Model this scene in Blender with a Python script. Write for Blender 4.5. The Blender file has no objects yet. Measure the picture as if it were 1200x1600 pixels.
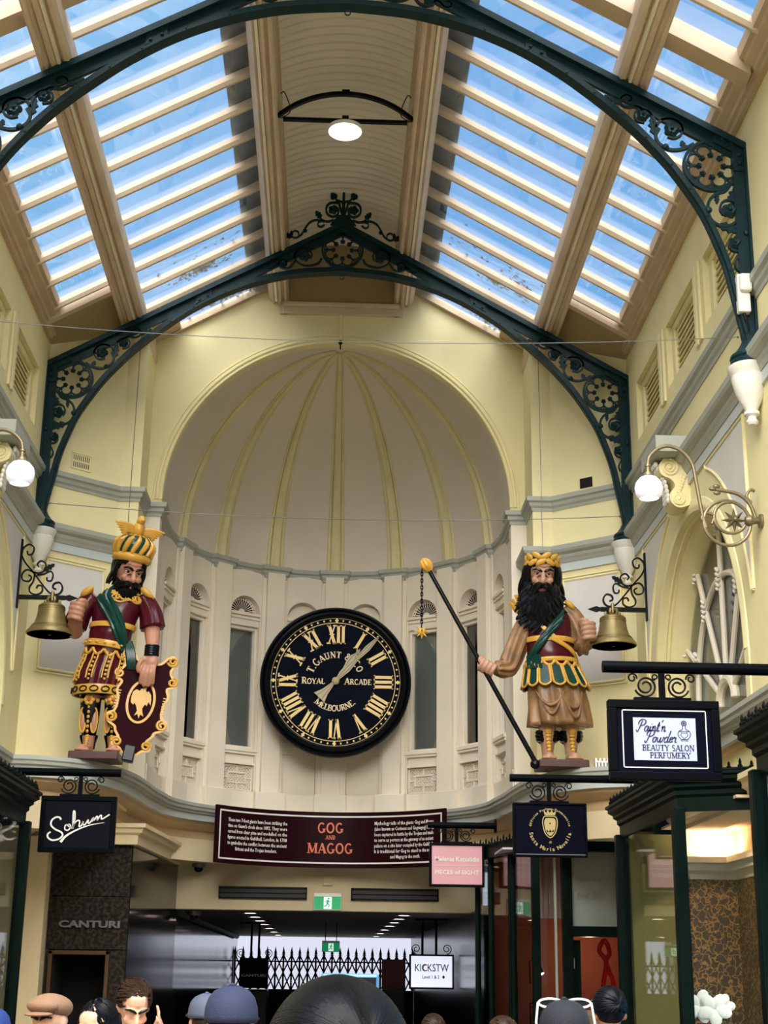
import bpy, math, random
from math import sin, cos, pi, sqrt, radians as RAD, atan2
from mathutils import Vector, Matrix, noise

random.seed(7)
SC = bpy.context.scene
COL = SC.collection

# ------------------------------------------------------------------ camera
CAM_POS = Vector((0.01, 0.0, 1.75))
yaw, pitch, roll = RAD(-1.9), RAD(17.45), RAD(0.76)
_f = Vector((-sin(yaw) * cos(pitch), cos(yaw) * cos(pitch), sin(pitch)))
_r = Vector((cos(yaw), sin(yaw), 0))
_u = _r.cross(_f)
_r2 = _r * cos(roll) + _u * sin(roll)
_u2 = _u * cos(roll) - _r * sin(roll)
cd = bpy.data.cameras.new('camera')
cd.sensor_fit = 'VERTICAL'
cd.sensor_height = 36.0
cd.lens = 2300 * 36.0 / 1600
cd.clip_end = 200
cam = bpy.data.objects.new('camera', cd)
COL.objects.link(cam)
M = Matrix((_r2, _u2, -_f)).transposed().to_4x4()
M.translation = CAM_POS
cam.matrix_world = M
SC.camera = cam

# ------------------------------------------------------------------ sky, sun, exposure
W = bpy.data.worlds.new('sky')
SC.world = W
W.use_nodes = True
nt = W.node_tree
nt.nodes.clear()
wo = nt.nodes.new('ShaderNodeOutputWorld')
bg = nt.nodes.new('ShaderNodeBackground')
tc = nt.nodes.new('ShaderNodeTexCoord')
ns = nt.nodes.new('ShaderNodeTexNoise')
ns.inputs['Scale'].default_value = 2.2
ns.inputs['Detail'].default_value = 5.0
rp = nt.nodes.new('ShaderNodeValToRGB')
rp.color_ramp.elements[0].position = 0.36
rp.color_ramp.elements[1].position = 0.72
rp.color_ramp.elements[0].color = (0.125, 0.39, 0.84, 1)
rp.color_ramp.elements[1].color = (0.30, 0.62, 0.94, 1)
nt.links.new(tc.outputs['Generated'], ns.inputs['Vector'])
nt.links.new(ns.outputs['Fac'], rp.inputs['Fac'])
nt.links.new(rp.outputs['Color'], bg.inputs['Color'])
nt.links.new(bg.outputs['Background'], wo.inputs['Surface'])
bg.inputs['Strength'].default_value = 0.85

sd = bpy.data.lights.new('hazy_sun', 'SUN')
sd.energy = 9.0
sd.angle = RAD(75)
sd.color = (1.0, 0.94, 0.86)
sun = bpy.data.objects.new('hazy_sun', sd)
COL.objects.link(sun)
sun.rotation_euler = (RAD(46), RAD(-6), 0)     # from behind the camera, high, through the glass roof

SC.view_settings.view_transform = 'Standard'
SC.view_settings.look = 'None'
SC.view_settings.exposure = 1.0
SC.view_settings.gamma = 1.0
SC.view_settings.use_curve_mapping = False

# ------------------------------------------------------------------ helpers
def lin(c):
    return tuple(((v / 255) / 12.92 if v / 255 <= 0.04045 else ((v / 255 + 0.055) / 1.055) ** 2.4) for v in c)

MATS = {}
def mat(name, rgb, rough=0.6, metal=0.0, var=0.0, vscale=3.0, bump=0.0, bscale=40.0, spec=0.5, coat=0.0, rgb2=None, stretch=None, lo=0.35, hi=0.65):
    m = bpy.data.materials.new(name)
    m.use_nodes = True
    n = m.node_tree
    b = n.nodes['Principled BSDF']
    c = lin(rgb)
    b.inputs['Base Color'].default_value = (*c, 1)
    b.inputs['Roughness'].default_value = rough
    b.inputs['Metallic'].default_value = metal
    b.inputs['Specular IOR Level'].default_value = spec
    b.inputs['Coat Weight'].default_value = coat
    b.inputs['Coat Roughness'].default_value = 0.12
    if var or rgb2 or bump:
        t = n.nodes.new('ShaderNodeTexCoord')
        mp = n.nodes.new('ShaderNodeMapping')
        n.links.new(t.outputs['Object'], mp.inputs['Vector'])
        if stretch:
            mp.inputs['Scale'].default_value = stretch
    if var or rgb2:
        k = n.nodes.new('ShaderNodeTexNoise')
        k.inputs['Scale'].default_value = vscale
        k.inputs['Detail'].default_value = 6
        n.links.new(mp.outputs['Vector'], k.inputs['Vector'])
        r = n.nodes.new('ShaderNodeValToRGB')
        r.color_ramp.elements[0].position = lo
        r.color_ramp.elements[1].position = hi
        c2 = lin(rgb2) if rgb2 else tuple(min(1, v * (1 + var)) for v in c)
        c1 = c if rgb2 else tuple(v * (1 - var) for v in c)
        r.color_ramp.elements[0].color = (*c1, 1)
        r.color_ramp.elements[1].color = (*c2, 1)
        n.links.new(k.outputs['Fac'], r.inputs['Fac'])
        n.links.new(r.outputs['Color'], b.inputs['Base Color'])
    if bump:
        k2 = n.nodes.new('ShaderNodeTexNoise')
        k2.inputs['Scale'].default_value = bscale
        k2.inputs['Detail'].default_value = 4
        n.links.new(mp.outputs['Vector'], k2.inputs['Vector'])
        bp = n.nodes.new('ShaderNodeBump')
        bp.inputs['Strength'].default_value = bump
        bp.inputs['Distance'].default_value = 0.01
        n.links.new(k2.outputs['Fac'], bp.inputs['Height'])
        n.links.new(bp.outputs['Normal'], b.inputs['Normal'])
    MATS[name] = m
    return m

def emit(name, rgb, strength):
    m = bpy.data.materials.new(name)
    m.use_nodes = True
    b = m.node_tree.nodes['Principled BSDF']
    b.inputs['Base Color'].default_value = (*lin(rgb), 1)
    b.inputs['Emission Color'].default_value = (*lin(rgb), 1)
    b.inputs['Emission Strength'].default_value = strength
    MATS[name] = m
    return m

def glass(name, tint=(255, 255, 255), refl=0.08, haze=0.0, hazecol=(220, 225, 230), rough=0.02, dirt=False):
    m = bpy.data.materials.new(name)
    m.use_nodes = True
    n = m.node_tree
    n.nodes.clear()
    out = n.nodes.new('ShaderNodeOutputMaterial')
    tr = n.nodes.new('ShaderNodeBsdfTransparent')
    tr.inputs['Color'].default_value = (*lin(tint), 1)
    gl = n.nodes.new('ShaderNodeBsdfGlossy')
    gl.inputs['Roughness'].default_value = rough
    fr = n.nodes.new('ShaderNodeFresnel')
    fr.inputs['IOR'].default_value = 1.45
    mu = n.nodes.new('ShaderNodeMath'); mu.operation = 'MULTIPLY'
    mu.inputs[1].default_value = refl / 0.035
    mu.use_clamp = True
    n.links.new(fr.outputs['Fac'], mu.inputs[0])
    mx = n.nodes.new('ShaderNodeMixShader')
    n.links.new(mu.outputs['Value'], mx.inputs['Fac'])
    n.links.new(tr.outputs['BSDF'], mx.inputs[1])
    n.links.new(gl.outputs['BSDF'], mx.inputs[2])
    last = mx
    if haze or dirt:
        df = n.nodes.new('ShaderNodeBsdfTranslucent')
        df.inputs['Color'].default_value = (*lin(hazecol), 1)
        m2 = n.nodes.new('ShaderNodeMixShader')
        m2.inputs['Fac'].default_value = haze
        if dirt:
            t = n.nodes.new('ShaderNodeTexCoord')
            k = n.nodes.new('ShaderNodeTexNoise')
            k.inputs['Scale'].default_value = 1.6
            k.inputs['Detail'].default_value = 9
            k.inputs['Roughness'].default_value = 0.75
            n.links.new(t.outputs['Object'], k.inputs['Vector'])
            r = n.nodes.new('ShaderNodeMapRange')
            r.inputs['From Min'].default_value = 0.42
            r.inputs['From Max'].default_value = 0.75
            r.inputs['To Min'].default_value = haze * 0.4
            r.inputs['To Max'].default_value = haze * 3.2
            n.links.new(k.outputs['Fac'], r.inputs['Value'])
            n.links.new(r.outputs['Result'], m2.inputs['Fac'])
        n.links.new(last.outputs['Shader'], m2.inputs[1])
        n.links.new(df.outputs['BSDF'], m2.inputs[2])
        last = m2
    n.links.new(last.outputs['Shader'], out.inputs['Surface'])
    MATS[name] = m
    return m

mat('cream', (230, 217, 166), 0.75, var=0.05, vscale=1.2, bump=0.08, bscale=60)
mat('apse_cream', (228, 217, 198), 0.75, var=0.05, vscale=1.5, bump=0.06, bscale=60)
mat('dome', (222, 212, 198), 0.85, var=0.04, vscale=1.0, bump=0.25, bscale=90)
mat('dome_rib', (222, 211, 164), 0.7, var=0.05)
mat('grey_trim', (168, 170, 160), 0.55, var=0.06, vscale=4)
mat('frieze', (196, 202, 198), 0.6, var=0.04)
mat('panel_grey', (212, 207, 200), 0.7, var=0.04, vscale=2)
mat('timber', (208, 186, 160), 0.5, var=0.08, vscale=3, bump=0.1)
mat('timber_dark', (192, 168, 138), 0.5, var=0.08, vscale=3)
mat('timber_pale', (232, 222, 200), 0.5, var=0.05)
mat('vault', (224, 218, 206), 0.6, var=0.06, vscale=1.2)
mat('lantern_end', (168, 146, 106), 0.7, var=0.05)
mat('iron_green', (17, 42, 46), 0.38, var=0.15, vscale=8, bump=0.15, bscale=60, spec=0.16)
mat('iron_black', (9, 11, 15), 0.35, spec=0.12)
mat('wrought', (12, 13, 16), 0.4, spec=.12)
mat('urn_white', (226, 222, 212), 0.45, var=0.04)
mat('dark_void', (6, 6, 7), 0.9)
mat('wire', (120, 122, 120), 0.4, metal=0.6)
mat('slab_grey', (96, 108, 104), 0.8, var=0.1)
glass('roof_glass', (250, 252, 255), refl=0.02, haze=0.007, dirt=True)
glass('window_glass', (250, 252, 252), refl=0.10, rough=0.01)
glass('arch_glass', (250, 252, 252), refl=0.016, rough=0.01)
glass('shop_glass', (244, 248, 246), refl=0.018, rough=0.0)

class MB:
    """collects verts and faces of ONE mesh"""
    def __init__(s):
        s.v = []; s.f = []; s.m = []; s.T = None; s.mi = 0
    def add(s, vs, fs):
        o = len(s.v)
        if s.T is not None:
            vs = [s.T @ Vector(p) for p in vs]
        s.v.extend([tuple(p) for p in vs])
        s.f.extend([tuple(i + o for i in f) for f in fs])
        s.m.extend([s.mi] * len(fs))
        return s
    def box(s, x0, x1, y0, y1, z0, z1):
        return s.add([(x0, y0, z0), (x1, y0, z0), (x1, y1, z0), (x0, y1, z0), (x0, y0, z1), (x1, y0, z1), (x1, y1, z1), (x0, y1, z1)],
                     [(0, 3, 2, 1), (4, 5, 6, 7), (0, 1, 5, 4), (1, 2, 6, 5), (2, 3, 7, 6), (3, 0, 4, 7)])
    def prism(s, poly, y0, y1, ax='y'):
        """polygon (a,b) extruded along an axis. ax 'y': (x,z); 'x': (y,z); 'z': (x,y)"""
        n = len(poly)
        def P(a, b, t):
            return (a, t, b) if ax == 'y' else ((t, a, b) if ax == 'x' else (a, b, t))
        vs = [P(a, b, y0) for a, b in poly] + [P(a, b, y1) for a, b in poly]
        fs = [tuple(range(n)), tuple(range(2 * n - 1, n - 1, -1))]
        fs += [(i, i + n, (i + 1) % n + n, (i + 1) % n) for i in range(n)]
        return s.add(vs, fs)
    def rings(s, rings, close=True, cap=True):
        """skin a list of equal-length vertex rings"""
        n = len(rings[0]); vs = [p for r in rings for p in r]; fs = []
        for i in range(len(rings) - 1):
            for j in range(n if close else n - 1):
                k = (j + 1) % n
                fs.append((i * n + j, i * n + k, (i + 1) * n + k, (i + 1) * n + j))
        if cap and close:
            fs.append(tuple(range(n - 1, -1, -1)))
            fs.append(tuple(range((len(rings) - 1) * n, len(rings) * n)))
        return s.add(vs, fs)
    def lathe(s, prof, c=(0, 0, 0), n=24, a0=0.0, a1=2 * pi, axis='z'):
        full = abs(a1 - a0 - 2 * pi) < 1e-6
        cnt = n if full else n + 1
        rings = []
        for r, h in prof:
            ring = []
            for i in range(cnt):
                a = a0 + (a1 - a0) * i / n
                p = (r * cos(a), r * sin(a), h)
                if axis == 'y': p = (p[0], p[2], p[1])
                elif axis == 'x': p = (p[2], p[0], p[1])
                ring.append((c[0] + p[0], c[1] + p[1], c[2] + p[2]))
            rings.append(ring)
        return s.rings(rings, close=full, cap=full)
    def tube(s, pts, r, n=8, flat=None, cap=True):
        """round tube along 3D points; r number or list; flat=(a,b) scales the section"""
        pts = [Vector(p) for p in pts]
        if len(pts) < 2: return s
        rs = r if isinstance(r, (list, tuple)) else [r] * len(pts)
        t0 = (pts[1] - pts[0]).normalized()
        ref = Vector((0, 0, 1)) if abs(t0.z) < 0.9 else Vector((0, 1, 0))
        u = t0.cross(ref).normalized()
        rings = []
        for i, p in enumerate(pts):
            a = pts[max(0, i - 1)]; b = pts[min(len(pts) - 1, i + 1)]
            t = (b - a)
            t = t.normalized() if t.length > 1e-9 else t0
            u = (u - t * u.dot(t))
            u = u.normalized() if u.length > 1e-6 else t.orthogonal().normalized()
            w = t.cross(u)
            fa, fb = flat if flat else (1, 1)
            rings.append([p + (u * cos(2 * pi * k / n) * fa + w * sin(2 * pi * k / n) * fb) * rs[i] for k in range(n)])
        return s.rings(rings, cap=cap)
    def bar(s, path, w, y0, y1, closed=False):
        """flat bar bent along an x,z path; w width in the plane (number or list)"""
        P = [Vector((a, b)) for a, b in path]; n = len(P)
        ws = w if isinstance(w, (list, tuple)) else [w] * n
        rings = []
        for i in range(n):
            a = P[i - 1] if (closed or i > 0) else P[i]
            b = P[(i + 1) % n] if (closed or i < n - 1) else P[i]
            t = (b - a)
            t = t.normalized() if t.length > 1e-9 else Vector((1, 0))
            q = Vector((-t.y, t.x)) * ws[i] / 2
            rings.append([(P[i].x + q.x, y0, P[i].y + q.y), (P[i].x - q.x, y0, P[i].y - q.y),
                          (P[i].x - q.x, y1, P[i].y - q.y), (P[i].x + q.x, y1, P[i].y + q.y)])
        if closed:
            rings.append(rings[0])
        return s.rings(rings, cap=not closed)
    def ball(s, c, r, n=12, m=8, R=None):
        if not isinstance(r, (list, tuple)): r = (r, r, r)
        vs = []; fs = []
        for i in range(m + 1):
            th = pi * i / m
            for j in range(n):
                a = 2 * pi * j / n
                p = Vector((r[0] * sin(th) * cos(a), r[1] * sin(th) * sin(a), r[2] * cos(th)))
                if R is not None: p = R @ p
                vs.append((c[0] + p.x, c[1] + p.y, c[2] + p.z))
        for i in range(m):
            for j in range(n):
                k = (j + 1) % n
                if i == 0: fs.append((j, n + j, n + k))
                elif i == m - 1: fs.append((i * n + j, (i + 1) * n + j, i * n + k))
                else: fs.append((i * n + j, (i + 1) * n + j, (i + 1) * n + k, i * n + k))
        return s.add(vs, fs)
    def sweep(s, path, prof, side=1, closed=False, cap=True):
        """moulding: plan path (x,y); profile of (offset to the right*side, z), mitred"""
        P = [Vector((a, b)) for a, b in path]; n = len(P); rings = []
        for i in range(n):
            d0 = (P[i] - P[i - 1]).normalized() if (i > 0 or closed) else None
            d1 = (P[(i + 1) % n] - P[i]).normalized() if (i < n - 1 or closed) else None
            if d0 is None: d0 = d1
            if d1 is None: d1 = d0
            n0 = Vector((d0.y, -d0.x)); n1 = Vector((d1.y, -d1.x))
            m = (n0 + n1)
            m = m / max(0.25, (1 + n0.dot(n1)))
            rings.append([(P[i].x + m.x * o * side, P[i].y + m.y * o * side, z) for o, z in prof])
        if closed: rings.append(rings[0])
        return s.rings(rings, close=True, cap=cap and not closed)
    def build(s, name, m, parent=None, smooth=False, bevel=0, loc=None):
        me = bpy.data.meshes.new(name)
        me.from_pydata(s.v, [], s.f)
        me.validate()
        ms = m if isinstance(m, (list, tuple)) else [m]
        for k in ms:
            me.materials.append(MATS[k] if isinstance(k, str) else k)
        if len(ms) > 1:
            for p, i in zip(me.polygons, s.m): p.material_index = i
        import bmesh
        bm = bmesh.new(); bm.from_mesh(me)
        bmesh.ops.recalc_face_normals(bm, faces=bm.faces)
        bm.to_mesh(me); bm.free()
        if smooth:
            for p in me.polygons: p.use_smooth = True
            if smooth != 'all':
                me.set_sharp_from_angle(angle=RAD(40 if smooth is True else smooth))
        o = bpy.data.objects.new(name, me)
        COL.objects.link(o)
        if parent is not None: o.parent = parent
        if loc is not None: o.location = loc
        if bevel:
            b = o.modifiers.new('bevel', 'BEVEL'); b.width = bevel; b.segments = 2; b.limit_method = 'ANGLE'
        return o

def empty(name, loc=(0, 0, 0), rz=0.0):
    o = bpy.data.objects.new(name, None)
    COL.objects.link(o); o.location = loc; o.rotation_euler = (0, 0, rz)
    o.empty_display_size = 0.1
    return o
def tag(o, label, cat, group=None):
    o['label'] = label; o['category'] = cat
    if group: o['group'] = group
    return o
def thing(name, label, cat, loc=(0, 0, 0), rz=0.0, group=None):
    return tag(empty(name, loc, rz), label, cat, group)
def struct(o, label=None):
    o['kind'] = 'structure'
    if label: o['label'] = label
    return o
def copy_tree(o, parent=None):
    c = o.copy(); COL.objects.link(c)
    c.parent = parent
    for ch in list(o.children): copy_tree(ch, c)
    return c
def catmull(pts, n=8, closed=False):
    P = [Vector(p) for p in pts]; out = []; N = len(P)
    for i in range(N if closed else N - 1):
        p0 = P[i - 1] if (closed or i > 0) else P[i] * 2 - P[i + 1]
        p1 = P[i]; p2 = P[(i + 1) % N]
        p3 = P[(i + 2) % N] if (closed or i + 2 < N) else p2 * 2 - p1
        for k in range(n):
            t = k / n
            out.append(((p1 * 2) + (p2 - p0) * t + (p0 * 2 - p1 * 5 + p2 * 4 - p3) * t * t + (p1 * 3 - p0 - p2 * 3 + p3) * t ** 3) * 0.5)
    if not closed: out.append(P[-1])
    return out
def arc(cx, cz, r, a0, a1, n=16):
    return [(cx + r * cos(RAD(a0 + (a1 - a0) * i / n)), cz + r * sin(RAD(a0 + (a1 - a0) * i / n))) for i in range(n + 1)]
def spiral(cx, cz, r0, r1, a0, turns, n=28):
    """x,z spiral from radius r0 to r1 starting at angle a0 degrees; turns may be negative"""
    return [(cx + (r0 + (r1 - r0) * i / n) * cos(RAD(a0) + turns * 2 * pi * i / n),
             cz + (r0 + (r1 - r0) * i / n) * sin(RAD(a0) + turns * 2 * pi * i / n)) for i in range(n + 1)]
def text_mesh(mb, s, size, width=None, align='CENTER', T=None, bold=0.0, shear=0.0, depth=0.003, res=3, spacing=1.0):
    """default-font lettering in the local XZ plane (reading along +x, facing -y), added to mb"""
    cu = bpy.data.curves.new('lettering', 'FONT')
    cu.body = s; cu.size = size; cu.align_x = align; cu.offset = bold; cu.shear = shear
    cu.resolution_u = res; cu.extrude = depth / 2; cu.space_character = spacing
    ob = bpy.data.objects.new('lettering', cu)
    COL.objects.link(ob)
    dg = bpy.context.evaluated_depsgraph_get()
    me = bpy.data.meshes.new_from_object(ob.evaluated_get(dg))
    vs = [tuple(v.co) for v in me.vertices]
    fs = [tuple(p.vertices) for p in me.polygons]
    bpy.data.objects.remove(ob); bpy.data.curves.remove(cu); bpy.data.meshes.remove(me)
    if not vs: return 0
    w = max(v[0] for v in vs) - min(v[0] for v in vs)
    k = (width / w) if width else 1.0
    vs = [Vector((x * k, -z - depth / 2, y)) for x, y, z in vs]
    if T is not None: vs = [T @ v for v in vs]
    mb.add(vs, fs)
    return w * k
mat('reflection_grey', (132, 134, 128), 0.7, var=0.12, vscale=1.5)
# ================================================================== STRUCTURE
SL = 0.567
def zch(x): return 7.74 + SL * (3.0 - abs(x))          # top of the truss chord
def zgl(x): return zch(x) + 0.30                       # glass plane
Y0 = 5.0                                               # nearest end of what is built overhead
YT1, YT2 = 9.63, 14.13                                 # the two trusses
AC = 16.05                                             # apse centre (0, AC)
AR = 1.95

# ---- floor
mat('tile_floor', (120, 112, 100), 0.35, var=0.1, vscale=2)
fl = MB().box(-4.5, 4.5, -9.2, 34, -0.1, 0.0).build('floor', 'tile_floor')
struct(fl)
# the arcade goes on behind the camera
for sg, nm in ((-1, 'left'), (1, 'right')):
    struct(MB().box(min(sg * 3.0, sg * 3.3), max(sg * 3.0, sg * 3.3), -9, Y0, 0, 8.1).build('wall_rear_%s' % nm, 'cream'))
struct(MB().box(-3.3, 3.3, -9.2, -9, 0, 8.1).build('wall_rear', 'cream'))

def roofquad(mb, x0, x1, y0, y1, dz, th):
    a, b = zgl(x0) + dz, zgl(x1) + dz
    mb.add([(x0, y0, a), (x1, y0, b), (x1, y1, b), (x0, y1, a), (x0, y0, a + th), (x1, y0, b + th), (x1, y1, b + th), (x0, y1, a + th)],
           [(0, 3, 2, 1), (4, 5, 6, 7), (0, 1, 5, 4), (1, 2, 6, 5), (2, 3, 7, 6), (3, 0, 4, 7)])

# ---- side walls (one module, mirrored)
ARC_Y, ARC_Z, ARC_R = 11.88, 4.04, 1.46
OPEN = [(13.72, 12.70), (12.36, 11.33), (10.98, 9.95)]    # louvred attic openings
OZ0, OZ1 = 6.88, 7.49
def side_wall(sg, name):
    w = MB()
    X0, X1 = 3.0, 3.32
    def bx(y0, y1, z0, z1, a=X0, b=X1):
        w.box(sg * a, sg * b, y0, y1, z0, z1)
    yE = 14.2
    # lower wall either side of the arch, from ledge to attic
    bx(Y0, ARC_Y - ARC_R, 3.2, OZ0)
    bx(ARC_Y + ARC_R, yE, 3.2, OZ0)
    # arch head as vertical strips
    n = 28
    for i in range(n):
        ya = ARC_Y - ARC_R * cos(pi * i / n); yb = ARC_Y - ARC_R * cos(pi * (i + 1) / n)
        za = ARC_Z + ARC_R * sin(pi * i / n); zb = ARC_Z + ARC_R * sin(pi * (i + 1) / n)
        xs = (sg * X0, sg * X1)
        w.add([(xs[0], ya, za), (xs[0], yb, zb), (xs[0], yb, OZ0), (xs[0], ya, OZ0), (xs[1], ya, za), (xs[1], yb, zb), (xs[1], yb, OZ0), (xs[1], ya, OZ0)],
              [(0, 1, 2, 3), (4, 7, 6, 5), (0, 4, 5, 1)])
    bx(ARC_Y - ARC_R, ARC_Y + ARC_R, 3.2, 3.62)
    # attic with openings
    bx(Y0, yE, OZ1, 8.2)
    ys = [yE] + [v for o in OPEN for v in o] + [Y0]
    for i in range(0, len(ys), 2):
        bx(ys[i + 1], ys[i], OZ0, OZ1)
    bx(Y0, yE, OZ0 - 0.1, OZ1 + 0.1, X1 - 0.02, X1)
    o = struct(w.build(name, 'cream'))
    return o
WL = side_wall(-1, 'wall_left'); WR = side_wall(1, 'wall_right')

# attic openings: frame, louvres; paired strips between them
def attic(sg, wall):
    for (ya, yb) in OPEN:
        f = MB()
        x0, x1 = sg * 3.05, sg * 3.12
        t = 0.07
        f.box(x0, x1, yb, ya, OZ1 - t, OZ1); f.box(x0, x1, yb, ya, OZ0, OZ0 + t * 0.6)
        f.box(x0, x1, yb, yb + t * 1.6, OZ0 + t * 0.6, OZ1 - t); f.box(x0, x1, ya - t * 1.6, ya, OZ0 + t * 0.6, OZ1 - t)
        fr = f.build('window_frame', 'cream', wall, bevel=0.012)
        k = 9
        for i in range(k):
            z = OZ0 + 0.08 + (OZ1 - OZ0 - 0.14) * i / (k - 1)
            s = MB()
            s.add([(sg * 3.07, yb + .09, z - .035), (sg * 3.07, ya - .09, z - .035), (sg * 3.17, ya - .09, z + .045), (sg * 3.17, yb + .09, z + .045),
                   (sg * 3.078, yb + .09, z - .045), (sg * 3.078, ya - .09, z - .045), (sg * 3.178, ya - .09, z + .035), (sg * 3.178, yb + .09, z + .035)],
                  [(0, 1, 2, 3), (7, 6, 5, 4), (0, 4, 5, 1), (1, 5, 6, 2), (2, 6, 7, 3), (3, 7, 4, 0)])
            s.build('louvre_slat', 'cream', fr)
    for ym in ((OPEN[0][1] + OPEN[1][0]) / 2, (OPEN[1][1] + OPEN[2][0]) / 2, OPEN[2][1] - 0.17):
        for d in (-0.055, 0.055):
            s = MB(); s.box(sg * 2.975, sg * 3.0, ym + d - .04, ym + d + .04, OZ0 - 0.09, OZ1 + 0.02)
            s.build('pilaster_strip', 'cream', wall, bevel=0.006)
attic(-1, WL); attic(1, WR)

# arch mouldings, spandrel panels and keystone scroll on the side walls
def arch_trim(sg, wall):
    def ringm(R, prof, m, name, a0=0, a1=180, smooth=True):
        rings = []
        n = 40
        for i in range(n + 1):
            a = RAD(a0 + (a1 - a0) * i / n)
            rings.append([(sg * (3.0 - o), ARC_Y - (R + r) * cos(a), ARC_Z + (R + r) * sin(a)) for r, o in prof])
        b = MB(); b.rings(rings, cap=True)
        return b.build(name, m, wall, smooth=smooth)
    ringm(1.46, [(0, -.02), (0, .012), (.03, .022), (.06, .022), (.075, .012), (.1, .012), (.11, .006), (.12, -.02)], 'cream', 'arch_moulding')
    ringm(1.46, [(-.0, -.1), (-.045, -.1), (-.05, -.14), (-.07, -.17), (-.07, -.29), (0, -.29)], 'cream', 'arch_reveal_moulding')
    for d in (-1, 1):
        q = MB(); y0, y1 = sorted((ARC_Y + d * 1.46, ARC_Y + d * 1.58)); q.box(min(sg * 2.988, sg * 3.0), max(sg * 2.988, sg * 3.0), y0, y1, 3.62, ARC_Z); q.build('arch_leg', 'cream', wall, bevel=.004)
    for dx in (.06, .11, .17):
        q = MB(); R_ = 1.455
        q.tube([(sg * (3.0 + dx), ARC_Y - R_, 3.63)] + [(sg * (3.0 + dx), ARC_Y - R_ * cos(pi * i / 40), ARC_Z + R_ * sin(pi * i / 40)) for i in range(41)] + [(sg * (3.0 + dx), ARC_Y + R_, 3.63)], .012, 6)
        q.build('reveal_bead', 'cream', wall, smooth=True)
    # grey spandrel panels with a raised border, either side of the keystone
    for d in (1, -1):
        R = 1.80
        pts = []
        yo = 1.80; zt = 5.74
        for i in range(15):
            a = RAD(12 + (68 - 12) * i / 14)
            pts.append((ARC_Y + d * R * cos(a), ARC_Z + R * sin(a)))
        top = (pts[-1][0], zt); outer = (ARC_Y + d * yo, zt)
        poly = pts + ([top] if zt > pts[-1][1] else []) + [outer, (ARC_Y + d * yo, pts[0][1])]
        b = MB(); b.prism(poly, sg * 2.999, sg * 2.992, 'x')
        pn = b.build('spandrel_panel', 'panel_grey', wall)
        bb = MB()
        for i in range(len(poly)):
            p, q = poly[i], poly[(i + 1) % len(poly)]
            bb.tube([(sg * 2.992, *p), (sg * 2.992, *q)], 0.014, 6)
        bb.build('panel_moulding', 'cream', pn, smooth=True)
arch_trim(-1, WL); arch_trim(1, WR)

mat('room_shade_grey', (84, 86, 84), .6, var=.3, vscale=1.2)
# arched windows with fan tracery
def arch_window(sg, k):
    root = struct(empty('window_%d' % k, (sg * 3.25, ARC_Y, 3.62)))
    g = MB()
    n = 32; R = ARC_R + 0.02
    poly = [(-R * cos(pi * i / n), 0.42 + R * sin(pi * i / n)) for i in range(n + 1)] + [(R, 0), (-R, 0)]
    g.prism(poly, sg * 0.02, sg * 0.028, 'x')
    g.build('pane', 'arch_glass', root)
    dk = MB(); dk.box(min(sg * .068, sg * .09), max(sg * .068, sg * .09), -1.6, 1.6, -.1, 2.1); dk.build('room_shade_panel', 'room_shade_grey', root)  # dark grey plate added close behind the glass, standing in for shade inside
    def rod(p, q, name='mullion', r=0.024):
        b = MB(); b.tube([(-.0, *p), (-.0, *q)], r, 8, flat=(1, 1))
        b.build(name, 'apse_cream', root, smooth=True)
    hub = (0, 0.30)
    ends = []
    for a in (90, 57, 123, 25, 155):
        p = (hub[0] + .22 * cos(RAD(a)), hub[1] + .22 * sin(RAD(a)))
        q = (1.44 * cos(RAD(a)), .42 + 1.44 * sin(RAD(a)) * .98)
        rod(p, q)
        ends.append(q)
    for R, nm in ((0.95, 'tracery_arch'), (0.24, 'hub_arch')):
        b = MB()
        b.tube([(0, -R * cos(pi * i / 24), (0.42 if R > .5 else .3) + R * sin(pi * i / 24) * (1.0 if R > .5 else .8)) for i in range(25)], 0.026 if R > .5 else .04, 8)
        b.build(nm, 'apse_cream', root, smooth=True)
    bos = []
    for a in (90, 57, 123, 25, 155):
        bos.append((.95 * cos(RAD(a)) * 1.01, .40 + .95 * sin(RAD(a))))
    for p in bos + ends:
        b = MB()
        for q in range(9):
            dz = (q - 4) * .022
            b.ball((-sg * .03, p[0] + .016 * (-1) ** q, p[1] + dz), (.022, .026 - abs(q - 4) * .003, .017), 7, 5)
        b.build('leaf_boss', 'urn_white', root, smooth=True)
arch_window(-1, 1); arch_window(1, 2)

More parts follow.
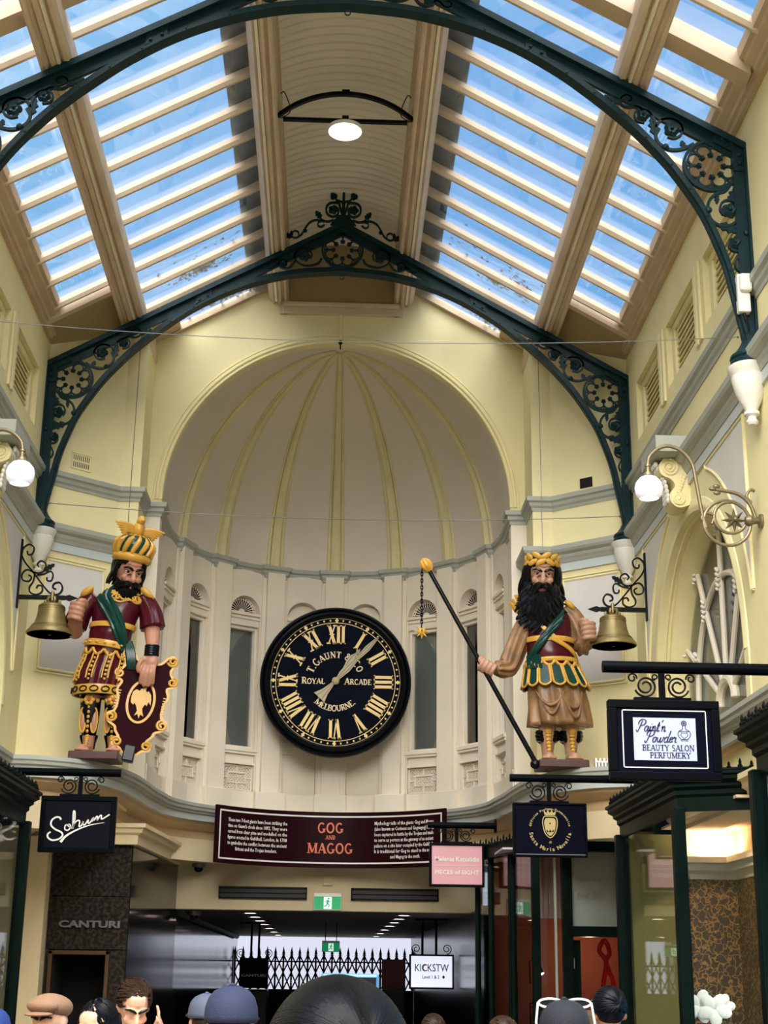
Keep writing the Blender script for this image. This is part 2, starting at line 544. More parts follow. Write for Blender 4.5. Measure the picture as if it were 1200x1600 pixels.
# scroll console on the crown of each side arch
def console(sg, wall):
    b = MB()
    prof = [(0, 5.58), (.10, 5.55), (.17, 5.60), (.17, 5.68), (.13, 5.74), (.16, 5.80), (.24, 5.84), (.26, 5.92), (.22, 5.985), (0, 5.985)]
    sm = [(p.x, p.y) for p in catmull([(*p, 0) for p in prof[:-1]], 5)] + [(0, 5.985)]
    b.prism([(sg * (3.0 - o), z) for o, z in sm], ARC_Y - .12, ARC_Y + .12, 'y')
    c = b.build('console_bracket', 'cream', wall, smooth=True)
    for dy in (-.125, .125):
        s = MB()
        for (ox, oz, r) in ((.17, 5.905, .075), (.105, 5.625, .055)):
            pts = [(sg * (3.0 - x), ARC_Y + dy, z) for x, z in spiral(ox, oz, r, .012, 90, 2.2, 36)]
            s.tube(pts, .011, 6)
            s.ball((sg * (3.0 - ox), ARC_Y + dy, oz), (.02, .015, .02), 8, 6)
        for q in range(7):
            s.ball((sg * (2.9 + .01 * q), ARC_Y + dy, 5.69 + .025 * q), (.022, .012, .018), 7, 5)
        s.build('scroll_relief', 'cream', c, smooth=True)
    l = MB()
    for q in range(9):
        for e in (-.05, 0, .05):
            t = q / 8
            o = .17 + .09 * t ** 2
            l.ball((sg * (3.0 - o - .012), ARC_Y + e, 5.63 + .32 * t), (.022, .035, .028), 7, 5)
    l.build('acanthus_leaf', 'urn_white', c, smooth=True)
    t = MB(); t.sweep([(sg * 3.0, ARC_Y - sg * .2), (sg * 2.78, ARC_Y - sg * .2), (sg * 2.78, ARC_Y + sg * .2), (sg * 3.0, ARC_Y + sg * .2)],
                      [(-.1, 5.99), (.0, 5.99), (.02, 6.0), (.05, 6.05), (.08, 6.08), (.10, 6.09), (.10, 6.13), (-.1, 6.13)], side=1)
    t.box(min(sg * 3.0, sg * 2.78), max(sg * 3.0, sg * 2.78), ARC_Y - .2, ARC_Y + .2, 5.99, 6.13)
    t.build('console_cap', 'grey_trim', c)
console(-1, WL); console(1, WR)

# ---- end walls (angled) with panels
EP = [(3.0, 14.16), (2.28, 14.76), (2.07, 14.76), (2.07, 15.34)]
def end_wall(sg, name):
    w = MB()
    pts = [(sg * x, y) for x, y in EP]
    tops = [zgl(3.0) + .0, zgl(2.28) - .02, zgl(2.07) - .02, zgl(2.07) - .02]
    off = [(.12, .10), (.0, .16), (.16, .16), (.16, .0)]
    bk = [(x + sg * a, y + c) for (x, y), (a, c) in zip(pts, off)]
    for i in range(3):
        (xa, ya), (xb, yb) = pts[i], pts[i + 1]
        (xc, yc), (xd, yd) = bk[i], bk[i + 1]
        za, zb = tops[i], tops[i + 1]
        w.add([(xa, ya, 3.3), (xb, yb, 3.3), (xb, yb, zb), (xa, ya, za), (xc, yc, 3.3), (xd, yd, 3.3), (xd, yd, zb), (xc, yc, za)],
              [(0, 1, 2, 3), (7, 6, 5, 4), (3, 2, 6, 7), (0, 4, 5, 1)])
    # wall of the recess above the ledge, and pilaster beside the apse
    o = struct(w.build(name, 'cream'))
    # panel on the angled face
    A = Vector((sg * 3.0, 14.16, 0)); B = Vector((sg * 2.28, 14.76, 0))
    d = (B - A); L = d.length; d.normalize()
    nrm = Vector((d.y, -d.x, 0)) * (1 if sg < 0 else -1)
    if nrm.y > 0: nrm = -nrm
    def Q(t, z, o_): 
        p = A + d * t + nrm * o_
        return (p.x, p.y, z)
    t0, t1, z0, z1 = 0.16, L - 0.12, 4.56, 5.66
    b = MB(); b.add([Q(t0, z0, .004), Q(t1, z0, .004), Q(t1, z1, .004), Q(t0, z1, .004), Q(t0, z0, .01), Q(t1, z0, .01), Q(t1, z1, .01), Q(t0, z1, .01)],
                    [(0, 1, 2, 3), (7, 6, 5, 4), (0, 4, 5, 1), (1, 5, 6, 2), (2, 6, 7, 3), (3, 7, 4, 0)])
    pn = b.build('wall_panel', 'panel_grey', o)
    m = MB()
    for e, r in ((0, .014), (.03, .009)):
        c4 = [Q(t0 - e, z0 - e, .008), Q(t1 + e, z0 - e, .008), Q(t1 + e, z1 + e, .008), Q(t0 - e, z1 + e, .008)]
        for i in range(4): m.tube([c4[i], c4[(i + 1) % 4]], r, 6)
    m.build('panel_moulding', 'cream', pn, smooth=True)
    # vent: slotted grille on the left, open hole on the right
    if sg < 0:
        tv, zv = .46, 6.76
        g = MB()
        for r in range(2):
            for i in range(9):
                t = tv - .09 + i * .022
                g.add([Q(t, zv - .065 + r * .075, .002), Q(t + .008, zv - .065 + r * .075, .002), Q(t + .008, zv - .01 + r * .075, .004), Q(t, zv - .01 + r * .075, .004)], [(0, 1, 2, 3)])
        g.build('vent_slots', 'dark_void', o)
        fr = MB()
        for p, q in (((tv - .11, zv - .085), (tv + .12, zv - .085)), ((tv - .11, zv + .085), (tv + .12, zv + .085)), ((tv - .11, zv - .085), (tv - .11, zv + .085)), ((tv + .12, zv - .085), (tv + .12, zv + .085))):
            fr.tube([Q(p[0], p[1], .002), Q(q[0], q[1], .002)], .006, 6)
        fr.build('vent_frame', 'cream', o)
    else:
        tv, zv = .52, 6.68
        g = MB(); g.add([Q(tv - .075, zv - .055, .003), Q(tv + .075, zv - .055, .003), Q(tv + .075, zv + .055, .003), Q(tv - .075, zv + .055, .003)], [(0, 1, 2, 3)])
        g.build('vent_opening', 'dark_void', o)
        fr = MB()
        for s_ in (-1, 1):
            fr.tube([Q(tv + s_ * .085, zv - .06, .004), Q(tv + s_ * .085, zv + .06, .004)], .008, 6)
        fr.build('vent_frame', 'cream', o)
    return o
WEL = end_wall(-1, 'wall_end_left'); WER = end_wall(1, 'wall_end_right')

# ---- arch front wall over the apse
AZ = 6.66; AF = 1.905
w = MB()
n = 48
YA0, YA1 = 15.34, 15.46
xs = sorted(set([round(-2.07 + 4.14 * i / 8, 4) for i in (0, 8)] + [round(-AF * cos(pi * i / n), 4) for i in range(n + 1)] + [-.62, .62]))
for xa, xb in zip(xs[:-1], xs[1:]):
    def lo(x): return AZ + sqrt(max(0, AF ** 2 - x * x)) if abs(x) <= AF else 6.5
    def hi(x): return min(zgl(x) - .02, 8.98) if abs(x) < .63 else zgl(x) - .02
    xm = (xa + xb) / 2
    za, zb = (lo(xa), lo(xb)) if abs(xm) < AF else (6.5, 6.5)
    ta, tb = (8.98, 8.98) if abs(xm) < .62 else (zgl(xa) - .02, zgl(xb) - .02)
    w.add([(xa, YA0, za), (xb, YA0, zb), (xb, YA0, tb), (xa, YA0, ta), (xa, YA1, za), (xb, YA1, zb), (xb, YA1, tb), (xa, YA1, ta)],
          [(0, 1, 2, 3), (4, 7, 6, 5), (0, 4, 5, 1), (3, 2, 6, 7)])
WA = struct(w.build('wall_arch', 'cream'))
for R, t in ((1.915, .016), (1.96, .022), (2.0, .010)):
    b = MB(); b.tube([(R * cos(pi * i / 60), YA0, AZ + R * sin(pi * i / 60)) for i in range(61)], t, 6)
    b.build('arch_moulding', 'cream', WA, smooth=True)
b = MB(); b.tube([(0, YA0 - .01, 8.60), (0, YA0 - .01, 8.98)], .022, 8); b.build('conduit', 'cream', WA, smooth=True)
b = MB(); b.ball((0, YA0 - .03, 8.56), .025, 8, 6); b.tube([(0, YA0 - .03, 8.56), (0, YA0 - .03, 8.48)], .008, 6); b.build('hook', 'wrought', WA, smooth=True)

# ---- half dome with ribs
DV = 2.27
d = MB(); NA, NE = 64, 20
rings = []
for j in range(NE + 1):
    e = pi / 2 * j / NE
    rr = AR * cos(e); z = 6.52 + DV * sin(e)
    ring = [(rr, YA0, z)] + [(rr * cos(pi * i / NA), AC + rr * sin(pi * i / NA), z) for i in range(NA + 1)] + [(-rr, YA0, z)]
    rings.append(ring)
d.rings(rings, close=False)
DM = struct(d.build('ceiling_dome', 'dome', smooth='all'))
RIBS = [90 + 23 * k for k in range(-3, 4)]
for a in RIBS:
    path = []; rad = []; side = [[], []]
    for j in range(25):
        e = RAD(88.5) * j / 24
        R = AR - .008
        path.append((R * cos(e) * cos(RAD(a)), AC + R * cos(e) * sin(RAD(a)), 6.52 + (DV - .008) * sin(e)))
        rad.append(.074 * (1 - .70 * (j / 24)))
    b = MB(); b.tube(path, rad, 8)
    for s_ in (-1, 1):
        pp = []
        for (x, y, z), r in zip(path, rad):
            t = Vector((-sin(RAD(a)), cos(RAD(a)), 0)) * s_ * r * 1.25
            pp.append((x + t.x, y + t.y, z))
        b.tube(pp, [r * .3 for r in rad], 6)
    b.build('dome_rib', 'dome_rib', DM, smooth=True)

# ---- apse wall: pilasters, bays with windows
WAP = struct(empty('wall_apse', (0, AC, 3.58)))
def apse_T(az): return Matrix.Translation((0, AC, 0)) @ Matrix.Rotation(RAD(az - 90), 4, 'Z')
def rel(T): return Matrix.Translation((0, -AC, -3.58)) @ T
D0 = AR * cos(RAD(11.5))
BW = AR * math.tan(RAD(11.5)) + .01
ZTOP = 6.5
def bay_wall(az, kind):
    T = rel(apse_T(az))
    b = MB(); b.T = T
    hw = .205
    fz = 5.97                                           # springing of the little arch
    for s_ in (-1, 1):
        x0, x1 = sorted((s_ * hw, s_ * BW))
        b.box(x0, x1, D0, D0 + .16, 3.58, fz)
    b.box(-hw, hw, D0, D0 + .16, 3.58, 3.80)
    n = 14
    for i in range(n):
        xa, xb = -hw * cos(pi * i / n), -hw * cos(pi * (i + 1) / n)
        za, zb = fz + hw * sin(pi * i / n), fz + hw * sin(pi * (i + 1) / n)
        b.add([(xa, D0, za), (xb, D0, zb), (xb, D0, ZTOP), (xa, D0, ZTOP), (xa, D0 + .16, za), (xb, D0 + .16, zb)], [(0, 1, 2, 3), (0, 4, 5, 1)])
    for s_ in (-1, 1):
        x0, x1 = sorted((s_ * hw, s_ * BW)); b.box(x0, x1, D0, D0 + .16, fz, ZTOP)
    b.build('wall_bay', 'apse_cream', WAP)
    # lunette back and transom
    t = MB(); t.T = T
    t.box(-hw, hw, D0 + .10, D0 + .16, fz - .03, fz + hw + .02)
    t.build('lunette', 'apse_cream', WAP)
    t = MB(); t.T = T
    t.box(-hw - .0, hw + .0, D0 + .01, D0 + .16, 5.80, fz); t.box(-hw, hw, D0 - .02, D0 + .03, fz - .045, fz - .01); t.box(-hw, hw, D0 - .012, D0 + .03, fz - .09, fz - .065)
    t.build('transom', 'apse_cream', WAP, bevel=.006)
    if kind == 'backing_panel':
        t = MB(); t.T = T
        t.box(-hw, hw, D0 + .07, D0 + .16, 3.8, 5.8); t.box(-hw, hw, D0 + .0, D0 + .07, 4.36, 4.42); t.box(-hw, hw, D0 + .03, D0 + .07, 4.28, 4.36)
        t.build('recess_panel', 'apse_cream', WAP)
        return
    # fan of spokes
    f = MB(); f.T = T
    for i in range(15):
        a = pi * (i + .5) / 15
        c_, s_ = cos(a), sin(a)
        r0, r1 = .05, hw * .78
        wq = .010
        f.add([(r0 * c_ - wq * .4 * s_, D0 + .097, fz + .01 + r0 * s_ + wq * .4 * c_), (r0 * c_ + wq * .4 * s_, D0 + .097, fz + .01 + r0 * s_ - wq * .4 * c_),
               (r1 * c_ + wq * s_, D0 + .097, fz + .01 + r1 * s_ - wq * c_), (r1 * c_ - wq * s_, D0 + .097, fz + .01 + r1 * s_ + wq * c_)], [(0, 1, 2, 3)])
        r2 = hw * .87
        f.lathe([(.007, 0), (.007, .004)], c=(r2 * c_, D0 + .094, fz + .01 + r2 * s_), n=6, axis='y')
    f.build('fan_slots', 'dark_void', WAP)
    # window
    global WN
    WN += 1
    root = struct(empty('window_%d' % WN, (0, AC, 3.58)))
    t = MB(); t.T = T
    g0, g1 = 4.33, 5.78
    t.box(-hw, -hw + .03, D0 + .05, D0 + .13, 4.3, 5.8); t.box(hw - .03, hw, D0 + .05, D0 + .13, 4.3, 5.8)
    t.box(-hw + .03, hw - .03, D0 + .05, D0 + .13, g1 - .02, 5.8); t.box(-hw + .03, hw - .03, D0 + .05, D0 + .13, 4.3, g0 + .01)
    t.build('window_frame', 'apse_cream', root, bevel=.006)
    t = MB(); t.T = T; t.box(-hw + .03, hw - .03, D0 + .10, D0 + .106, g0 + .01, g1 - .02); t.build('pane', 'window_glass', root)
    t = MB(); t.T = T; t.box(-hw, hw, D0 + .15, D0 + .16, 4.2, 5.85); t.build('backing_panel', 'reflection_grey', root)  # grey plate added behind the pane, its colour standing in for the reflection
    t = MB(); t.T = T
    t.box(-hw - .03, hw + .03, D0 - .03, D0 + .16, 4.265, 4.31); t.box(-hw - .015, hw + .015, D0 - .015, D0 + .16, 4.235, 4.265); t.box(-hw, hw, D0 + .02, D0 + .16, 4.13, 4.235); t.box(-hw - .01, hw + .01, D0 - .0, D0 + .1, 4.115, 4.135)
    t.build('window_sill', 'apse_cream', root, bevel=.004)
    # pierced grille under the sill
    t = MB(); t.T = T; t.box(-hw, hw, D0 + .12, D0 + .125, 3.8, 4.12); gb = t.build('grille_backing', 'dark_void', root)
    t = MB(); t.T = T
    y0, y1 = D0 + .06, D0 + .075
    z0, z1 = 3.81, 4.11
    st = .0405
    k = -20
    while k < 20:
        for sgn in (1, -1):
            # diagonal lattice bars clipped to the panel
            c0 = k * st
            p = []
            xa = max(-hw, min(hw, -hw)); 
            lo_ = max(-hw, (z0 - 3.96 - c0) if sgn > 0 else -(z1 - 3.96 - c0))
            hi_ = min(hw, (z1 - 3.96 - c0) if sgn > 0 else -(z0 - 3.96 - c0))
            if hi_ - lo_ > .01:
                t.bar([(lo_, 3.96 + c0 + sgn * lo_), (hi_, 3.96 + c0 + sgn * hi_)], .0165, y0, y1)
        k += 1
    t.build('grille_lattice', 'apse_cream', root)
    t = MB(); t.T = T
    y0 = D0 + .045; y1 = D0 + .08
    for (xa, xb, za, zb) in ((-hw, hw, z0, z0 + .014), (-hw, hw, z1 - .014, z1), (-hw, -hw + .014, z0, z1), (hw - .014, hw, z0, z1),
                             (-.012, .012, z0, 3.90), (-.012, .012, 4.02, z1), (-.13, .13, 3.895, 3.912), (-.13, .13, 4.012, 4.028), (-.13, -.113, 3.9, 4.02), (.113, .13, 3.9, 4.02), (-hw, -.12, 3.955, 3.968), (.12, hw, 3.955, 3.968)):
        t.box(xa, xb, y0, y1, za, zb)
    t.build('grille_frame', 'apse_cream', root, bevel=.003)
WN = 2
for k, a in enumerate([90 - 80.5, 90 - 57.5, 90 - 34.5, 90 - 11.5, 90 + 11.5, 90 + 34.5, 90 + 57.5, 90 + 80.5]):
    bay_wall(a, 'backing_panel' if abs(a - 90) < 12 else 'glass')
for a in RIBS:
    T = rel(apse_T(a)); b = MB(); b.T = T
    b.box(-.165, .165, AR - .055, AR + .05, 3.8, 6.5); b.build('pilaster_back', 'apse_cream', WAP, bevel=.006)
    b = MB(); b.T = T; b.box(-.115, .115, AR - .11, AR + .0, 3.8, 6.5); b.build('pilaster', 'apse_cream', WAP, bevel=.006)
    b = MB(); b.T = T; b.box(-.19, .19, AR - .15, AR + .05, 3.55, 3.80); b.build('plinth', 'apse_cream', WAP, bevel=.006)
# base course between plinths
b = MB(); b.sweep([(-AR, 15.34), *[(AR * cos(RAD(180 - 180 * i / 32)), AC + AR * sin(RAD(180 - 180 * i / 32))) for i in range(33)], (AR, 15.34)],
                  [(-.1, 3.55), (.06, 3.55), (.06, 3.80), (-.1, 3.80)], side=1)
b.v = [(x, y - AC, z - 3.58) for x, y, z in b.v]
b.build('base_course', 'apse_cream', WAP)
# straight cheeks between the arch and the apse curve, with corner pilasters
for sg in (-1, 1):
    b = MB(); b.box(min(sg * AR, sg * (AR + .1)), max(sg * AR, sg * (AR + .1)), 15.34 - AC, 0.02, 0, 2.95); b.build('cheek_wall', 'apse_cream', WAP)
    b = MB(); b.box(min(sg * 1.90, sg * 2.09), max(sg * 1.90, sg * 2.09), 15.27 - AC, 15.45 - AC, 0, 2.95); b.build('corner_pilaster', 'apse_cream', WAP, bevel=.006)

# ---- string course and main cornice, continuous along side walls and end walls
def plan(stop_apse=False):
    L = [(-3.0, Y0), (-3.0, 14.16), (-2.28, 14.76), (-2.07, 14.76), (-2.07, 15.27), (-1.90, 15.27)]
    if stop_apse: return L
    ap = [(-1.90, 15.45), (-AR, 15.45)]
    # apse curve with breaks over the pilasters
    segs = []
    for k in range(-3, 4):
        c = 90 - 23 * k      # descending so that we walk from left to right
        segs.append(c)
    segs = sorted(segs, reverse=True)
    a = 180.0
    for c in segs:
        h = 4.9
        while a > c + h:
            segs_pt = (AR * cos(RAD(a)), AC + AR * sin(RAD(a))); ap.append(segs_pt); a -= 4.5
        for q, R in ((c + h, AR), (c + h * .85, AR - .06), (c - h * .85, AR - .06), (c - h, AR)):
            ap.append((R * cos(RAD(q)), AC + R * sin(RAD(q))))
        a = c - h - 2
    while a > 0:
        ap.append((AR * cos(RAD(a)), AC + AR * sin(RAD(a)))); a -= 4.5
    R_ = [(-x, y) for x, y in reversed(L)]
    return L + ap + [(AR, AC), (AR, 15.45), (1.90, 15.45)] + R_
PL = plan()
b = MB(); b.sweep(PL, [(-.03, 6.44), (.01, 6.44), (.015, 6.47), (.035, 6.49), (.04, 6.525), (.065, 6.54), (.07, 6.585), (.0, 6.60), (-.03, 6.60)], side=1)
struct(b.build('trim_1', 'grey_trim'))
for k, sg in ((2, -1), (3, 1)):
    path = [(-3.0, Y0), (-3.0, 14.16), (-2.28, 14.76), (-2.07, 14.76), (-2.07, 15.27)]
    if sg > 0: path = [(-x, y) for x, y in reversed(path)]
    b = MB(); b.sweep(path, [(-.03, 5.85), (.03, 5.85), (.045, 5.88), (.06, 5.90), (.065, 5.93), (.105, 5.95), (.12, 5.975), (.125, 6.02), (.0, 6.04), (-.03, 6.04)], side=1)
    t = struct(b.build('trim_%d' % k, 'grey_trim'))
    b = MB(); b.sweep(path, [(-.03, 5.76), (.022, 5.76), (.022, 5.855), (-.03, 5.855)], side=1); b.build('frieze', 'frieze', t)

# ---- ledge (cornice the giants stand on), sweeping from the side walls round the apse
half = [(2.82, Y0), (2.82, 13.26), (2.62, 13.29), (2.36, 13.42), (2.14, 13.66), (1.98, 14.02), (1.89, 14.45), (1.84, 15.0), (1.81, 15.6)]
RL = 1.76
crv = catmull([(x, y, 0) for x, y in half[1:]] + [(RL, AC, 0)], 4)
half2 = [half[0]] + [(p.x, p.y) for p in crv]
apc = [(RL * cos(RAD(180 - 6 * i)), AC + RL * sin(RAD(180 - 6 * i))) for i in range(1, 30)]
LP = [(-x, y) for x, y in half2] + apc + list(reversed(half2))
b = MB(); b.sweep(LP, [(0, 3.58), (0, 3.545), (-.015, 3.53), (-.02, 3.505), (-.045, 3.49), (-.05, 3.475), (-.085, 3.462), (-.42, 3.462), (-.42, 3.58)], side=1)
LEDGE = struct(b.build('trim_4', 'grey_trim', smooth=30), 'grey moulded ledge cornice sweeping round the apse base')
b = MB(); b.sweep(LP, [(-.075, 3.47), (-.09, 3.40), (-.42, 3.40), (-.42, 3.47)], side=1); b.build('ledge_fascia', 'frieze', LEDGE, smooth=30)
b = MB(); b.sweep(LP, [(-.13, 3.41), (-.15, 3.37), (-.22, 3.33), (-.30, 3.31), (-.31, 3.22), (-.34, 3.20), (-.5, 3.20), (-.5, 3.41)], side=1)
mat('soffit', (206, 176, 132), 0.6, var=0.05)
b.build('ledge_cove', 'soffit', LEDGE, smooth=30)
# floor of the ledge behind the moulding
for sg in (-1, 1):
    b = MB(); b.prism([(sg * 2.95, 13.4), (sg * 2.5, 13.6), (sg * 2.2, 14.0), (sg * 2.0, 14.6), (sg * 2.0, 15.4), (sg * 2.3, 15.6), (sg * 3.2, 15.0), (sg * 3.2, 13.4)], 3.47, 3.575, 'z')
    b.build('ledge_floor', 'apse_cream', LEDGE)

# ================================================================== ROOF
CE = struct(empty('ceiling', (0, 0, 0)), 'glazed gable roof with timber purlins')
YEND = 15.34
# purlins
def purl(sg):
    b = MB()
    x = 2.16; z0 = zch(x) + .0
    sec = [(-.105, .10), (-.095, .03), (-.075, .015), (-.06, .03), (-.045, .0), (-.02, -.012), (.0, .0), (.012, .02), (.03, .03), (.055, .0), (.085, -.01), (.105, .02), (.11, .10), (.075, .29), (-.075, .33)]
    rings = []
    for y in (Y0, YEND):
        rings.append([(sg * (x - a), y, z0 + bz + a * SL * .6) for a, bz in sec])
    b.rings(rings); b.build('purlin', 'timber', CE, smooth=25)
    s = MB(); s.tube([(sg * (x + .115), Y0, z0 - .01), (sg * (x + .115), YEND - .6, z0 - .01)], .022, 8); s.build('conduit_pipe', 'timber', CE, smooth=True)
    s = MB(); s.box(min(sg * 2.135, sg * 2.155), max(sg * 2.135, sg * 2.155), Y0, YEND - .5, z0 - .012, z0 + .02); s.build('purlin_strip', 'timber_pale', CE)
    # lantern beam
    b = MB(); z1 = zch(.71)
    sec = [(.61, .34), (.61, .05), (.625, .03), (.645, .03), (.655, .06), (.67, .06), (.68, .02), (.70, .01), (.72, .02), (.73, .05), (.745, .05), (.755, .02), (.775, .01), (.79, .04), (.81, .06), (.825, .07), (.825, .34)]
    b.rings([[(sg * a, y, z1 - .02 + bz) for a, bz in sec] for y in (Y0, YEND)])
    b.build('lantern_beam', 'timber', CE, smooth=25)
    s = MB(); s.box(min(sg * .725, sg * .75), max(sg * .725, sg * .75), Y0, YEND - .1, z1 - .025, z1 + .03); s.build('beam_pale_strip', 'timber_pale', CE)  # pale strip moulding along the beam
    # eaves mouldings on the wall head
    b = MB()
    b.rings([[(sg * a, y, bz) for a, bz in [(3.02, 7.93), (2.955, 7.93), (2.945, 7.96), (2.92, 7.965), (2.915, 8.0), (2.86, 8.03), (2.85, 8.06), (2.82, 8.07), (2.81, 8.15), (3.02, 8.15)]] for y in (Y0, 14.0)])
    b.build('eaves_moulding', 'timber_dark', CE, smooth=20)
    # walkway boards above the glass beside the lantern
    b = MB(); roofquad(b, sg * 0.80, sg * 1.06, Y0, YEND + .3, .10, .05); b.build('roof_walkway', 'slab_grey', CE)
    # flashing board closing the roof at the arch wall, and boards over the angled end wall
    b = MB(); roofquad(b, sg * .82, sg * 2.08, YEND - .06, YEND + .02, -.07, .09); b.build('end_rail', 'timber_dark', CE)
    b = MB(); roofquad(b, sg * 2.22, sg * 3.0, 13.62, 13.70, -.12, .13); b.build('end_rail', 'timber', CE)
    b = MB(); roofquad(b, sg * 2.2, sg * 3.05, 13.70, 15.2, -.10, .03); b.build('soffit_board', 'lantern_end', CE)
    b = MB(); roofquad(b, sg * 1.80, sg * 2.12, 14.56, 15.34, -.05, .03); b.build('soffit_board', 'timber_dark', CE)
purl(-1); purl(1)
# bars and panes
BY = [14.50 - .485 * k for k in range(20) if 14.50 - .485 * k > Y0]
def bar(sg, xa, xb, y):
    b = MB(); h = .027
    def q(x, dz, yy): return (sg * x, yy, zgl(x) + dz)
    sec = [(-h * 1.5, .0), (-h * 1.3, -.05), (-h * .5, -.085), (h * .5, -.085), (h * 1.3, -.05), (h * 1.5, .0)]
    b.rings([[q(x, dz, y + dy) for dy, dz in sec] for x in (xa, xb)])
    b.build('glazing_bar', 'timber', CE)
def pane(sg, xa, xb, ya, yb):
    b = MB(); roofquad(b, sg * xa, sg * xb, ya, yb, .0, .006)
    b.build('pane', 'roof_glass', CE)
for sg in (-1, 1):
    for (xa, xb, top) in ((.82, 2.10, YEND), (2.22, 2.86, 13.66)):
        ys = [y for y in BY if y < top - .1]
        for y in ys: bar(sg, xa, xb, y)
        ed = [top] + ys + [Y0]
        for i in range(len(ed) - 1): pane(sg, xa, xb, ed[i + 1], ed[i])
for sg in (-1, 1):
    b = MB(); roofquad(b, sg * .80, sg * 2.9, 9.02, 9.20, -.16, .16); b.build('principal_rafter', 'timber_dark', CE)
# barrel vault of the lantern: corrugated sheet curved across
b = MB(); rings = []
ny = 620; na = 14
RV = 1.28
for i in range(ny + 1):
    y = 6.5 + (YEND + .1 - 6.5) * i / ny
    rip = .012 * sin(2 * pi * y / .118)
    ring = []
    for j in range(na + 1):
        a = RAD(90 + 29.2 - 58.4 * j / na)
        ring.append(((RV + rip) * cos(a), y, 8.52 + (RV + rip) * sin(a)))
    rings.append(ring)
b.rings(rings, close=False); b.build('vault', 'vault', CE, smooth='all')
for sg in (-1, 1):
    b = MB(); b.box(min(sg * .60, sg * .63), max(sg * .60, sg * .63), 6.5, YEND, 9.20, 9.70); b.build('vault_cheek', 'timber_dark', CE)
b = MB(); b.box(-.62, .62, YEND - .0, YEND + .05, 8.95, 9.9); b.build('lantern_end_panel', 'lantern_end', CE)
b = MB(); b.box(-.66, .66, YEND - .05, YEND + .0, 8.90, 8.985); b.box(-.66, .66, YEND - .09, YEND - .0, 8.985, 9.03); b.build('lantern_end_rail', 'timber', CE, bevel=.008)
for sg in (-1, 1):
    b = MB(); b.box(min(sg * .60, sg * .70), max(sg * .60, sg * .70), YEND - .04, YEND + .02, 8.90, 9.5); b.build('lantern_end_post', 'timber', CE, bevel=.008)

# dead leaves and soot lying on the far panes
mat('leaf_litter', (58, 56, 44), .9)
rnd = random.Random(21)
b = MB()
def litter(cx, cy, rx, ry, n, sg):
    for _ in range(n):
        x = cx + rnd.gauss(0, rx); y = cy + rnd.gauss(0, ry)
        if not (.84 < x < 2.08) or y > 15.3: continue
        s_ = rnd.uniform(.006, .028); a = rnd.uniform(0, 6.28); z = zgl(x) + .008
        b.add([(sg * (x + s_ * cos(a + q * 2.09)), y + s_ * .8 * sin(a + q * 2.09), z + .3 * s_ * (q == 0) - (s_ * cos(a + q * 2.09)) * SL) for q in range(3)], [(0, 1, 2)])
for (cx, cy, rx, ry, n, sg) in ((1.75, 15.0, .12, .09, 320, -1), (1.35, 15.1, .22, .06, 520, -1), (1.5, 14.25, .12, .05, 260, -1), (1.1, 15.15, .2, .06, 260, -1), (1.45, 15.0, .10, .09, 420, 1), (1.75, 15.1, .16, .07, 420, 1), (1.62, 14.15, .07, .06, 320, 1), (1.9, 14.1, .06, .07, 280, 1), (1.3, 14.1, .4, .2, 90, -1), (1.5, 13.9, .4, .2, 90, 1)):
    litter(cx, cy, rx, ry, n, sg)
lf = b.build('leaf_litter', 'leaf_litter', None); tag(lf, 'dark dead leaves and grime lying on the far roof panes', 'leaves'); lf['kind'] = 'stuff'
# ================================================================== ROOF TRUSSES
def flower(mb, cx, cz, r, y=0.0, th=.03, k=5, rot=0.0):
    n = k * 6
    pts = []
    for i in range(n):
        a = 2 * pi * i / n + rot
        rr = r * (0.78 + 0.22 * abs(cos(k * (a - rot) / 2)))
        pts.append((cx + rr * cos(a), cz + rr * sin(a)))
    c = len(pts)
    vs = [(x, y - th * .35, z) for x, z in pts] + [(cx + (x - cx) * .6, y - th, cz + (z - cz) * .6) for x, z in pts] + [(cx, y - th * .75, cz)]
    vs += [(x, y + th * .35, z) for x, z in pts] + [(cx, y + th * .6, cz)]
    fs = []
    for i in range(c):
        j = (i + 1) % c
        fs += [(i, j, c + j, c + i), (c + i, c + j, 2 * c), (2 * c + 1 + i, 3 * c + 1, 2 * c + 1 + j), (i, 2 * c + 1 + i, 2 * c + 1 + j, j)]
    mb.add(vs, fs)
    mb.ball((cx, y - th, cz), r * .22, 8, 6)
def leaf(mb, x, z, ang, L, w, y=0.0, th=.02):
    d = (cos(ang), sin(ang)); p = (-d[1], d[0])
    out = [(0, .25), (.25, .95), (.4, .55), (.55, 1.0), (.7, .45), (.82, .6), (1, 0)]
    poly = [(x + d[0] * L * t + p[0] * w * h, z + d[1] * L * t + p[1] * w * h) for t, h in out]
    poly += [(x + d[0] * L * t - p[0] * w * h, z + d[1] * L * t - p[1] * w * h) for t, h in reversed(out[:-1])]
    mb.prism(poly, y - th / 2, y + th / 2)
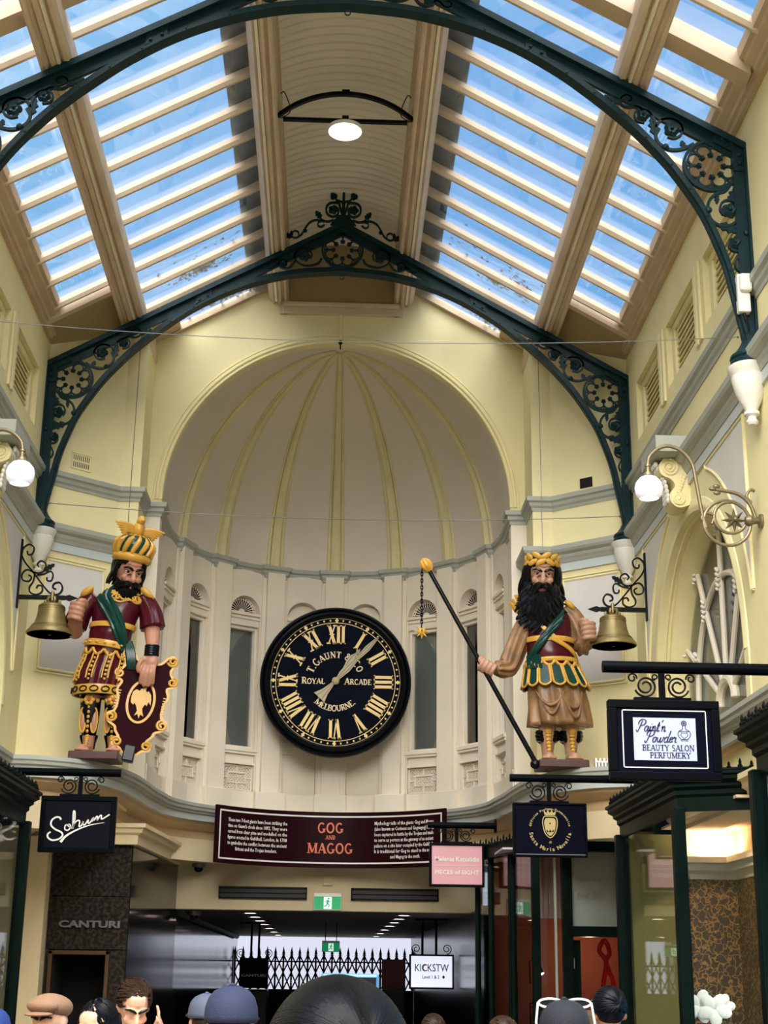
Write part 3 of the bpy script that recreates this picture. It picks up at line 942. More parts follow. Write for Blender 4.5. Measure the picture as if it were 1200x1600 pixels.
def rosette(mb, cx, cz, R, up=90, y=0.0):
    mb.bar(arc(cx, cz, R, 0, 360, 40)[:-1], .022, y - .016, y + .016, closed=True)
    mb.bar(arc(cx, cz, R * .9, 0, 360, 40)[:-1], .010, y - .010, y + .010, closed=True)
    for i in range(8):
        a = up + 45 * i
        fx, fz = cx + R * .46 * cos(RAD(a)), cz + R * .46 * sin(RAD(a))
        flower(mb, fx, fz, R * .125, y, .022, 5, RAD(a))
        g = a + 22.5
        mb.bar(arc(cx + R * .63 * cos(RAD(g)), cz + R * .63 * sin(RAD(g)), R * .255, g - 128, g + 128, 14), .013, y - .010, y + .010)
        mb.bar([(cx + R * .88 * cos(RAD(a)), cz + R * .88 * sin(RAD(a))), (cx + R * .72 * cos(RAD(a)), cz + R * .72 * sin(RAD(a)))], .012, y - .009, y + .009)
def curl(mb, pts, w0=.022, w1=.010, th=.014, n=6, y=0.0):
    P = catmull([(*p, 0) for p in pts], n)
    k = len(P)
    mb.bar([(p.x, p.y) for p in P], [w0 + (w1 - w0) * i / (k - 1) for i in range(k)], y - th, y + th)
RIBPTS = [(2.93, 6.05), (2.905, 6.213), (2.855, 6.48), (2.81, 6.712), (2.74, 6.93), (2.655, 7.15), (2.53, 7.37), (2.395, 7.57), (2.205, 7.797), (2.03, 7.972), (1.82, 8.155), (1.61, 8.32), (1.30, 8.515), (.97, 8.665), (.69, 8.752), (.41, 8.808), (0, 8.842)]
def make_truss(label):
    t = thing('roof_truss', label, 'roof truss', (0, YT2, 6.0))
    O = 6.0
    mk = lambda: MB()
    def fin(mb, name, m='iron_green', parent=None, smooth=False, bev=0):
        mb.v = [(x, y, z - O) for x, y, z in mb.v]
        return mb.build(name, m, t if parent is None else parent, smooth=smooth, bevel=bev)
    # arched rib: T section, continuous from foot to foot
    path = [(p.x, p.y) for p in catmull([(x, z, 0) for x, z in RIBPTS], 4)]
    full = path + [(-x, z) for x, z in reversed(path[:-1])]
    b = mk(); b.bar([(x, z + .03) for x, z in full], .065, -.018, .018); b.bar(full, .022, -.055, .055)
    rib = fin(b, 'arch_rib')
    r = mk()
    for i in range(3, len(full) - 3, 4):
        x, z = full[i]
        r.ball((x, -.056, z + .005), (.010, .008, .010), 6, 4)
    fin(r, 'rivets', parent=rib, smooth=True)['kind'] = 'stuff'
    for sg in (-1, 1):
        b = mk()
        b.bar([(sg * 3.0, 7.715 - .02), (0, 7.715 - .02 + SL * 3.0)], .05, -.06, .06)
        b.bar([(sg * 2.99, 7.63), (0, 7.63 + SL * 3.0)], .10, -.014, .014)
        fin(b, 'top_chord')
        b = mk(); b.box(min(sg * 2.90, sg * 3.0), max(sg * 2.90, sg * 3.0), -.02, .02, 6.05, 7.70); b.box(min(sg * 2.98, sg * 3.005), max(sg * 2.98, sg * 3.005), -.055, .055, 6.05, 7.72)
        fin(b, 'wall_post')
        # corner plate and rivets
        b = mk(); b.prism([(sg * 3.0, 7.70), (sg * 2.78, 7.82), (sg * 2.76, 7.74), (sg * 2.90, 7.66), (sg * 2.90, 7.50), (sg * 3.0, 7.50)], -.03, .03)
        cp = fin(b, 'corner_plate')
        b = mk()
        for (x, z) in ((2.83, 7.765), (2.90, 7.725), (2.95, 7.63), (2.95, 7.56)):
            b.ball((sg * x, -.034, z), (.018, .014, .018), 8, 5)
        fin(b, 'rivets', parent=cp, smooth=True)['kind'] = 'stuff'
        # riveted splice plate where rib meets chord
        b = mk(); b.prism([(sg * 1.52, 8.42), (sg * 1.36, 8.51), (sg * 1.36, 8.62), (sg * 1.52, 8.53)], -.03, .03)
        sp = fin(b, 'splice_plate')
        b = mk()
        for (x, z) in ((1.485, 8.465), (1.40, 8.515), (1.485, 8.525), (1.40, 8.575)):
            b.ball((sg * x, -.034, z), (.014, .012, .014), 8, 5)
        fin(b, 'rivets', parent=sp, smooth=True)['kind'] = 'stuff'
        # urn cap (cone) under the foot
        b = mk(); b.lathe([(.0, 6.16), (.045, 6.16), (.055, 6.12), (.075, 6.08), (.10, 6.045), (.125, 6.02), (.14, 6.01), (.145, 5.99), (.135, 5.975), (.145, 5.955), (.14, 5.935), (.0, 5.93)], (sg * 2.94, 0, 0), 20)
        fin(b, 'foot_cone', smooth=True)
        # ---- spandrel: big rosette, scrolls
        b = mk(); rosette(b, sg * 2.742, 7.547, .205, 90); fin(b, 'rosette')
        m = lambda pts: [(sg * x, z) for x, z in pts]
        b = mk()      # upper scroll chain towards the purlin
        curl(b, m([(2.62, 7.73), (2.55, 7.69), (2.47, 7.672), (2.40, 7.69), (2.345, 7.745), (2.335, 7.83), (2.36, 7.905), (2.42, 7.935), (2.49, 7.925), (2.535, 7.875), (2.53, 7.81), (2.48, 7.775), (2.425, 7.785)]), .024, .016)
        flower(b, sg * 2.459, 7.848, .062)
        leaf(b, sg * 2.34, 7.80, RAD(90 + sg * 10), .16, .045); leaf(b, sg * 2.53, 7.87, RAD(90 + sg * -70), .12, .04); leaf(b, sg * 2.55, 7.69, RAD(90 + sg * 20), .07, .025)
        curl(b, m([(2.34, 7.86), (2.325, 7.93), (2.285, 7.995), (2.22, 8.01), (2.18, 7.97), (2.20, 7.915), (2.255, 7.90)]), .018, .012)
        flower(b, sg * 2.246, 7.962, .05)
        curl(b, m([(2.26, 8.0), (2.20, 8.035), (2.13, 8.03), (2.08, 8.06), (2.09, 8.115), (2.14, 8.13), (2.165, 8.095), (2.135, 8.075)]), .016, .010)
        leaf(b, sg * 2.08, 8.06, RAD(90 - sg * 118 + 90) if False else atan2(.07, -sg * .12), .14, .022)
        b.ball((sg * 2.402, -.02, 7.69), (.026, .02, .026), 8, 6)
        fin(b, 'scrollwork')
        b = mk()      # lower scroll chain down the wall post
        curl(b, m([(2.88, 7.40), (2.84, 7.345), (2.77, 7.315), (2.715, 7.26), (2.695, 7.18), (2.715, 7.10), (2.77, 7.055), (2.84, 7.05), (2.905, 7.09), (2.935, 7.165), (2.92, 7.235), (2.865, 7.265), (2.81, 7.245), (2.79, 7.19), (2.81, 7.14)]), .024, .015)
        flower(b, sg * 2.86, 7.178, .062)
        leaf(b, sg * 2.88, 7.25, RAD(90 + sg * -20), .13, .045); leaf(b, sg * 2.78, 7.06, atan2(-.05, sg * .12), .15, .04); leaf(b, sg * 2.77, 7.31, RAD(-90), .08, .02)
        curl(b, m([(2.88, 7.05), (2.935, 6.99), (2.955, 6.92), (2.93, 6.855), (2.875, 6.845), (2.84, 6.88), (2.845, 6.94)]), .018, .012)
        flower(b, sg * 2.882, 6.913, .05)
        curl(b, m([(2.94, 6.86), (2.90, 6.80), (2.875, 6.74), (2.895, 6.69), (2.945, 6.69), (2.96, 6.74), (2.93, 6.765), (2.905, 6.74)]), .016, .010)
        leaf(b, sg * 2.925, 6.69, RAD(-90), .13, .028)
        b.ball((sg * 2.70, -.02, 7.17), (.026, .02, .026), 8, 6); b.ball((sg * 2.97, -.02, 6.99), (.026, .02, .026), 8, 6)
        fin(b, 'scrollwork')
        # ---- crown: side scrolls under the apex
        b = mk()
        curl(b, m([(.22, 9.0), (.25, 8.945), (.32, 8.915), (.40, 8.91), (.47, 8.94), (.505, 9.0), (.49, 9.07), (.43, 9.11), (.365, 9.10), (.325, 9.05), (.335, 8.99)]), .022, .014)
        flower(b, sg * .40, 9.02, .062); leaf(b, sg * .44, 9.10, RAD(90 + sg * -20), .07, .03)
        curl(b, m([(.50, 8.96), (.55, 8.89), (.61, 8.87), (.665, 8.895), (.665, 8.95), (.62, 8.97), (.58, 8.94)]), .018, .012)
        flower(b, sg * .622, 8.918, .042)
        curl(b, m([(.66, 8.93), (.71, 8.90), (.745, 8.86), (.79, 8.865), (.79, 8.905), (.755, 8.91)]), .014, .009)
        leaf(b, sg * .79, 8.86, atan2(-.02, sg * .1), .12, .022)
        fin(b, 'scrollwork')
        # cresting above the chord
        b = mk()
        curl(b, m([(.0, 9.50), (.035, 9.60), (.05, 9.66), (.10, 9.67), (.155, 9.655), (.185, 9.60), (.17, 9.53), (.11, 9.50), (.06, 9.53), (.055, 9.59), (.09, 9.625)]), .026, .016)
        flower(b, sg * .11, 9.583, .055)
        curl(b, m([(.0, 9.64), (.02, 9.68), (.07, 9.70), (.10, 9.735)]), .018, .012); flower(b, sg * .11, 9.748, .042, k=3)
        curl(b, m([(.10, 9.46), (.17, 9.44), (.23, 9.46), (.25, 9.50)]), .020, .012); leaf(b, sg * .24, 9.48, RAD(90 - sg * 35), .10, .035)
        curl(b, m([(.20, 9.40), (.235, 9.375), (.27, 9.39), (.265, 9.43), (.235, 9.435)]), .016, .010)
        curl(b, m([(.20, 9.44), (.29, 9.455), (.36, 9.42), (.405, 9.35), (.44, 9.28), (.50, 9.235), (.555, 9.25)]), .018, .012)
        b.ball((sg * .405, 0, 9.325), .024, 8, 6)
        curl(b, m([(.47, 9.26), (.475, 9.30), (.51, 9.32), (.54, 9.30)]), .014, .010)
        leaf(b, sg * .54, 9.25, atan2(.02, sg * .1), .10, .035); leaf(b, sg * .55, 9.25, RAD(90), .07, .02)
        fin(b, 'cresting_scroll')
    b = mk(); rosette(b, 0, 9.105, .215, 90); fin(b, 'rosette')
    b = mk(); b.bar([(0, 9.36), (0, 9.80)], [.06, .022], -.016, .016); b.prism([(-.14, 9.40), (.14, 9.40), (.05, 9.52), (-.05, 9.52)], -.015, .015)
    pts = []
    for i in range(12):
        a = pi / 2 + 2 * pi * i / 12; rr = .065 if i % 2 == 0 else .036
        pts.append((rr * cos(a), 9.845 + rr * sin(a)))
    b.prism(pts, -.012, .012)
    fin(b, 'finial')
    b = mk(); b.bar(arc(0, 8.785, .022, 0, 360, 14)[:-1], .008, -.004, .004, closed=True); fin(b, 'hook_ring')
    return t
T2 = make_truss('dark green iron roof truss in front of the apse arch')
T1 = copy_tree(T2)
T1['label'] = 'nearer dark green iron roof truss cut off by the top of the picture'
T1.location.y = YT1
for o in (T1, T2): o['group'] = 'iron roof trusses'

# pendant urns under the truss feet
def urn(sg, y, label):
    b = MB()
    b.lathe([(.0, .0), (.03, .0), (.045, .02), (.03, .045), (.03, .06), (.055, .075), (.055, .095), (.04, .105), (.075, .17), (.105, .24), (.125, .32), (.13, .36), (.125, .365), (.13, .38), (.15, .41), (.155, .435), (.14, .445), (.0, .445)], n=24)
    o = b.build('pendant_urn', 'urn_white', None, smooth=True, loc=(sg * 2.925, y, 5.485))
    tag(o, label, 'urn', 'white pendant urns under the truss feet')
urn(-1, YT2, 'white pendant urn on the left wall above the bell bracket')
urn(1, YT2, 'white pendant urn on the right wall above the bell bracket')
urn(1, YT1, 'large white pendant urn at the right edge under the nearer truss')
# white floodlight box on the nearer truss
b = MB(); b.box(-.045, .045, -.035, .035, 0, .3)
fl_ = thing('security_lamp', 'small white light fitting strapped to the nearer truss post', 'light fitting', (2.90, YT1 - .06, 6.32))
b.build('housing', 'urn_white', fl_, bevel=.012)
b = MB(); b.box(-.035, .055, -.075, -.02, .15, .29); b.build('lens_cover', 'urn_white', fl_, bevel=.02)
b = MB(); b.tube([(0, 0, .0), (.01, .0, -.04), (.03, .02, -.12)], .012, 8); b.build('cable', 'wrought', fl_, smooth=True)

# lantern light: arched bracket, tie bar and round lamp
LM = thing('pendant_light', 'round glowing lamp hung from a black arched bar in the roof lantern', 'ceiling lamp', (0, 11.6, 9.0))
b = MB(); pts = arc(0, -.50, .86, 45, 135, 24); b.bar(pts, .035, -.02, .02); b.build('arched_bar', 'iron_black', LM)
b = MB(); b.bar([(-.56, .08), (.56, .08)], .028, -.02, .02); b.build('tie_bar', 'iron_black', LM)
b = MB(); b.box(-.03, .03, -.03, .03, .06, .12); b.box(-.035, .035, -.03, .03, .35, .39); b.build('clamp', 'iron_black', LM)
b = MB(); b.lathe([(0, .06), (.05, .055), (.13, .02), (.16, -.0), (.16, -.03), (.148, -.032), (.148, -.02), (0, -.02)], n=32); b.build('lamp_housing', 'urn_white', LM, smooth=True)
emit('lamp_disc', (255, 252, 244), 3.0)
b = MB(); b.lathe([(0, -.024), (.146, -.024), (.140, -.034), (.08, -.046), (0, -.05)], n=32); b.build('diffuser', 'lamp_disc', LM, smooth=True)
for sg in (-1, 1):
    b = MB(); b.tube(catmull([(sg * .58, .02, .10), (sg * .50, 0.05, .2), (sg * .56, .1, .42), (sg * .60, .15, .44)], 6), .005, 5); b.build('cable', 'wrought', LM)
# stay wires across the arcade
def wire(name, p, q, label, sag=.05, r=.006):
    P = [Vector(p).lerp(Vector(q), i / 12) - Vector((0, 0, sag * 4 * (i / 12) * (1 - i / 12))) for i in range(13)]
    b = MB(); b.tube(P, r, 5)
    for e in (P[0], P[-1]):
        b.ball(e, r * 3.2, 7, 5)
    c = P[0]; b.v = [(x - c.x, y - c.y, z - c.z) for x, y, z in b.v]
    tag(b.build(name, 'wire', None, smooth=True, loc=c), label, 'wire')
wire('stay_wire', (-2.86, YT2 - .05, 6.19), (2.86, YT2 - .05, 6.19), 'thin stay wire strung between the feet of the far truss', .10, .004)
wire('stay_wire', (-2.86, YT1 - .0, 6.16), (2.86, YT1 - .0, 6.16), 'thin stay wire strung between the feet of the nearer truss', .12, .003)
for sg, nm in ((-1, 'left'), (1, 'right')):
    wire('vertical_wire', (sg * 2.13, 14.55, 8.25), (sg * 2.13, 14.5, 5.7), 'thin vertical wire hanging down to the head of the %s giant' % nm, 0, .004)
# ================================================================== LETTERING HELPERS
def ell(cx, cz, rx, rz, a0, a1, n=12):
    return [(cx + rx * cos(RAD(a0 + (a1 - a0) * i / n)), cz + rz * sin(RAD(a0 + (a1 - a0) * i / n))) for i in range(n + 1)]
TK, TN = .17, .075
SERIF = {
 'A': (.78, [([(.06, 0), (.39, 1)], TN), ([(.39, 1), (.72, 0)], TK), ([(.18, .34), (.60, .34)], TN)], [(.06, 0), (.72, 0)]),
 'B': (.68, [([(.16, 0), (.16, 1)], TK), ([(.1, .965)] + ell(.36, .74, .20, .225, 90, -90) + [(.16, .515)], .10), ([(.16, .515)] + ell(.38, .27, .23, .235, 90, -90) + [(.1, .035)], .11)], [(.12, 0), (.12, 1)]),
 'C': (.74, [(ell(.42, .5, .32, .465, 48, 312, 22), .12)], []),
 'D': (.78, [([(.16, 0), (.16, 1)], TK), ([(.1, .965)] + ell(.32, .5, .34, .465, 90, -90, 16) + [(.1, .035)], .12)], [(.12, 0), (.12, 1)]),
 'E': (.64, [([(.16, 0), (.16, 1)], TK), ([(.1, .965), (.58, .965), (.58, .80)], TN), ([(.16, .51), (.44, .51)], TN), ([(.1, .035), (.60, .035), (.60, .22)], TN)], [(.12, 0), (.12, 1)]),
 'F': (.60, [([(.16, 0), (.16, 1)], TK), ([(.1, .965), (.56, .965), (.56, .80)], TN), ([(.16, .51), (.44, .51)], TN)], [(.16, 0), (.12, 1)]),
 'G': (.80, [(ell(.42, .5, .32, .465, 48, 330, 22), .12), ([(.66, .08), (.66, .42)], TK)], [(.66, .42)]),
 'I': (.34, [([(.17, 0), (.17, 1)], TK)], [(.17, 0), (.17, 1)]),
 'L': (.62, [([(.16, 0), (.16, 1)], TK), ([(.1, .035), (.58, .035), (.58, .24)], TN)], [(.12, 0), (.16, 1)]),
 'M': (.98, [([(.12, 0), (.12, 1)], TN), ([(.12, 1), (.49, .08)], TK), ([(.49, .08), (.86, 1)], TN), ([(.86, 0), (.86, 1)], TK)], [(.12, 0), (.86, 0), (.12, 1), (.86, 1)]),
 'N': (.82, [([(.12, 0), (.12, 1)], TN), ([(.12, 1), (.70, 0)], TK), ([(.70, 0), (.70, 1)], TN)], [(.12, 0), (.12, 1), (.70, 1)]),
 'O': (.82, [(ell(.41, .5, .33, .465, 0, 360, 26), .13)], []),
 'P': (.66, [([(.16, 0), (.16, 1)], TK), ([(.1, .965)] + ell(.36, .72, .22, .245, 90, -90) + [(.16, .475)], .11)], [(.16, 0), (.12, 1)]),
 'R': (.74, [([(.16, 0), (.16, 1)], TK), ([(.1, .965)] + ell(.36, .74, .21, .225, 90, -90) + [(.16, .515)], .11), ([(.38, .5), (.68, .02)], TK)], [(.16, 0), (.12, 1), (.68, 0)]),
 'S': (.60, [([(p[0], p[1]) for p in ell(.30, .74, .20, .225, 35, 235, 12)] + [(p[0], p[1]) for p in ell(.30, .265, .22, .23, 70, -140, 14)], .12)], []),
 'T': (.70, [([(.35, 0), (.35, 1)], TK), ([(.05, .78), (.05, .965), (.65, .965), (.65, .78)], TN)], [(.35, 0)]),
 'U': (.80, [([(.16, 1), (.16, .32)] + ell(.40, .32, .24, .285, 180, 360, 14) + [(.64, 1)], .11)], [(.16, 1), (.64, 1)]),
 'V': (.76, [([(.06, 1), (.38, 0)], TK), ([(.38, 0), (.70, 1)], TN)], [(.06, 1), (.70, 1)]),
 'X': (.78, [([(.08, 1), (.70, 0)], TK), ([(.70, 1), (.08, 0)], TN)], [(.08, 0), (.08, 1), (.70, 0), (.70, 1)]),
 'Y': (.74, [([(.06, 1), (.37, .48)], TK), ([(.37, .48), (.68, 1)], TN), ([(.37, 0), (.37, .5)], TK)], [(.37, 0), (.06, 1), (.68, 1)]),
 '&': (.80, [([(.70, .42), (.52, .10), (.30, .03), (.12, .16), (.14, .36), (.44, .66), (.42, .90), (.28, .95), (.18, .80), (.30, .55), (.72, .03)], .10)], []),
 '.': (.26, [([(.13, .0), (.13, .13)], .14)], []), ' ': (.36, [], []), "'": (.2, [([(.1, .95), (.06, .72)], .09)], []),
}
def serif_width(s, h, track=.06): return sum((SERIF[c][0] + track) * h * (1 if c.isupper() or c in ' .&' else .78) for c in [q for q in s])
def serif_text(mb, s, h, T=None, d=.004, small=None, track=.06, arcR=None, a_mid=90, inward=False, wt=1.0):
    """own serif capitals: lower-case letters are drawn as small capitals; optional lettering on an arc"""
    adv = []
    for c in s:
        k = h * (small or .78) if c.islower() else h
        g = SERIF.get(c.upper(), SERIF[' '])
        adv.append((g, k, (g[0] + track) * k))
    tot = sum(a[2] for a in adv); x = -tot / 2
    keep = mb.T
    for g, k, w_ in adv:
        if arcR:
            xm = x + w_ / 2
            if not inward:
                a = RAD(a_mid) - xm / arcR
                M_ = Matrix.Translation((arcR * cos(a), 0, arcR * sin(a))) @ Matrix.Rotation(-(a - pi / 2), 4, 'Y')
            else:
                a = RAD(a_mid) + xm / arcR
                M_ = Matrix.Translation((arcR * cos(a), 0, arcR * sin(a))) @ Matrix.Rotation(-(a + pi / 2), 4, 'Y')
            M_ = M_ @ Matrix.Translation((-w_ / 2, 0, 0))
        else:
            M_ = Matrix.Translation((x, 0, 0))
        B = M_ @ Matrix.Diagonal((k, 1, k, 1))
        mb.T = (T @ B) if T is not None else B
        if keep is not None: mb.T = keep @ mb.T
        for pts, wd in g[1]: mb.bar(pts, wd * wt, -d, 0)
        for (sx, sz) in g[2]:
            z0 = sz - .0 if sz == 0 else sz - .06
            mb.box(sx - .17, sx + .17, -d, 0, z0, z0 + .06)
        x += w_
    mb.T = keep
    return tot
CUR = {
 'a': (.46, [[(.32, .38), (.2, .45), (.06, .3), (.08, .06), (.2, .0), (.32, .15), (.34, .42), (.33, .1), (.4, .0), (.48, .08)]]),
 'i': (.22, [[(.0, .08), (.08, .42), (.08, .1), (.14, 0), (.22, .08)], [(.12, .6), (.13, .64)]]),
 'n': (.42, [[(.0, .3), (.08, .42), (.06, .0)], [(.06, .2), (.18, .42), (.28, .38), (.27, .1), (.33, 0), (.42, .08)]]),
 't': (.26, [[(.0, .08), (.1, .8), (.1, .12), (.16, 0), (.26, .08)], [(-.02, .5), (.22, .52)]]),
 'o': (.40, [[(.16, .44), (.04, .3), (.06, .05), (.18, 0), (.3, .15), (.28, .38), (.16, .44)], [(.28, .36), (.40, .34)]]),
 'w': (.58, [[(.0, .4), (.06, .1), (.14, 0), (.24, .15), (.28, .42), (.28, .1), (.36, 0), (.48, .15), (.5, .42), (.58, .36)]]),
 'd': (.48, [[(.32, .38), (.2, .45), (.06, .3), (.08, .06), (.2, 0), (.32, .15), (.42, .98)], [(.34, .3), (.35, .08), (.42, 0), (.5, .08)]]),
 'e': (.32, [[(.04, .22), (.24, .28), (.2, .44), (.08, .38), (.04, .15), (.14, 0), (.32, .1)]]),
 'r': (.34, [[(.0, .3), (.06, .46), (.1, .38), (.22, .4), (.2, .1), (.28, 0), (.34, .06)]]),
 'P': (.62, [[(.3, .9), (.22, .4), (.14, .0), (.0, .02), (-.02, .12)], [(.05, .55), (.02, .8), (.2, 1.0), (.45, 1.0), (.62, .85), (.56, .6), (.35, .48), (.24, .54)]]),
 "'": (.14, [[(.1, 1.0), (.04, .8)]]),
 'S': (.70, [[(.62, .80), (.56, .95), (.40, 1.0), (.26, .88), (.30, .68), (.48, .50), (.54, .28), (.40, .06), (.16, .0), (.0, .12), (.04, .26)]]),
 'h': (.44, [[(.0, .05), (.16, .5), (.24, 1.0), (.16, 1.02), (.12, .7), (.08, .0)], [(.08, .2), (.2, .42), (.3, .36), (.28, .08), (.36, 0), (.46, .1)]]),
 'u': (.46, [[(.0, .1), (.06, .42), (.05, .1), (.14, 0), (.26, .12), (.32, .42), (.3, .1), (.38, 0), (.48, .1)]]),
 'm': (.66, [[(.0, .1), (.08, .42), (.05, .0)], [(.06, .2), (.16, .42), (.25, .36), (.23, .0)], [(.24, .2), (.35, .42), (.45, .36), (.42, .1), (.50, 0), (.66, .16)]]),
 ' ': (.3, []),
}
def cursive(mb, s, h, T, wt=.06, shear=.32, d=.003):
    tot = sum(CUR[c][0] for c in s) * h; x = -tot / 2
    keep = mb.T
    mb.T = T
    for c in s:
        for st in CUR[c][1]:
            P = catmull([(p[0], p[1], 0) for p in st], 4)
            pts = [(x + (p.x + shear * p.y) * h, p.y * h) for p in P]
            n = len(pts)
            mb.bar(pts, [wt * h * (.75 + .5 * abs(sin(2.5 * i / n * pi))) for i in range(n)], -d, 0)
        x += CUR[c][0] * h
    mb.T = keep

# ================================================================== CLOCK
mat('clock_black', (6, 8, 13), 0.3, spec=0.12)
mat('clock_face', (8, 14, 26), 0.6, var=0.35, vscale=3, spec=0.03)
mat('clock_gold', (232, 200, 128), 0.45, spec=0.4)
mat('clock_cream', (238, 216, 172), 0.5)
mat('hand_gold', (158, 142, 100), 0.4, var=.1)
CLK = thing('wall_clock', 'large round black clock with gold Roman numerals in the middle of the apse', 'clock', (0.035, 17.42, 5.09))
CR = .905
b = MB(); b.lathe([(0, .10), (CR * .97, .10), (CR, .07), (CR, -.01), (CR * .985, -.03), (CR * .965, -.035), (CR * .95, -.02), (CR * .93, -.05), (CR * .905, -.055), (CR * .885, -.03), (CR * .865, -.025), (CR * .85, .0), (0, .0)], n=72, axis='y')
b.v = [(x, -(-y), z) for x, y, z in b.v]
b.build('rim', 'clock_black', CLK, smooth=True)
b = MB(); b.lathe([(0, -.004), (CR * .86, -.004), (CR * .86, .01), (0, .01)], n=72, axis='y'); b.build('dial', 'clock_face', CLK)
for R, w_ in ((.775, .010), (.715, .008)):
    b = MB(); b.bar(arc(0, 0, R * 1.0, 0, 360, 72)[:-1], w_, -.008, -.004, closed=True); b.build('dial_ring', 'clock_gold', CLK)
for i in range(60):
    a = 2 * pi * i / 60
    r0, k = .745, (.024 if i % 5 == 0 else .012)
    b = MB(); b.T = Matrix.Rotation(-a, 4, 'Y') @ Matrix.Translation((0, 0, r0))
    b.prism([(-k, 0), (0, k * 1.2), (k, 0), (0, -k * 1.2)], -.009, -.004)
    if i % 5 == 0: b.prism([(-k * .5, -.03), (k * .5, -.03), (k * .25, .03), (-k * .25, .03)], -.0085, -.004)
    b.build('minute_mark', 'clock_gold', CLK)
for i, s in enumerate(['XII', 'I', 'II', 'III', 'IIII', 'V', 'VI', 'VII', 'VIII', 'IX', 'X', 'XI']):
    a = 2 * pi * i / 12
    b = MB()
    b.T = Matrix.Rotation(a, 4, 'Y') @ Matrix.Translation((0, 0, .455))
    h = .235
    # compact numerals
    wd = {'I': .245, 'V': .40, 'X': .44}
    tot = sum(wd[c] for c in s) * h; x = -tot / 2
    base = b.T
    for c in s:
        w_ = wd[c] * h; cx = x + w_ / 2
        if c == 'I':
            b.box(cx - .018, cx + .018, -.012, -.004, 0, h); b.box(cx - .027, cx + .027, -.012, -.004, 0, .016); b.box(cx - .027, cx + .027, -.012, -.004, h - .016, h)
        elif c == 'V':
            b.bar([(cx - .032, h), (cx + .004, 0)], .036, -.012, -.004); b.bar([(cx + .034, h), (cx + .008, 0)], .014, -.012, -.004)
            b.box(cx - .056, cx - .008, -.012, -.004, h - .016, h); b.box(cx + .014, cx + .054, -.012, -.004, h - .016, h)
        else:
            b.bar([(cx - .036, h), (cx + .036, 0)], .036, -.012, -.004); b.bar([(cx + .036, h), (cx - .036, 0)], .014, -.0115, -.004)
            for zz in (0, h - .018):
                b.box(cx - .060, cx - .012, -.012, -.004, zz, zz + .016); b.box(cx + .012, cx + .060, -.012, -.004, zz, zz + .016)
            b.prism([(cx - .035, h / 2), (cx, h / 2 + .02), (cx + .035, h / 2), (cx, h / 2 - .02)], -.0122, -.004)
        x += w_
    b.build('numeral', 'clock_gold', CLK)
TXY = Matrix.Translation((0, -.004, 0))
b = MB(); serif_text(b, 'T.Gaunt & Co', .090, TXY, arcR=.285, a_mid=92, small=.86, track=.03, wt=1.2); b.build('maker_name', 'clock_cream', CLK)
b = MB(); serif_text(b, 'Royal', .080, Matrix.Translation((-.265, -.004, -.035)), wt=1.2, small=.84, track=.06); b.build('arcade_name', 'clock_cream', CLK)
b = MB(); serif_text(b, 'Arcade', .078, Matrix.Translation((.27, -.004, -.035)), wt=1.2, small=.84, track=.06); b.build('arcade_name', 'clock_cream', CLK)
b = MB(); serif_text(b, 'Melbourne.', .085, TXY, arcR=.36, a_mid=-90, inward=True, wt=1.2, small=.84, track=.05); b.build('city_name', 'clock_cream', CLK)
# hands
def hand(deg, poly, y, name):
    b = MB(); b.T = Matrix.Rotation(RAD(deg), 4, 'Y')
    b.prism([(w_, z) for w_, z in poly] + [(-w_, z) for w_, z in reversed(poly)], y, y + .01)
    b.build(name, 'hand_gold', CLK)
    b = MB(); b.T = Matrix.Rotation(RAD(deg), 4, 'Y')
    b.bar([(w_ * .45, z) for w_, z in poly], .004, y - .002, y); b.bar([(-w_ * .45, z) for w_, z in poly], .004, y - .002, y)
    b.build('hand_outline', 'clock_black', CLK)
hand(36, [(.012, 0), (.03, .12), (.025, .18), (.05, .30), (.045, .36), (.012, .42), (.022, .44), (.001, .50)], -.03, 'hour_hand')
hand(43, [(.085, -.28), (.045, -.18), (.02, -.05), (.02, .05), (.04, .20), (.03, .28), (.02, .36), (.035, .55), (.022, .66), (.012, .72), (.001, .76)], -.045, 'minute_hand')
b = MB(); b.lathe([(0, -.06), (.03, -.058), (.045, -.05), (.045, -.02), (0, -.02)], n=20, axis='y'); b.build('hub', 'hand_gold', CLK, smooth=True)
b = MB(); b.box(-.05, .05, .08, .45, -.4, .4); b.build('mounting_arm', 'clock_black', CLK)

# ================================================================== GOG AND MAGOG SIGN (curved board)
mat('sign_maroon', (34, 8, 14), 0.35, spec=0.05)
mat('sign_white', (226, 222, 214), 0.5)
mat('sign_orange', (214, 104, 72), 0.5)
SR, SA = 1.58, 0.955       # radius and half-angle
GS = thing('story_sign', 'curved maroon story board with an orange title below the clock', 'sign', (0.02, AC, 2.93))
def bend(mb, off):
    out = []
    for x, y, z in mb.v:
        a = x / SR; R = SR + y - off
        out.append((R * sin(a), R * cos(a), z))
    mb.v = out
def flatstrip(mb, x0, x1, y0, y1, z0, z1, n=40):
    rings = []
    for i in range(n + 1):
        x = x0 + (x1 - x0) * i / n
        rings.append([(x, y0, z0), (x, y1, z0), (x, y1, z1), (x, y0, z1)])
    mb.rings(rings)
LH = SR * SA; SH = .64
for xx in (-.9, 0, .9):
    b = MB(); b.box(xx - .03, xx + .03, .03, .32, .42, .46); bend(b, 0); b.build('fixing_bracket', 'wrought', GS)
b = MB(); flatstrip(b, -LH, LH, 0, .03, 0, SH); bend(b, 0); b.build('board', 'sign_maroon', GS, smooth=30)
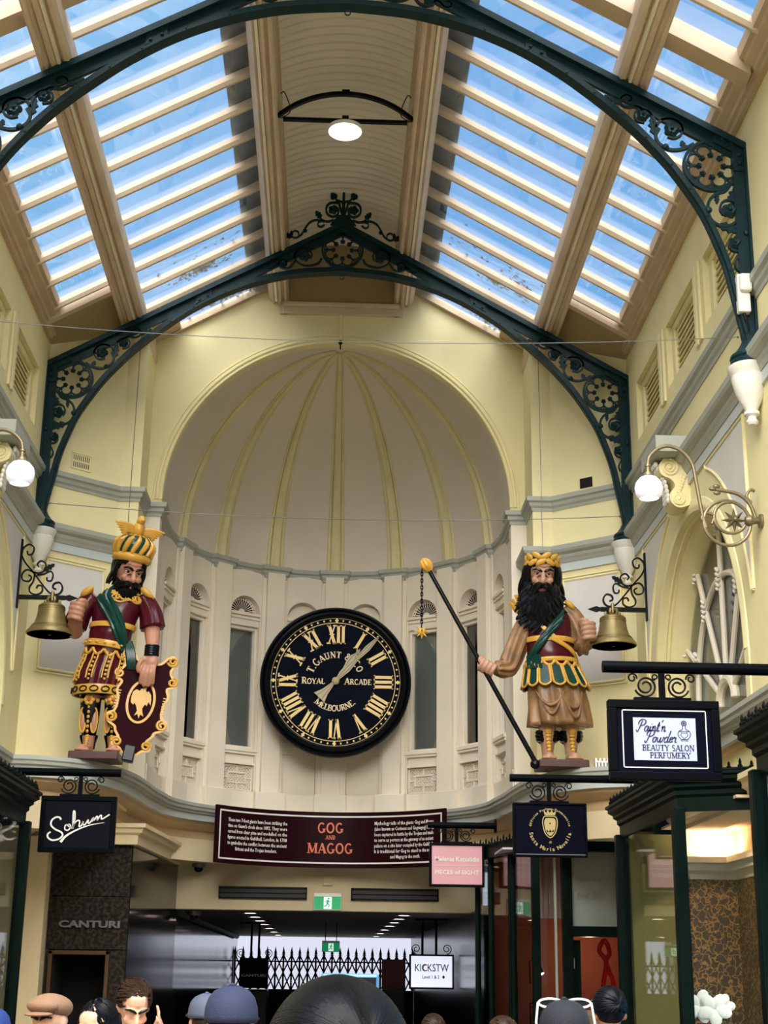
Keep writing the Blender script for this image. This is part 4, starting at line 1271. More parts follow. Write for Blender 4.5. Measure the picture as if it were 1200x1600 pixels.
for (x0, x1, z0, z1) in ((-LH + .05, LH - .05, SH - .062, SH - .045), (-LH + .05, LH - .05, .045, .062), (-LH + .05, -LH + .066, .045, SH - .045), (LH - .066, LH - .05, .045, SH - .045)):
    b = MB(); flatstrip(b, x0, x1, 0, .006, z0, z1); bend(b, .006); b.build('border_line', 'sign_white', GS)
for s, h, z, nm in (('GOG', .115, .40, 'title_lettering'), ('AND', .045, .325, 'title_lettering'), ('MAGOG', .115, .165, 'title_lettering')):
    b = MB(); serif_text(b, s, h, Matrix.Translation((0, 0, z)), d=.004, track=.10, wt=1.2); bend(b, .001); b.build(nm, 'sign_orange', GS)
left_txt = ['These two 7-foot giants have been striking the', "time on Gaunt's clock since 1892. They were", 'carved from clear pine and modelled on the', 'figures erected in Guildhall, London, in 1708', 'to symbolise the conflict between the ancient', 'Britons and the Trojan invaders.']
right_txt = ['Mythology tells of the giants Gog and Magog', '(also known as Corineus and Gogmagog) having', 'been captured in battle by the Trojans and made', 'to serve as porters at the gateway of an ancient', 'palace on a site later occupied by the Guildhall.', 'It is traditional for Gog to stand to the north', 'and Magog to the south.']
for cx, lines, z0 in ((-.92, left_txt, .47), (.92, right_txt, .49)):
    for i, s in enumerate(lines):
        b = MB()
        text_mesh(b, s, .058, width=(.80 if i < len(lines) - 1 else .80 * len(s) / 46), T=Matrix.Translation((cx, 0, z0 - .064 * i)), bold=.0006, depth=.003, res=1)
        bend(b, .002); b.build('story_text', 'sign_white', GS)

# ================================================================== HANGING SIGNS
mat('sign_black', (5, 7, 12), 0.4, spec=0.04)
mat('sign_navy', (7, 9, 24), 0.4, spec=0.03)
mat('sign_charcoal', (17, 18, 25), 0.45, spec=.03)
mat('sign_pink', (216, 158, 166), 0.5)
mat('sign_pale', (168, 175, 198), 0.5, spec=.1)
mat('ink_navy', (34, 34, 78), 0.5)
mat('sign_gold', (176, 156, 96), 0.45)
mat('steel_grey', (120, 122, 126), 0.35, metal=.5)
def hanging_sign(label, loc, wd, ht, wall_x, tube_dz, board_m, inner=.035, tube_r=.034, end_x=None, frame_m='sign_black', scale=1.0):
    """root at the centre of the board's lower edge; the tube runs along x to wall_x (world)"""
    t = thing('hanging_sign', label, 'sign', loc, 0, 'shop signs hung on black tubular arms')
    x0, x1 = -wd / 2, wd / 2
    f = MB(); fw = inner
    f.box(x0, x1, -.035, .035, 0, fw); f.box(x0, x1, -.035, .035, ht - fw, ht); f.box(x0, x0 + fw, -.035, .035, fw, ht - fw); f.box(x1 - fw, x1, -.035, .035, fw, ht - fw)
    f.build('frame', frame_m, t, bevel=.006)
    b = MB(); b.box(x0 + fw * .6, x1 - fw * .6, -.022, .022, fw * .6, ht - fw * .6); b.build('board', board_m, t)
    z = ht + tube_dz
    e = (x0 - .02) if wall_x > loc[0] else (x1 + .02)
    if end_x is not None: e = end_x
    wx = wall_x - loc[0]
    b = MB(); b.tube([(e, 0, z), (wx, 0, z)], tube_r, 16); b.build('arm_tube', 'sign_black', t, smooth=True)
    b = MB(); sgn = 1 if e < wx else -1
    b.tube([(wx - sgn * .02, 0, z), (wx, 0, z)], tube_r * 2.2, 16); b.build('arm_collar', 'sign_black', t, smooth=True)
    b = MB(); b.box(-.018, .018, -.012, .012, ht, z); b.box(-.17, .17, -.02, .02, ht, ht + .018); b.build('hanger_post', 'sign_black', t)
    h = z - tube_r - ht - .02
    for s_ in (-1, 1):
        b = MB()
        sc = h / .15
        p = spiral(s_ * .098 * sc ** .3, ht + .02 + h * .46, h * .46, .022, 90 - s_ * 110, -s_ * 1.85, 44)
        b.tube([(x, 0, zz) for x, zz in p], .0065, 6)
        q = spiral(s_ * (.175), ht + .02 + h * .80, h * .20, .012, 90 + s_ * 100, -s_ * 1.2, 20)
        b.tube([(x, 0, zz) for x, zz in q], .0055, 6)
        q = spiral(s_ * .038, ht + .02 + h * .85, h * .13, .01, 270, s_ * 1.1, 14)
        b.tube([(x, 0, zz) for x, zz in q], .005, 6)
        b.build('scroll', 'wrought', t, smooth=True)
    return t
# Sohum
S1 = hanging_sign('black hanging sign with white handwritten script below the giant with the shield', (-2.155, 12.95, 2.71), .645, .475, -3.0, .205, 'sign_charcoal', inner=.042)
b = MB(); TT = Matrix.Translation((.0, -.0225, 0))
def crop(p): return ((p[0] - 418) / 412 * .645, (552 - p[1]) / 302 * .475 + .0)
b.T = TT
for st, w_ in (([(328, 378), (318, 366), (298, 366), (278, 382), (276, 408), (300, 430), (332, 444), (342, 462), (322, 482), (288, 488), (264, 474), (262, 456), (276, 444)], 9),
               ([(372, 404), (354, 408), (352, 428), (368, 434), (382, 418), (376, 402), (366, 408), (392, 420), (402, 380), (400, 336), (392, 336), (394, 400), (394, 424), (404, 394), (422, 380), (430, 388), (428, 412), (440, 408), (450, 386), (448, 402), (460, 402), (476, 376), (476, 394), (486, 392), (500, 368)], 7),
               ([(498, 386), (504, 364), (508, 378), (520, 358), (526, 362), (524, 378), (536, 356), (546, 352), (546, 370), (560, 366), (590, 346)], 7)):
    P = catmull([(*crop(p), 0) for p in st], 5)
    b.bar([(p.x, p.y) for p in P], w_ * .645 / 412, -.003, 0)
P = catmull([(*crop(p), 0) for p in [(334, 498), (362, 464), (420, 430), (490, 404), (564, 390)]], 6); n_ = len(P)
b.bar([(p.x, p.y) for p in P], [.022 * (1 - .9 * i / n_) for i in range(n_)], -.003, 0)
b.build('lettering', 'sign_white', S1)
# Santa Maria Novella
S2 = hanging_sign('navy hanging sign with a gold crest inside a ring of gold lettering', (1.915, 12.95, 2.735), .645, .46, 3.0, .215, 'sign_navy', inner=.02, frame_m='sign_black')
def arc_text(mb, s, size, R, a_mid, inward, c):
    n = len(s); st = size * .60 / R
    for i, ch in enumerate(s):
        if ch == ' ': continue
        k = (i - (n - 1) / 2) * st
        a = RAD(a_mid) + (k if inward else -k)
        M_ = Matrix.Translation((c[0] + R * cos(a), -.0225, c[1] + R * sin(a))) @ Matrix.Rotation(-(a + pi / 2) if inward else -(a - pi / 2), 4, 'Y')
        text_mesh(mb, ch, size, T=M_, bold=.0008, depth=.003, res=2, shear=0)
b = MB(); arc_text(b, 'Officina Profumo-Farmaceutica', .027, .165, 90, False, (0, .235)); b.build('lettering', 'sign_gold', S2)
b = MB(); arc_text(b, 'Santa Maria Novella', .046, .185, -90, True, (0, .235)); b.build('lettering', 'sign_gold', S2)
b = MB(); text_mesh(b, 'di', .034, T=Matrix.Translation((0, -.0225, .115))); b.build('lettering', 'sign_gold', S2)
cr_ = empty('crest'); cr_.parent = S2; cr_.location = (0, -.0225, .255)
b = MB(); P = [(p.x, p.y) for p in catmull([(0, .075, 0), (.04, .07, 0), (.05, .03, 0), (.042, -.02, 0), (.03, -.05, 0), (0, -.075, 0), (-.03, -.05, 0), (-.042, -.02, 0), (-.05, .03, 0), (-.04, .07, 0)], 4, True)]
b.prism(P, -.004, 0); b.build('shield', 'sign_gold', cr_)
b = MB(); b.bar([(x * 1.28, z * 1.22) for x, z in P], .008, -.003, 0, closed=True); b.build('shield_border', 'sign_gold', cr_)
b = MB(); b.prism([(-.012, -.045), (.0, -.02), (.012, -.045)], -.006, -.003); b.prism([(-.03, -.02), (-.012, -.04), (-.03, -.045)], -.006, -.003); b.prism([(.03, -.02), (.012, -.04), (.03, -.045)], -.006, -.003)
b.ball((0, -.005, .03), .007, 6, 4); b.build('shield_mark', 'sign_navy', cr_)
b = MB(); b.prism([(-.045, .10), (.045, .10), (.055, .14), (.03, .12), (.018, .145), (0, .12), (-.018, .145), (-.03, .12), (-.055, .14)], -.004, 0); b.build('crown', 'sign_gold', cr_)
b = MB(); b.box(-.30, .30, -.040, -.035, .018, .024); b.build('frame_edge', 'steel_grey', S2)
# Paint'n Powder
S3 = hanging_sign("black framed beauty salon sign with white panel, largest and nearest on the right", (1.962, 8.6, 2.85), .66, .47, 3.0, .20, 'sign_navy', inner=.05, tube_r=.036)
b = MB(); bx0, bx1, bz0, bz1 = -.185, .185, .115, .365; b.box(bx0, bx1, -.026, -.022, bz0, bz1); b.build('white_panel', 'sign_pale', S3)
for (x0, x1, z0, z1) in ((-.25, .25, .405, .411), (-.25, .25, .07, .076), (-.25, -.244, .07, .411), (.244, .25, .07, .411)):
    b = MB(); b.box(x0, x1, -.025, -.022, z0, z1); b.build('border_line', 'sign_white', S3)
b = MB(); cursive(b, "Paint'n", .068, Matrix.Translation((-.082, -.0262, .285)), wt=.085); b.build('lettering', 'ink_navy', S3)
b = MB(); cursive(b, "Powder", .068, Matrix.Translation((-.028, -.0262, .222)), wt=.085); b.build('lettering', 'ink_navy', S3)
b = MB(); serif_text(b, 'BEAUTY SALON', .034, Matrix.Translation((.018, -.0262, .172)), d=.002, wt=1.1); b.build('lettering', 'ink_navy', S3)
b = MB(); serif_text(b, 'PERFUMERY', .034, Matrix.Translation((.028, -.0262, .128)), d=.002, wt=1.1); b.build('lettering', 'ink_navy', S3)
b = MB()
c_ = (.115, .0)
P = [(p.x, p.y) for p in catmull([(.095, .24, 0), (.078, .265, 0), (.085, .288, 0), (.105, .30, 0), (.106, .318, 0)], 4)]
for s_ in (-1, 1):
    b.bar([(c_[0] + s_ * (x - .115), z) for x, z in P], .004, -.0275, -.026)
    b.bar([(c_[0], .243), (c_[0] + s_ * .02, .262), (c_[0] + s_ * .016, .285)], .003, -.0275, -.026)
b.bar([(.082, .286), (.148, .286)], .003, -.0275, -.026); b.bar([(.095, .24), (.135, .24)], .004, -.0275, -.026); b.bar([(.092, .232), (.138, .232)], .004, -.0275, -.026); b.bar([(.1, .278), (.13, .278)], .003, -.0275, -.026)
b.bar(arc(.115, .334, .014, 0, 360, 16)[:-1], .006, -.0275, -.026, closed=True); b.prism(arc(.115, .334, .008, 0, 360, 12)[:-1], -.0275, -.026)
b.build('perfume_bottle_drawing', 'ink_navy', S3)
# Melanie Katsalidis
S4 = hanging_sign('pink hanging sign with white lettering beside the story board', (1.372, 16.1, 2.65), .59, .455, 1.80, .19, 'sign_pink', inner=.026)
b = MB(); text_mesh(b, 'Melanie Katsalidis', .07, width=.47, T=Matrix.Translation((0, -.0225, .265)), bold=.0008); b.build('lettering', 'sign_white', S4)
b = MB(); text_mesh(b, 'PIECES of EIGHT', .062, width=.47, T=Matrix.Translation((0, -.0225, .13)), bold=.0008); b.build('lettering', 'sign_white', S4)
b = MB(); b.box(-.24, .24, -.025, -.022, .218, .222); b.build('divider_line', 'sign_white', S4)
# ================================================================== UNDER THE LEDGE: fascias, passage
mat('fascia_cream', (232, 212, 170), 0.65, var=0.04)
mat('beam_tan', (196, 178, 142), 0.7, var=0.04)
mat('passage_ceiling', (70, 67, 66), 0.7)
mat('granite', (34, 30, 28), 0.22, rgb2=(70, 62, 56), vscale=28, spec=.1, lo=.42, hi=.75)
mat('bronze', (92, 68, 46), 0.35, metal=.5)
mat('shop_green', (6, 20, 16), 0.35, var=0.12, vscale=6, spec=.08)
mat('black_gloss', (8, 8, 10), 0.2, spec=.15)
mat('interior_dark', (26, 25, 26), 0.6)
# curved fascia below the ledge cove
b = MB(); b.sweep([p for p in LP if p[1] > 13.0], [(-.34, 2.97), (-.31, 2.97), (-.31, 3.24), (-.34, 3.24)], side=1)
struct(b.build('wall_fascia', 'fascia_cream', smooth=30))
# soffit slab behind it
fc = [(2.08 * cos(RAD(180 - 6 * i)), AC + 2.08 * sin(RAD(180 - 6 * i))) for i in range(0, 31)]
b = MB()
for (xa, ya), (xb, yb) in zip(fc[:-1], fc[1:]):
    b.add([(xa, ya, 2.97), (xb, yb, 2.97), (xb, 18.6, 2.97), (xa, 18.6, 2.97), (xa, ya, 3.2), (xb, yb, 3.2), (xb, 18.6, 3.2), (xa, 18.6, 3.2)], [(0, 1, 2, 3), (4, 7, 6, 5), (0, 4, 5, 1)])
for sg in (-1, 1):
    b.box(min(sg * 2.08, sg * 3.3), max(sg * 2.08, sg * 3.3), 15.4, 18.6, 2.97, 3.2)
struct(b.build('ceiling_soffit', 'soffit'))
# back-up walls beside the ledge so that no sky shows between ledge and shops
for sg, nm in ((-1, 'left'), (1, 'right')):
    b = MB()
    b.box(min(sg * 3.0, sg * 3.3), max(sg * 3.0, sg * 3.3), Y0, 15.4, 0 if sg < 0 else 2.95, 3.2)
    if sg > 0: b.box(3.0, 3.3, 12.95, 15.4, 0, 2.95)
    struct(b.build('wall_lower_%s' % nm, 'fascia_cream'))
# cream cornice over the side shops
for sg, k in ((-1, 5), (1, 6)):
    path = [(-3.0, Y0), (-3.0, 15.05)]
    if sg > 0: path = [(3.0, 12.9), (3.0, Y0)]
    b = MB(); b.sweep(path, [(-.05, 3.0), (.03, 3.0), (.04, 3.03), (.07, 3.05), (.08, 3.09), (.11, 3.10), (.11, 3.14), (-.05, 3.14)], side=1)
    struct(b.build('trim_%d' % k, 'fascia_cream'))
# left: cream pier, granite shopfront facing the arcade
b = MB(); b.box(-3.05, -2.765, 15.0, 15.5, 0, 3.02); struct(b.build('wall_pier', 'fascia_cream'))
GF = struct(empty('wall_granite', (-2.36, 15.2, 0)))
for (x0, x1, z0, z1) in ((-.39, .39, 2.46, 2.96), (-.39, .39, 1.95, 2.455), (-.39, -.36, 0, 1.945), (.235, .39, 0, 1.945)):
    b = MB(); b.box(x0, x1, 0, .12, z0, z1); b.build('granite_slab', 'granite', GF, bevel=.003)
b = MB(); b.box(-.39, .39, .10, .14, 1.94, 2.96); b.build('slab_backing', 'dark_void', GF)
b = MB(); b.box(-.36, -.32, -.03, .1, 0, 1.94); b.box(.195, .235, -.03, .1, 0, 1.94); b.box(-.36, .235, -.03, .1, 1.90, 1.94); b.build('door_frame', 'bronze', GF, bevel=.006)
b = MB(); b.box(-.32, .195, .7, .72, 0, 1.9); b.box(-.34, -.32, .1, .72, 0, 1.9); b.box(.195, .21, .1, .72, 0, 1.9); b.box(-.32, .195, .1, .72, 1.9, 1.92); b.build('doorway_lining', 'dark_void', GF)
b = MB(); text_mesh(b, 'CANTURI', .11, width=.60, T=Matrix.Translation((.02, -.0, 2.16)) @ Matrix.Diagonal((1, 1, .80, 1)), bold=.004, depth=.03); b.build('lettering', 'steel_grey', GF)
# cornice above the granite
b = MB(); b.sweep([(-3.0, 15.12), (-1.93, 15.12), (-1.75, 17.9)], [(-.06, 2.96), (.02, 2.96), (.03, 3.05), (.07, 3.07), (.08, 3.11), (.11, 3.12), (.11, 3.16), (-.06, 3.16)], side=1)
struct(b.build('trim_7', 'fascia_cream'))
# mirror-dark glass side of that shop
b = MB(); b.prism([(-1.96, 15.22), (-1.78, 18.05), (-1.82, 18.06), (-2.0, 15.22)], 0, 2.97, 'z')
glass('mirror_glass', (60, 62, 66), refl=.20, rough=.03)
mat('smoked_panel', (22, 21, 21), 0.1, spec=.25)
struct(b.build('wall_glass_left', 'smoked_panel'))
# passage beam and ceiling, side walls
BM = struct(MB().box(-1.84, 1.84, 18.0, 18.25, 2.46, 3.10).build('wall_beam', 'beam_tan'))
for x0, x1 in ((-1.27, -.26), (.29, 1.30)):
    b = MB(); b.box(x0, x1, 17.98, 18.0, 2.595, 2.715); v = b.build('slot_vent', 'interior_dark', BM)
    b = MB(); b.box(x0 - .01, x1 + .01, 17.962, 18.0, 2.705, 2.725); b.box(x0 - .01, x1 + .01, 17.962, 18.0, 2.585, 2.605); b.box(x0 - .015, x0, 17.962, 18.0, 2.585, 2.725); b.box(x1, x1 + .015, 17.962, 18.0, 2.585, 2.725); b.build('vent_frame', 'black_gloss', v)
    b = MB(); b.box(x0, x1, 17.965, 17.978, 2.650, 2.658); b.build('vent_blade', 'black_gloss', v)
b = MB(); b.box(-.055, .055, 17.97, 18.0, 2.75, 2.86); b.box(-.038, .038, 17.962, 17.975, 2.785, 2.84); b.build('sensor_box', 'beam_tan', BM, bevel=.004)
struct(MB().box(-3.2, 3.2, 18.25, 31, 2.46, 2.56).build('ceiling_passage', 'passage_ceiling'))
struct(MB().box(-1.90, -1.80, 18.05, 31, 0, 2.47).build('wall_passage_left', 'smoked_panel'))
struct(MB().box(1.70, 1.80, 16.55, 31, 0, 2.47).build('wall_passage_right', 'black_gloss'))
b = MB(); b.tube([(-1.76, 18.4, 2.43), (-1.76, 30, 2.43)], .05, 8); struct(b.build('trim_8', 'passage_ceiling', smooth=True))
emit('downlight', (255, 226, 214), 7.0)
for x in (-.95, .95):
    for i, y in enumerate((18.9, 20.2, 21.6, 23.2, 25.2, 27.4, 29.6)):
        t = thing('downlight', '%s recessed downlight in the %s row of the passage ceiling' % (['nearest', 'second', 'third', 'fourth', 'fifth', 'sixth', 'furthest'][i], 'left' if x < 0 else 'right'), 'downlight', (x, y, 2.46), 0, 'passage downlights')
        b = MB(); b.lathe([(.10, .0), (.10, -.008), (.075, -.008), (.075, .0)], n=16); b.build('trim_ring', 'black_gloss', t)
        b = MB(); b.lathe([(0, -.002), (.075, -.002), (.075, -.006), (0, -.006)], n=16); b.build('diffuser', 'downlight', t)
def exit_sign(loc, s, label):
    t = thing('exit_sign', label, 'exit sign', loc)
    emit('exit_green', (14, 140, 84), .35) if 'exit_green' not in MATS else None
    emit('exit_white', (225, 250, 240), .45) if 'exit_white' not in MATS else None
    b = MB(); b.box(-.15 * s, .15 * s, 0, .05 * s, -.01 * s, .17 * s); b.build('housing', 'urn_white', t, bevel=.006 * s)
    b = MB(); b.box(-.145 * s, .145 * s, -.004, 0, 0, .135 * s); b.build('green_face', 'exit_green', t)
    b = MB(); b.box(-.04 * s, .045 * s, -.006, -.004, .005 * s, .13 * s); b.build('white_doorway', 'exit_white', t)
    b = MB(); k = s
    b.ball((.012 * k, -.008, .112 * k), (.011 * k, .003, .011 * k), 8, 5)
    for pts, w_ in (([(.008, .098), (-.002, .065)], .022), ([(-.002, .066), (.02, .045), (.012, .02)], .013), ([(-.002, .066), (-.012, .04), (-.036, .03)], .013), ([(.008, .095), (.026, .078), (.036, .085)], .009), ([(.006, .095), (-.016, .088), (-.024, .07)], .009)):
        b.bar([(x * k, z * k) for x, z in pts], w_ * k, -.008, -.006)
    b.build('running_figure', 'exit_green', t)
exit_sign((0.0, 17.94, 2.475), 1.09, 'green running-man exit sign on the beam under the story board')
exit_sign((0.06, 22.0, 2.06), .85, 'smaller green exit sign hanging further back in the passage')
e2_ = [o for o in COL.objects if o.name.startswith('exit_sign')][-1]
for dx in (-.08, .08):
    b = MB(); b.tube([(dx, .02, .14), (dx, .02, .41)], .006, 6); b.build('suspension_rod', 'wrought', e2_)
for i, (x, y, z, lb) in enumerate(((-1.52, 17.8, 2.97, 'dark dome camera under the soffit left of the beam'), (-1.6, 18.4, 2.45, 'dark dome camera at the front of the passage ceiling'))):
    t = thing('dome_camera', lb, 'camera', (x, y, z))
    b = MB(); b.lathe([(0, 0), (.08, 0), (.08, -.04), (.07, -.05), (0, -.05)], n=18); b.build('base', 'steel_grey', t, smooth=True)
    b = MB(); b.lathe([(.055, -.05), (.05, -.075), (.035, -.095), (0, -.105)], n=16); b.build('dome', 'black_gloss', t, smooth=True)
# hanging signs in the passage (Canturi, Kickstw) on twin rods
def rod_sign(label, loc, wd, ht, board, ztop, rodx):
    t = thing('hanging_sign', label, 'sign', loc, 0, 'signs on twin rods in the passage')
    f = MB(); fw = .022
    f.box(-wd / 2, wd / 2, -.03, .03, 0, fw); f.box(-wd / 2, wd / 2, -.03, .03, ht - fw, ht); f.box(-wd / 2, -wd / 2 + fw, -.03, .03, 0, ht); f.box(wd / 2 - fw, wd / 2, -.03, .03, 0, ht); f.build('frame', 'sign_black', t)
    b = MB(); b.box(-wd / 2 + .01, wd / 2 - .01, -.02, .02, .01, ht - .01); b.build('board', board, t)
    for x in rodx:
        b = MB(); b.tube([(x, 0, ht), (x, 0, ztop - loc[2])], .016, 8); b.build('rod', 'wrought', t)
    b = MB(); b.box(-.22, .22, -.02, .02, ztop - loc[2] - .025, ztop - loc[2]); b.build('ceiling_plate', 'wrought', t)
    for s_ in (-1, 1):
        b = MB(); b.tube([(x, 0, z) for x, z in spiral(s_ * .2, ht + .07, .065, .015, 270, s_ * 1.6, 26)], .006, 5); b.build('scroll', 'wrought', t, smooth=True)
    return t
emit('sign_lit', (215, 220, 236), .55)
K1 = rod_sign('white sign with dark lettering on twin rods at the right of the passage', (1.37, 20.0, 1.58), .58, .43, 'sign_lit', 2.46, (-.12, .06))
b = MB(); text_mesh(b, 'KICKSTW', .13, width=.44, T=Matrix.Translation((0, -.0205, .22)), bold=.001); b.build('lettering', 'ink_navy', K1)
b = MB(); text_mesh(b, 'Level 1 & 2', .06, width=.22, T=Matrix.Translation((-.01, -.0205, .13)), bold=.001); b.build('lettering', 'ink_navy', K1)
b = MB(); b.prism([(.135, .15), (.155, .175), (.175, .15), (.155, .125)], -.023, -.02); b.build('diamond_mark', 'ink_navy', K1)
b = MB(); b.bar(arc(-.075, .262, .035, 60, 300, 14), .010, -.024, -.0205); b.build('red_letter_arc', 'sign_orange', K1)
K2 = rod_sign('black sign with grey lettering on twin rods at the left of the passage', (-1.05, 22.5, 1.54), .42, .42, 'sign_black', 2.46, (-.05, .06))
b = MB(); text_mesh(b, 'CANTURI', .07, width=.36, T=Matrix.Translation((0, -.0205, .16)) @ Matrix.Diagonal((1, 1, .7, 1)), bold=.002); b.build('lettering', 'steel_grey', K2)
mat('dark_red', (96, 14, 20), 0.5)
dc = thing('display_case', 'tall black display case with a dark red top panel behind the white passage sign', 'cabinet', (1.0, 23.0, 0))
b = MB(); b.box(-.17, .17, -.3, .3, 0, 1.55); b.build('case', 'black_gloss', dc, bevel=.01)
b = MB(); b.box(-.17, .17, -.02, .02, 1.55, 1.97); b.build('red_panel', 'dark_red', dc)
b = MB(); b.box(-.25, .25, -.3, .3, 0, 1.52); tag(b.build('display_case', 'black_gloss', None, bevel=.01, loc=(-1.1, 22.9, 0)), 'tall black display case below the black passage sign', 'cabinet')
# lattice gate at the far end
GT = thing('scissor_gate', 'black expanding scissor gate with spear tops across the far end of the passage', 'gate', (0, 30.0, 0))
gx0, gx1 = -1.78, 1.68
nb = 22
for i in range(nb + 1):
    x = gx0 + (gx1 - gx0) * i / nb
    b = MB(); b.box(x - .018, x + .018, -.02, .02, .1, 2.14); b.prism([(x - .03, 2.12), (x, 2.10), (x + .03, 2.12), (x, 2.26)], -.012, .012); b.box(x - .035, x + .035, -.015, .015, 2.09, 2.105)
    b.build('gate_bar', 'wrought', GT)
st = (gx1 - gx0) / nb
for i in range(nb):
    for j in range(5):
        z0 = .45 + j * .33
        b = MB(); x = gx0 + st * i
        b.bar([(x, z0), (x + st, z0 + .33)], .026, -.03, -.022); b.bar([(x + st, z0), (x, z0 + .33)], .026, -.02, -.012)
        b.build('lattice_strap', 'wrought', GT)
b = MB(); b.box(gx0, gx1, -.02, .02, 1.96, 1.985); b.build('top_rail', 'wrought', GT)
b = MB(); b.box(gx0, gx1, -.03, .03, .05, 1.46); b.build('lower_screen', 'dark_void', GT)

mat('street_wall', (104, 106, 116), .8)
struct(MB().box(-9, 9, 44, 44.3, 0, 9).build('wall_street', 'street_wall'))
struct(MB().box(-9, 9, 34, 44, -.1, 0).build('floor_street', 'tile_floor'))
# ================================================================== BAY SHOPFRONTS
SPIKE = None
def spike_mesh():
    b = MB(); b.lathe([(.0, 0), (.016, .0), (.020, .018), (.010, .03), (.012, .045), (.006, .065), (.0, .075)], n=6)
    o = b.build('cresting_spike', 'iron_black', None); me = o.data; bpy.data.objects.remove(o); return me
SPIKE = spike_mesh()
def bay_front(label, pts, open_sides=(), wall_x=3.0, sill=.55, top=2.93, crest=True, posts=None):
    """pts: plan polyline of the front, walked so that the arcade lies to the right"""
    c = pts[0]
    t = thing('bay_shopfront', label, 'shopfront', (c[0], c[1], 0), 0, 'dark green timber bay shopfronts')
    P = [(x - c[0], y - c[1]) for x, y in pts]
    b = MB(); b.sweep(P, [(-.12, 0), (.0, 0), (.0, sill - .06), (.03, sill - .05), (.03, sill), (-.12, sill)], side=1); b.build('stallriser', 'shop_green', t)
    b = MB(); b.sweep(P, [(-.10, top), (.0, top), (.0, top + .07), (.02, top + .09), (.02, top + .12), (.05, top + .14), (.05, top + .16), (.09, top + .185), (.09, top + .21), (.11, top + .22), (.11, top + .24), (-.10, top + .24)], side=1); co = b.build('cornice', 'shop_green', t)
    b = MB(); b.sweep(P, [(-.2, top + .20), (-.0, top + .20), (-.0, top + .235), (-.2, top + .235)], side=1); b.build('top_board', 'shop_green', co)
    for i, (x, y) in enumerate(P):
        if i in open_sides: continue
        q = MB(); q.box(x - .045, x + .045, y - .045, y + .045, sill, top); q.build('post', 'shop_green', t, bevel=.008)
    for i in range(len(P) - 1):
        a, d = Vector(P[i]), Vector(P[i + 1])
        u = (d - a).normalized(); n_ = Vector((u.y, -u.x))
        a2, d2 = a + u * .04, d - u * .04
        q = MB(); o_ = n_ * -.01
        q.prism([(a2.x + o_.x, a2.y + o_.y), (d2.x + o_.x, d2.y + o_.y), (d2.x + o_.x - n_.x * .008, d2.y + o_.y - n_.y * .008), (a2.x + o_.x - n_.x * .008, a2.y + o_.y - n_.y * .008)], sill, top, 'z')
        q.build('pane', 'shop_glass', t)
        # glazing beads
        q = MB()
        for (zz0, zz1) in ((top - .03, top),):
            q.prism([(a2.x, a2.y), (d2.x, d2.y), (d2.x - n_.x * .03, d2.y - n_.y * .03), (a2.x - n_.x * .03, a2.y - n_.y * .03)], zz0, zz1, 'z')
        q.build('glazing_bead', 'shop_green', t)
        if crest:
            L = (d - a).length; k = max(2, int(L / .075))
            pr = MB()
            e0 = a + n_ * .07; e1 = d + n_ * .07
            pr.tube([(e0.x, e0.y, top + .25), (e1.x, e1.y, top + .25)], .016, 6); pr.build('cresting_rail', 'iron_black', co)
            for j in range(k + 1):
                p = a + u * (L * j / k) + n_ * .07
                o = bpy.data.objects.new('cresting_spike', SPIKE); COL.objects.link(o); o.parent = co
                o.location = (p.x, p.y, top + .255)
                o.scale = (1, 1, 1.0 if j % 2 == 0 else .72)
    return t
# right, between the near and far truss: lines A-B along the arcade, B-C across it
bay_front('dark green bay shopfront with patterned wallpaper inside below the nearest sign', [(2.98, 13.15), (2.52, 12.92), (2.52, 10.72), (3.02, 10.46)], open_sides=(0, 3))
bay_front('dark green bay shopfront cut off by the right edge of the picture', [(2.98, 8.9), (2.52, 8.66), (2.52, 5.6)], open_sides=(0, 2))
bay_front('dark green bay shopfront cut off by the left edge of the picture', [(-2.52, 8.2), (-2.52, 12.55), (-2.98, 12.8)], open_sides=(2,))
# doorway recess beside the wallpapered bay (right)
DR = struct(empty('door_1', (3.05, 10.42, 0)))
b = MB(); b.box(-.03, .05, -.06, .02, 0, 2.93); b.build('door_post', 'shop_green', DR, bevel=.008)
b = MB(); b.box(.0, .08, -1.7, -.06, 2.12, 2.24); b.box(.0, .06, -1.7, -.06, 2.85, 2.95); b.build('transom_bar', 'shop_green', DR, bevel=.008)
b = MB(); b.box(.03, .04, -1.65, -.06, 2.24, 2.85); b.build('pane', 'shop_glass', DR)
b = MB(); b.box(.02, .06, -1.65, -.06, 0, 2.12); b.build('door_leaf', 'shop_green', DR)
# interiors seen through the glass
mat('wallpaper', (46, 32, 20), 0.6)
wp = MATS['wallpaper'].node_tree; pb = wp.nodes['Principled BSDF']
t1 = wp.nodes.new('ShaderNodeTexCoord'); nz = wp.nodes.new('ShaderNodeTexNoise'); nz.inputs['Scale'].default_value = 16; nz.inputs['Detail'].default_value = 1
vr = wp.nodes.new('ShaderNodeTexVoronoi'); vr.feature = 'DISTANCE_TO_EDGE'; vr.inputs['Scale'].default_value = 15
ad = wp.nodes.new('ShaderNodeMixRGB'); ad.blend_type = 'ADD'; ad.inputs['Fac'].default_value = .12
cr2 = wp.nodes.new('ShaderNodeValToRGB'); cr2.color_ramp.elements[0].position = .03; cr2.color_ramp.elements[0].color = (*lin((150, 108, 56)), 1); cr2.color_ramp.elements[1].position = .09; cr2.color_ramp.elements[1].color = (*lin((52, 36, 24)), 1)
wp.links.new(t1.outputs['Object'], nz.inputs['Vector']); wp.links.new(t1.outputs['Object'], ad.inputs['Color1']); wp.links.new(nz.outputs['Color'], ad.inputs['Color2'])
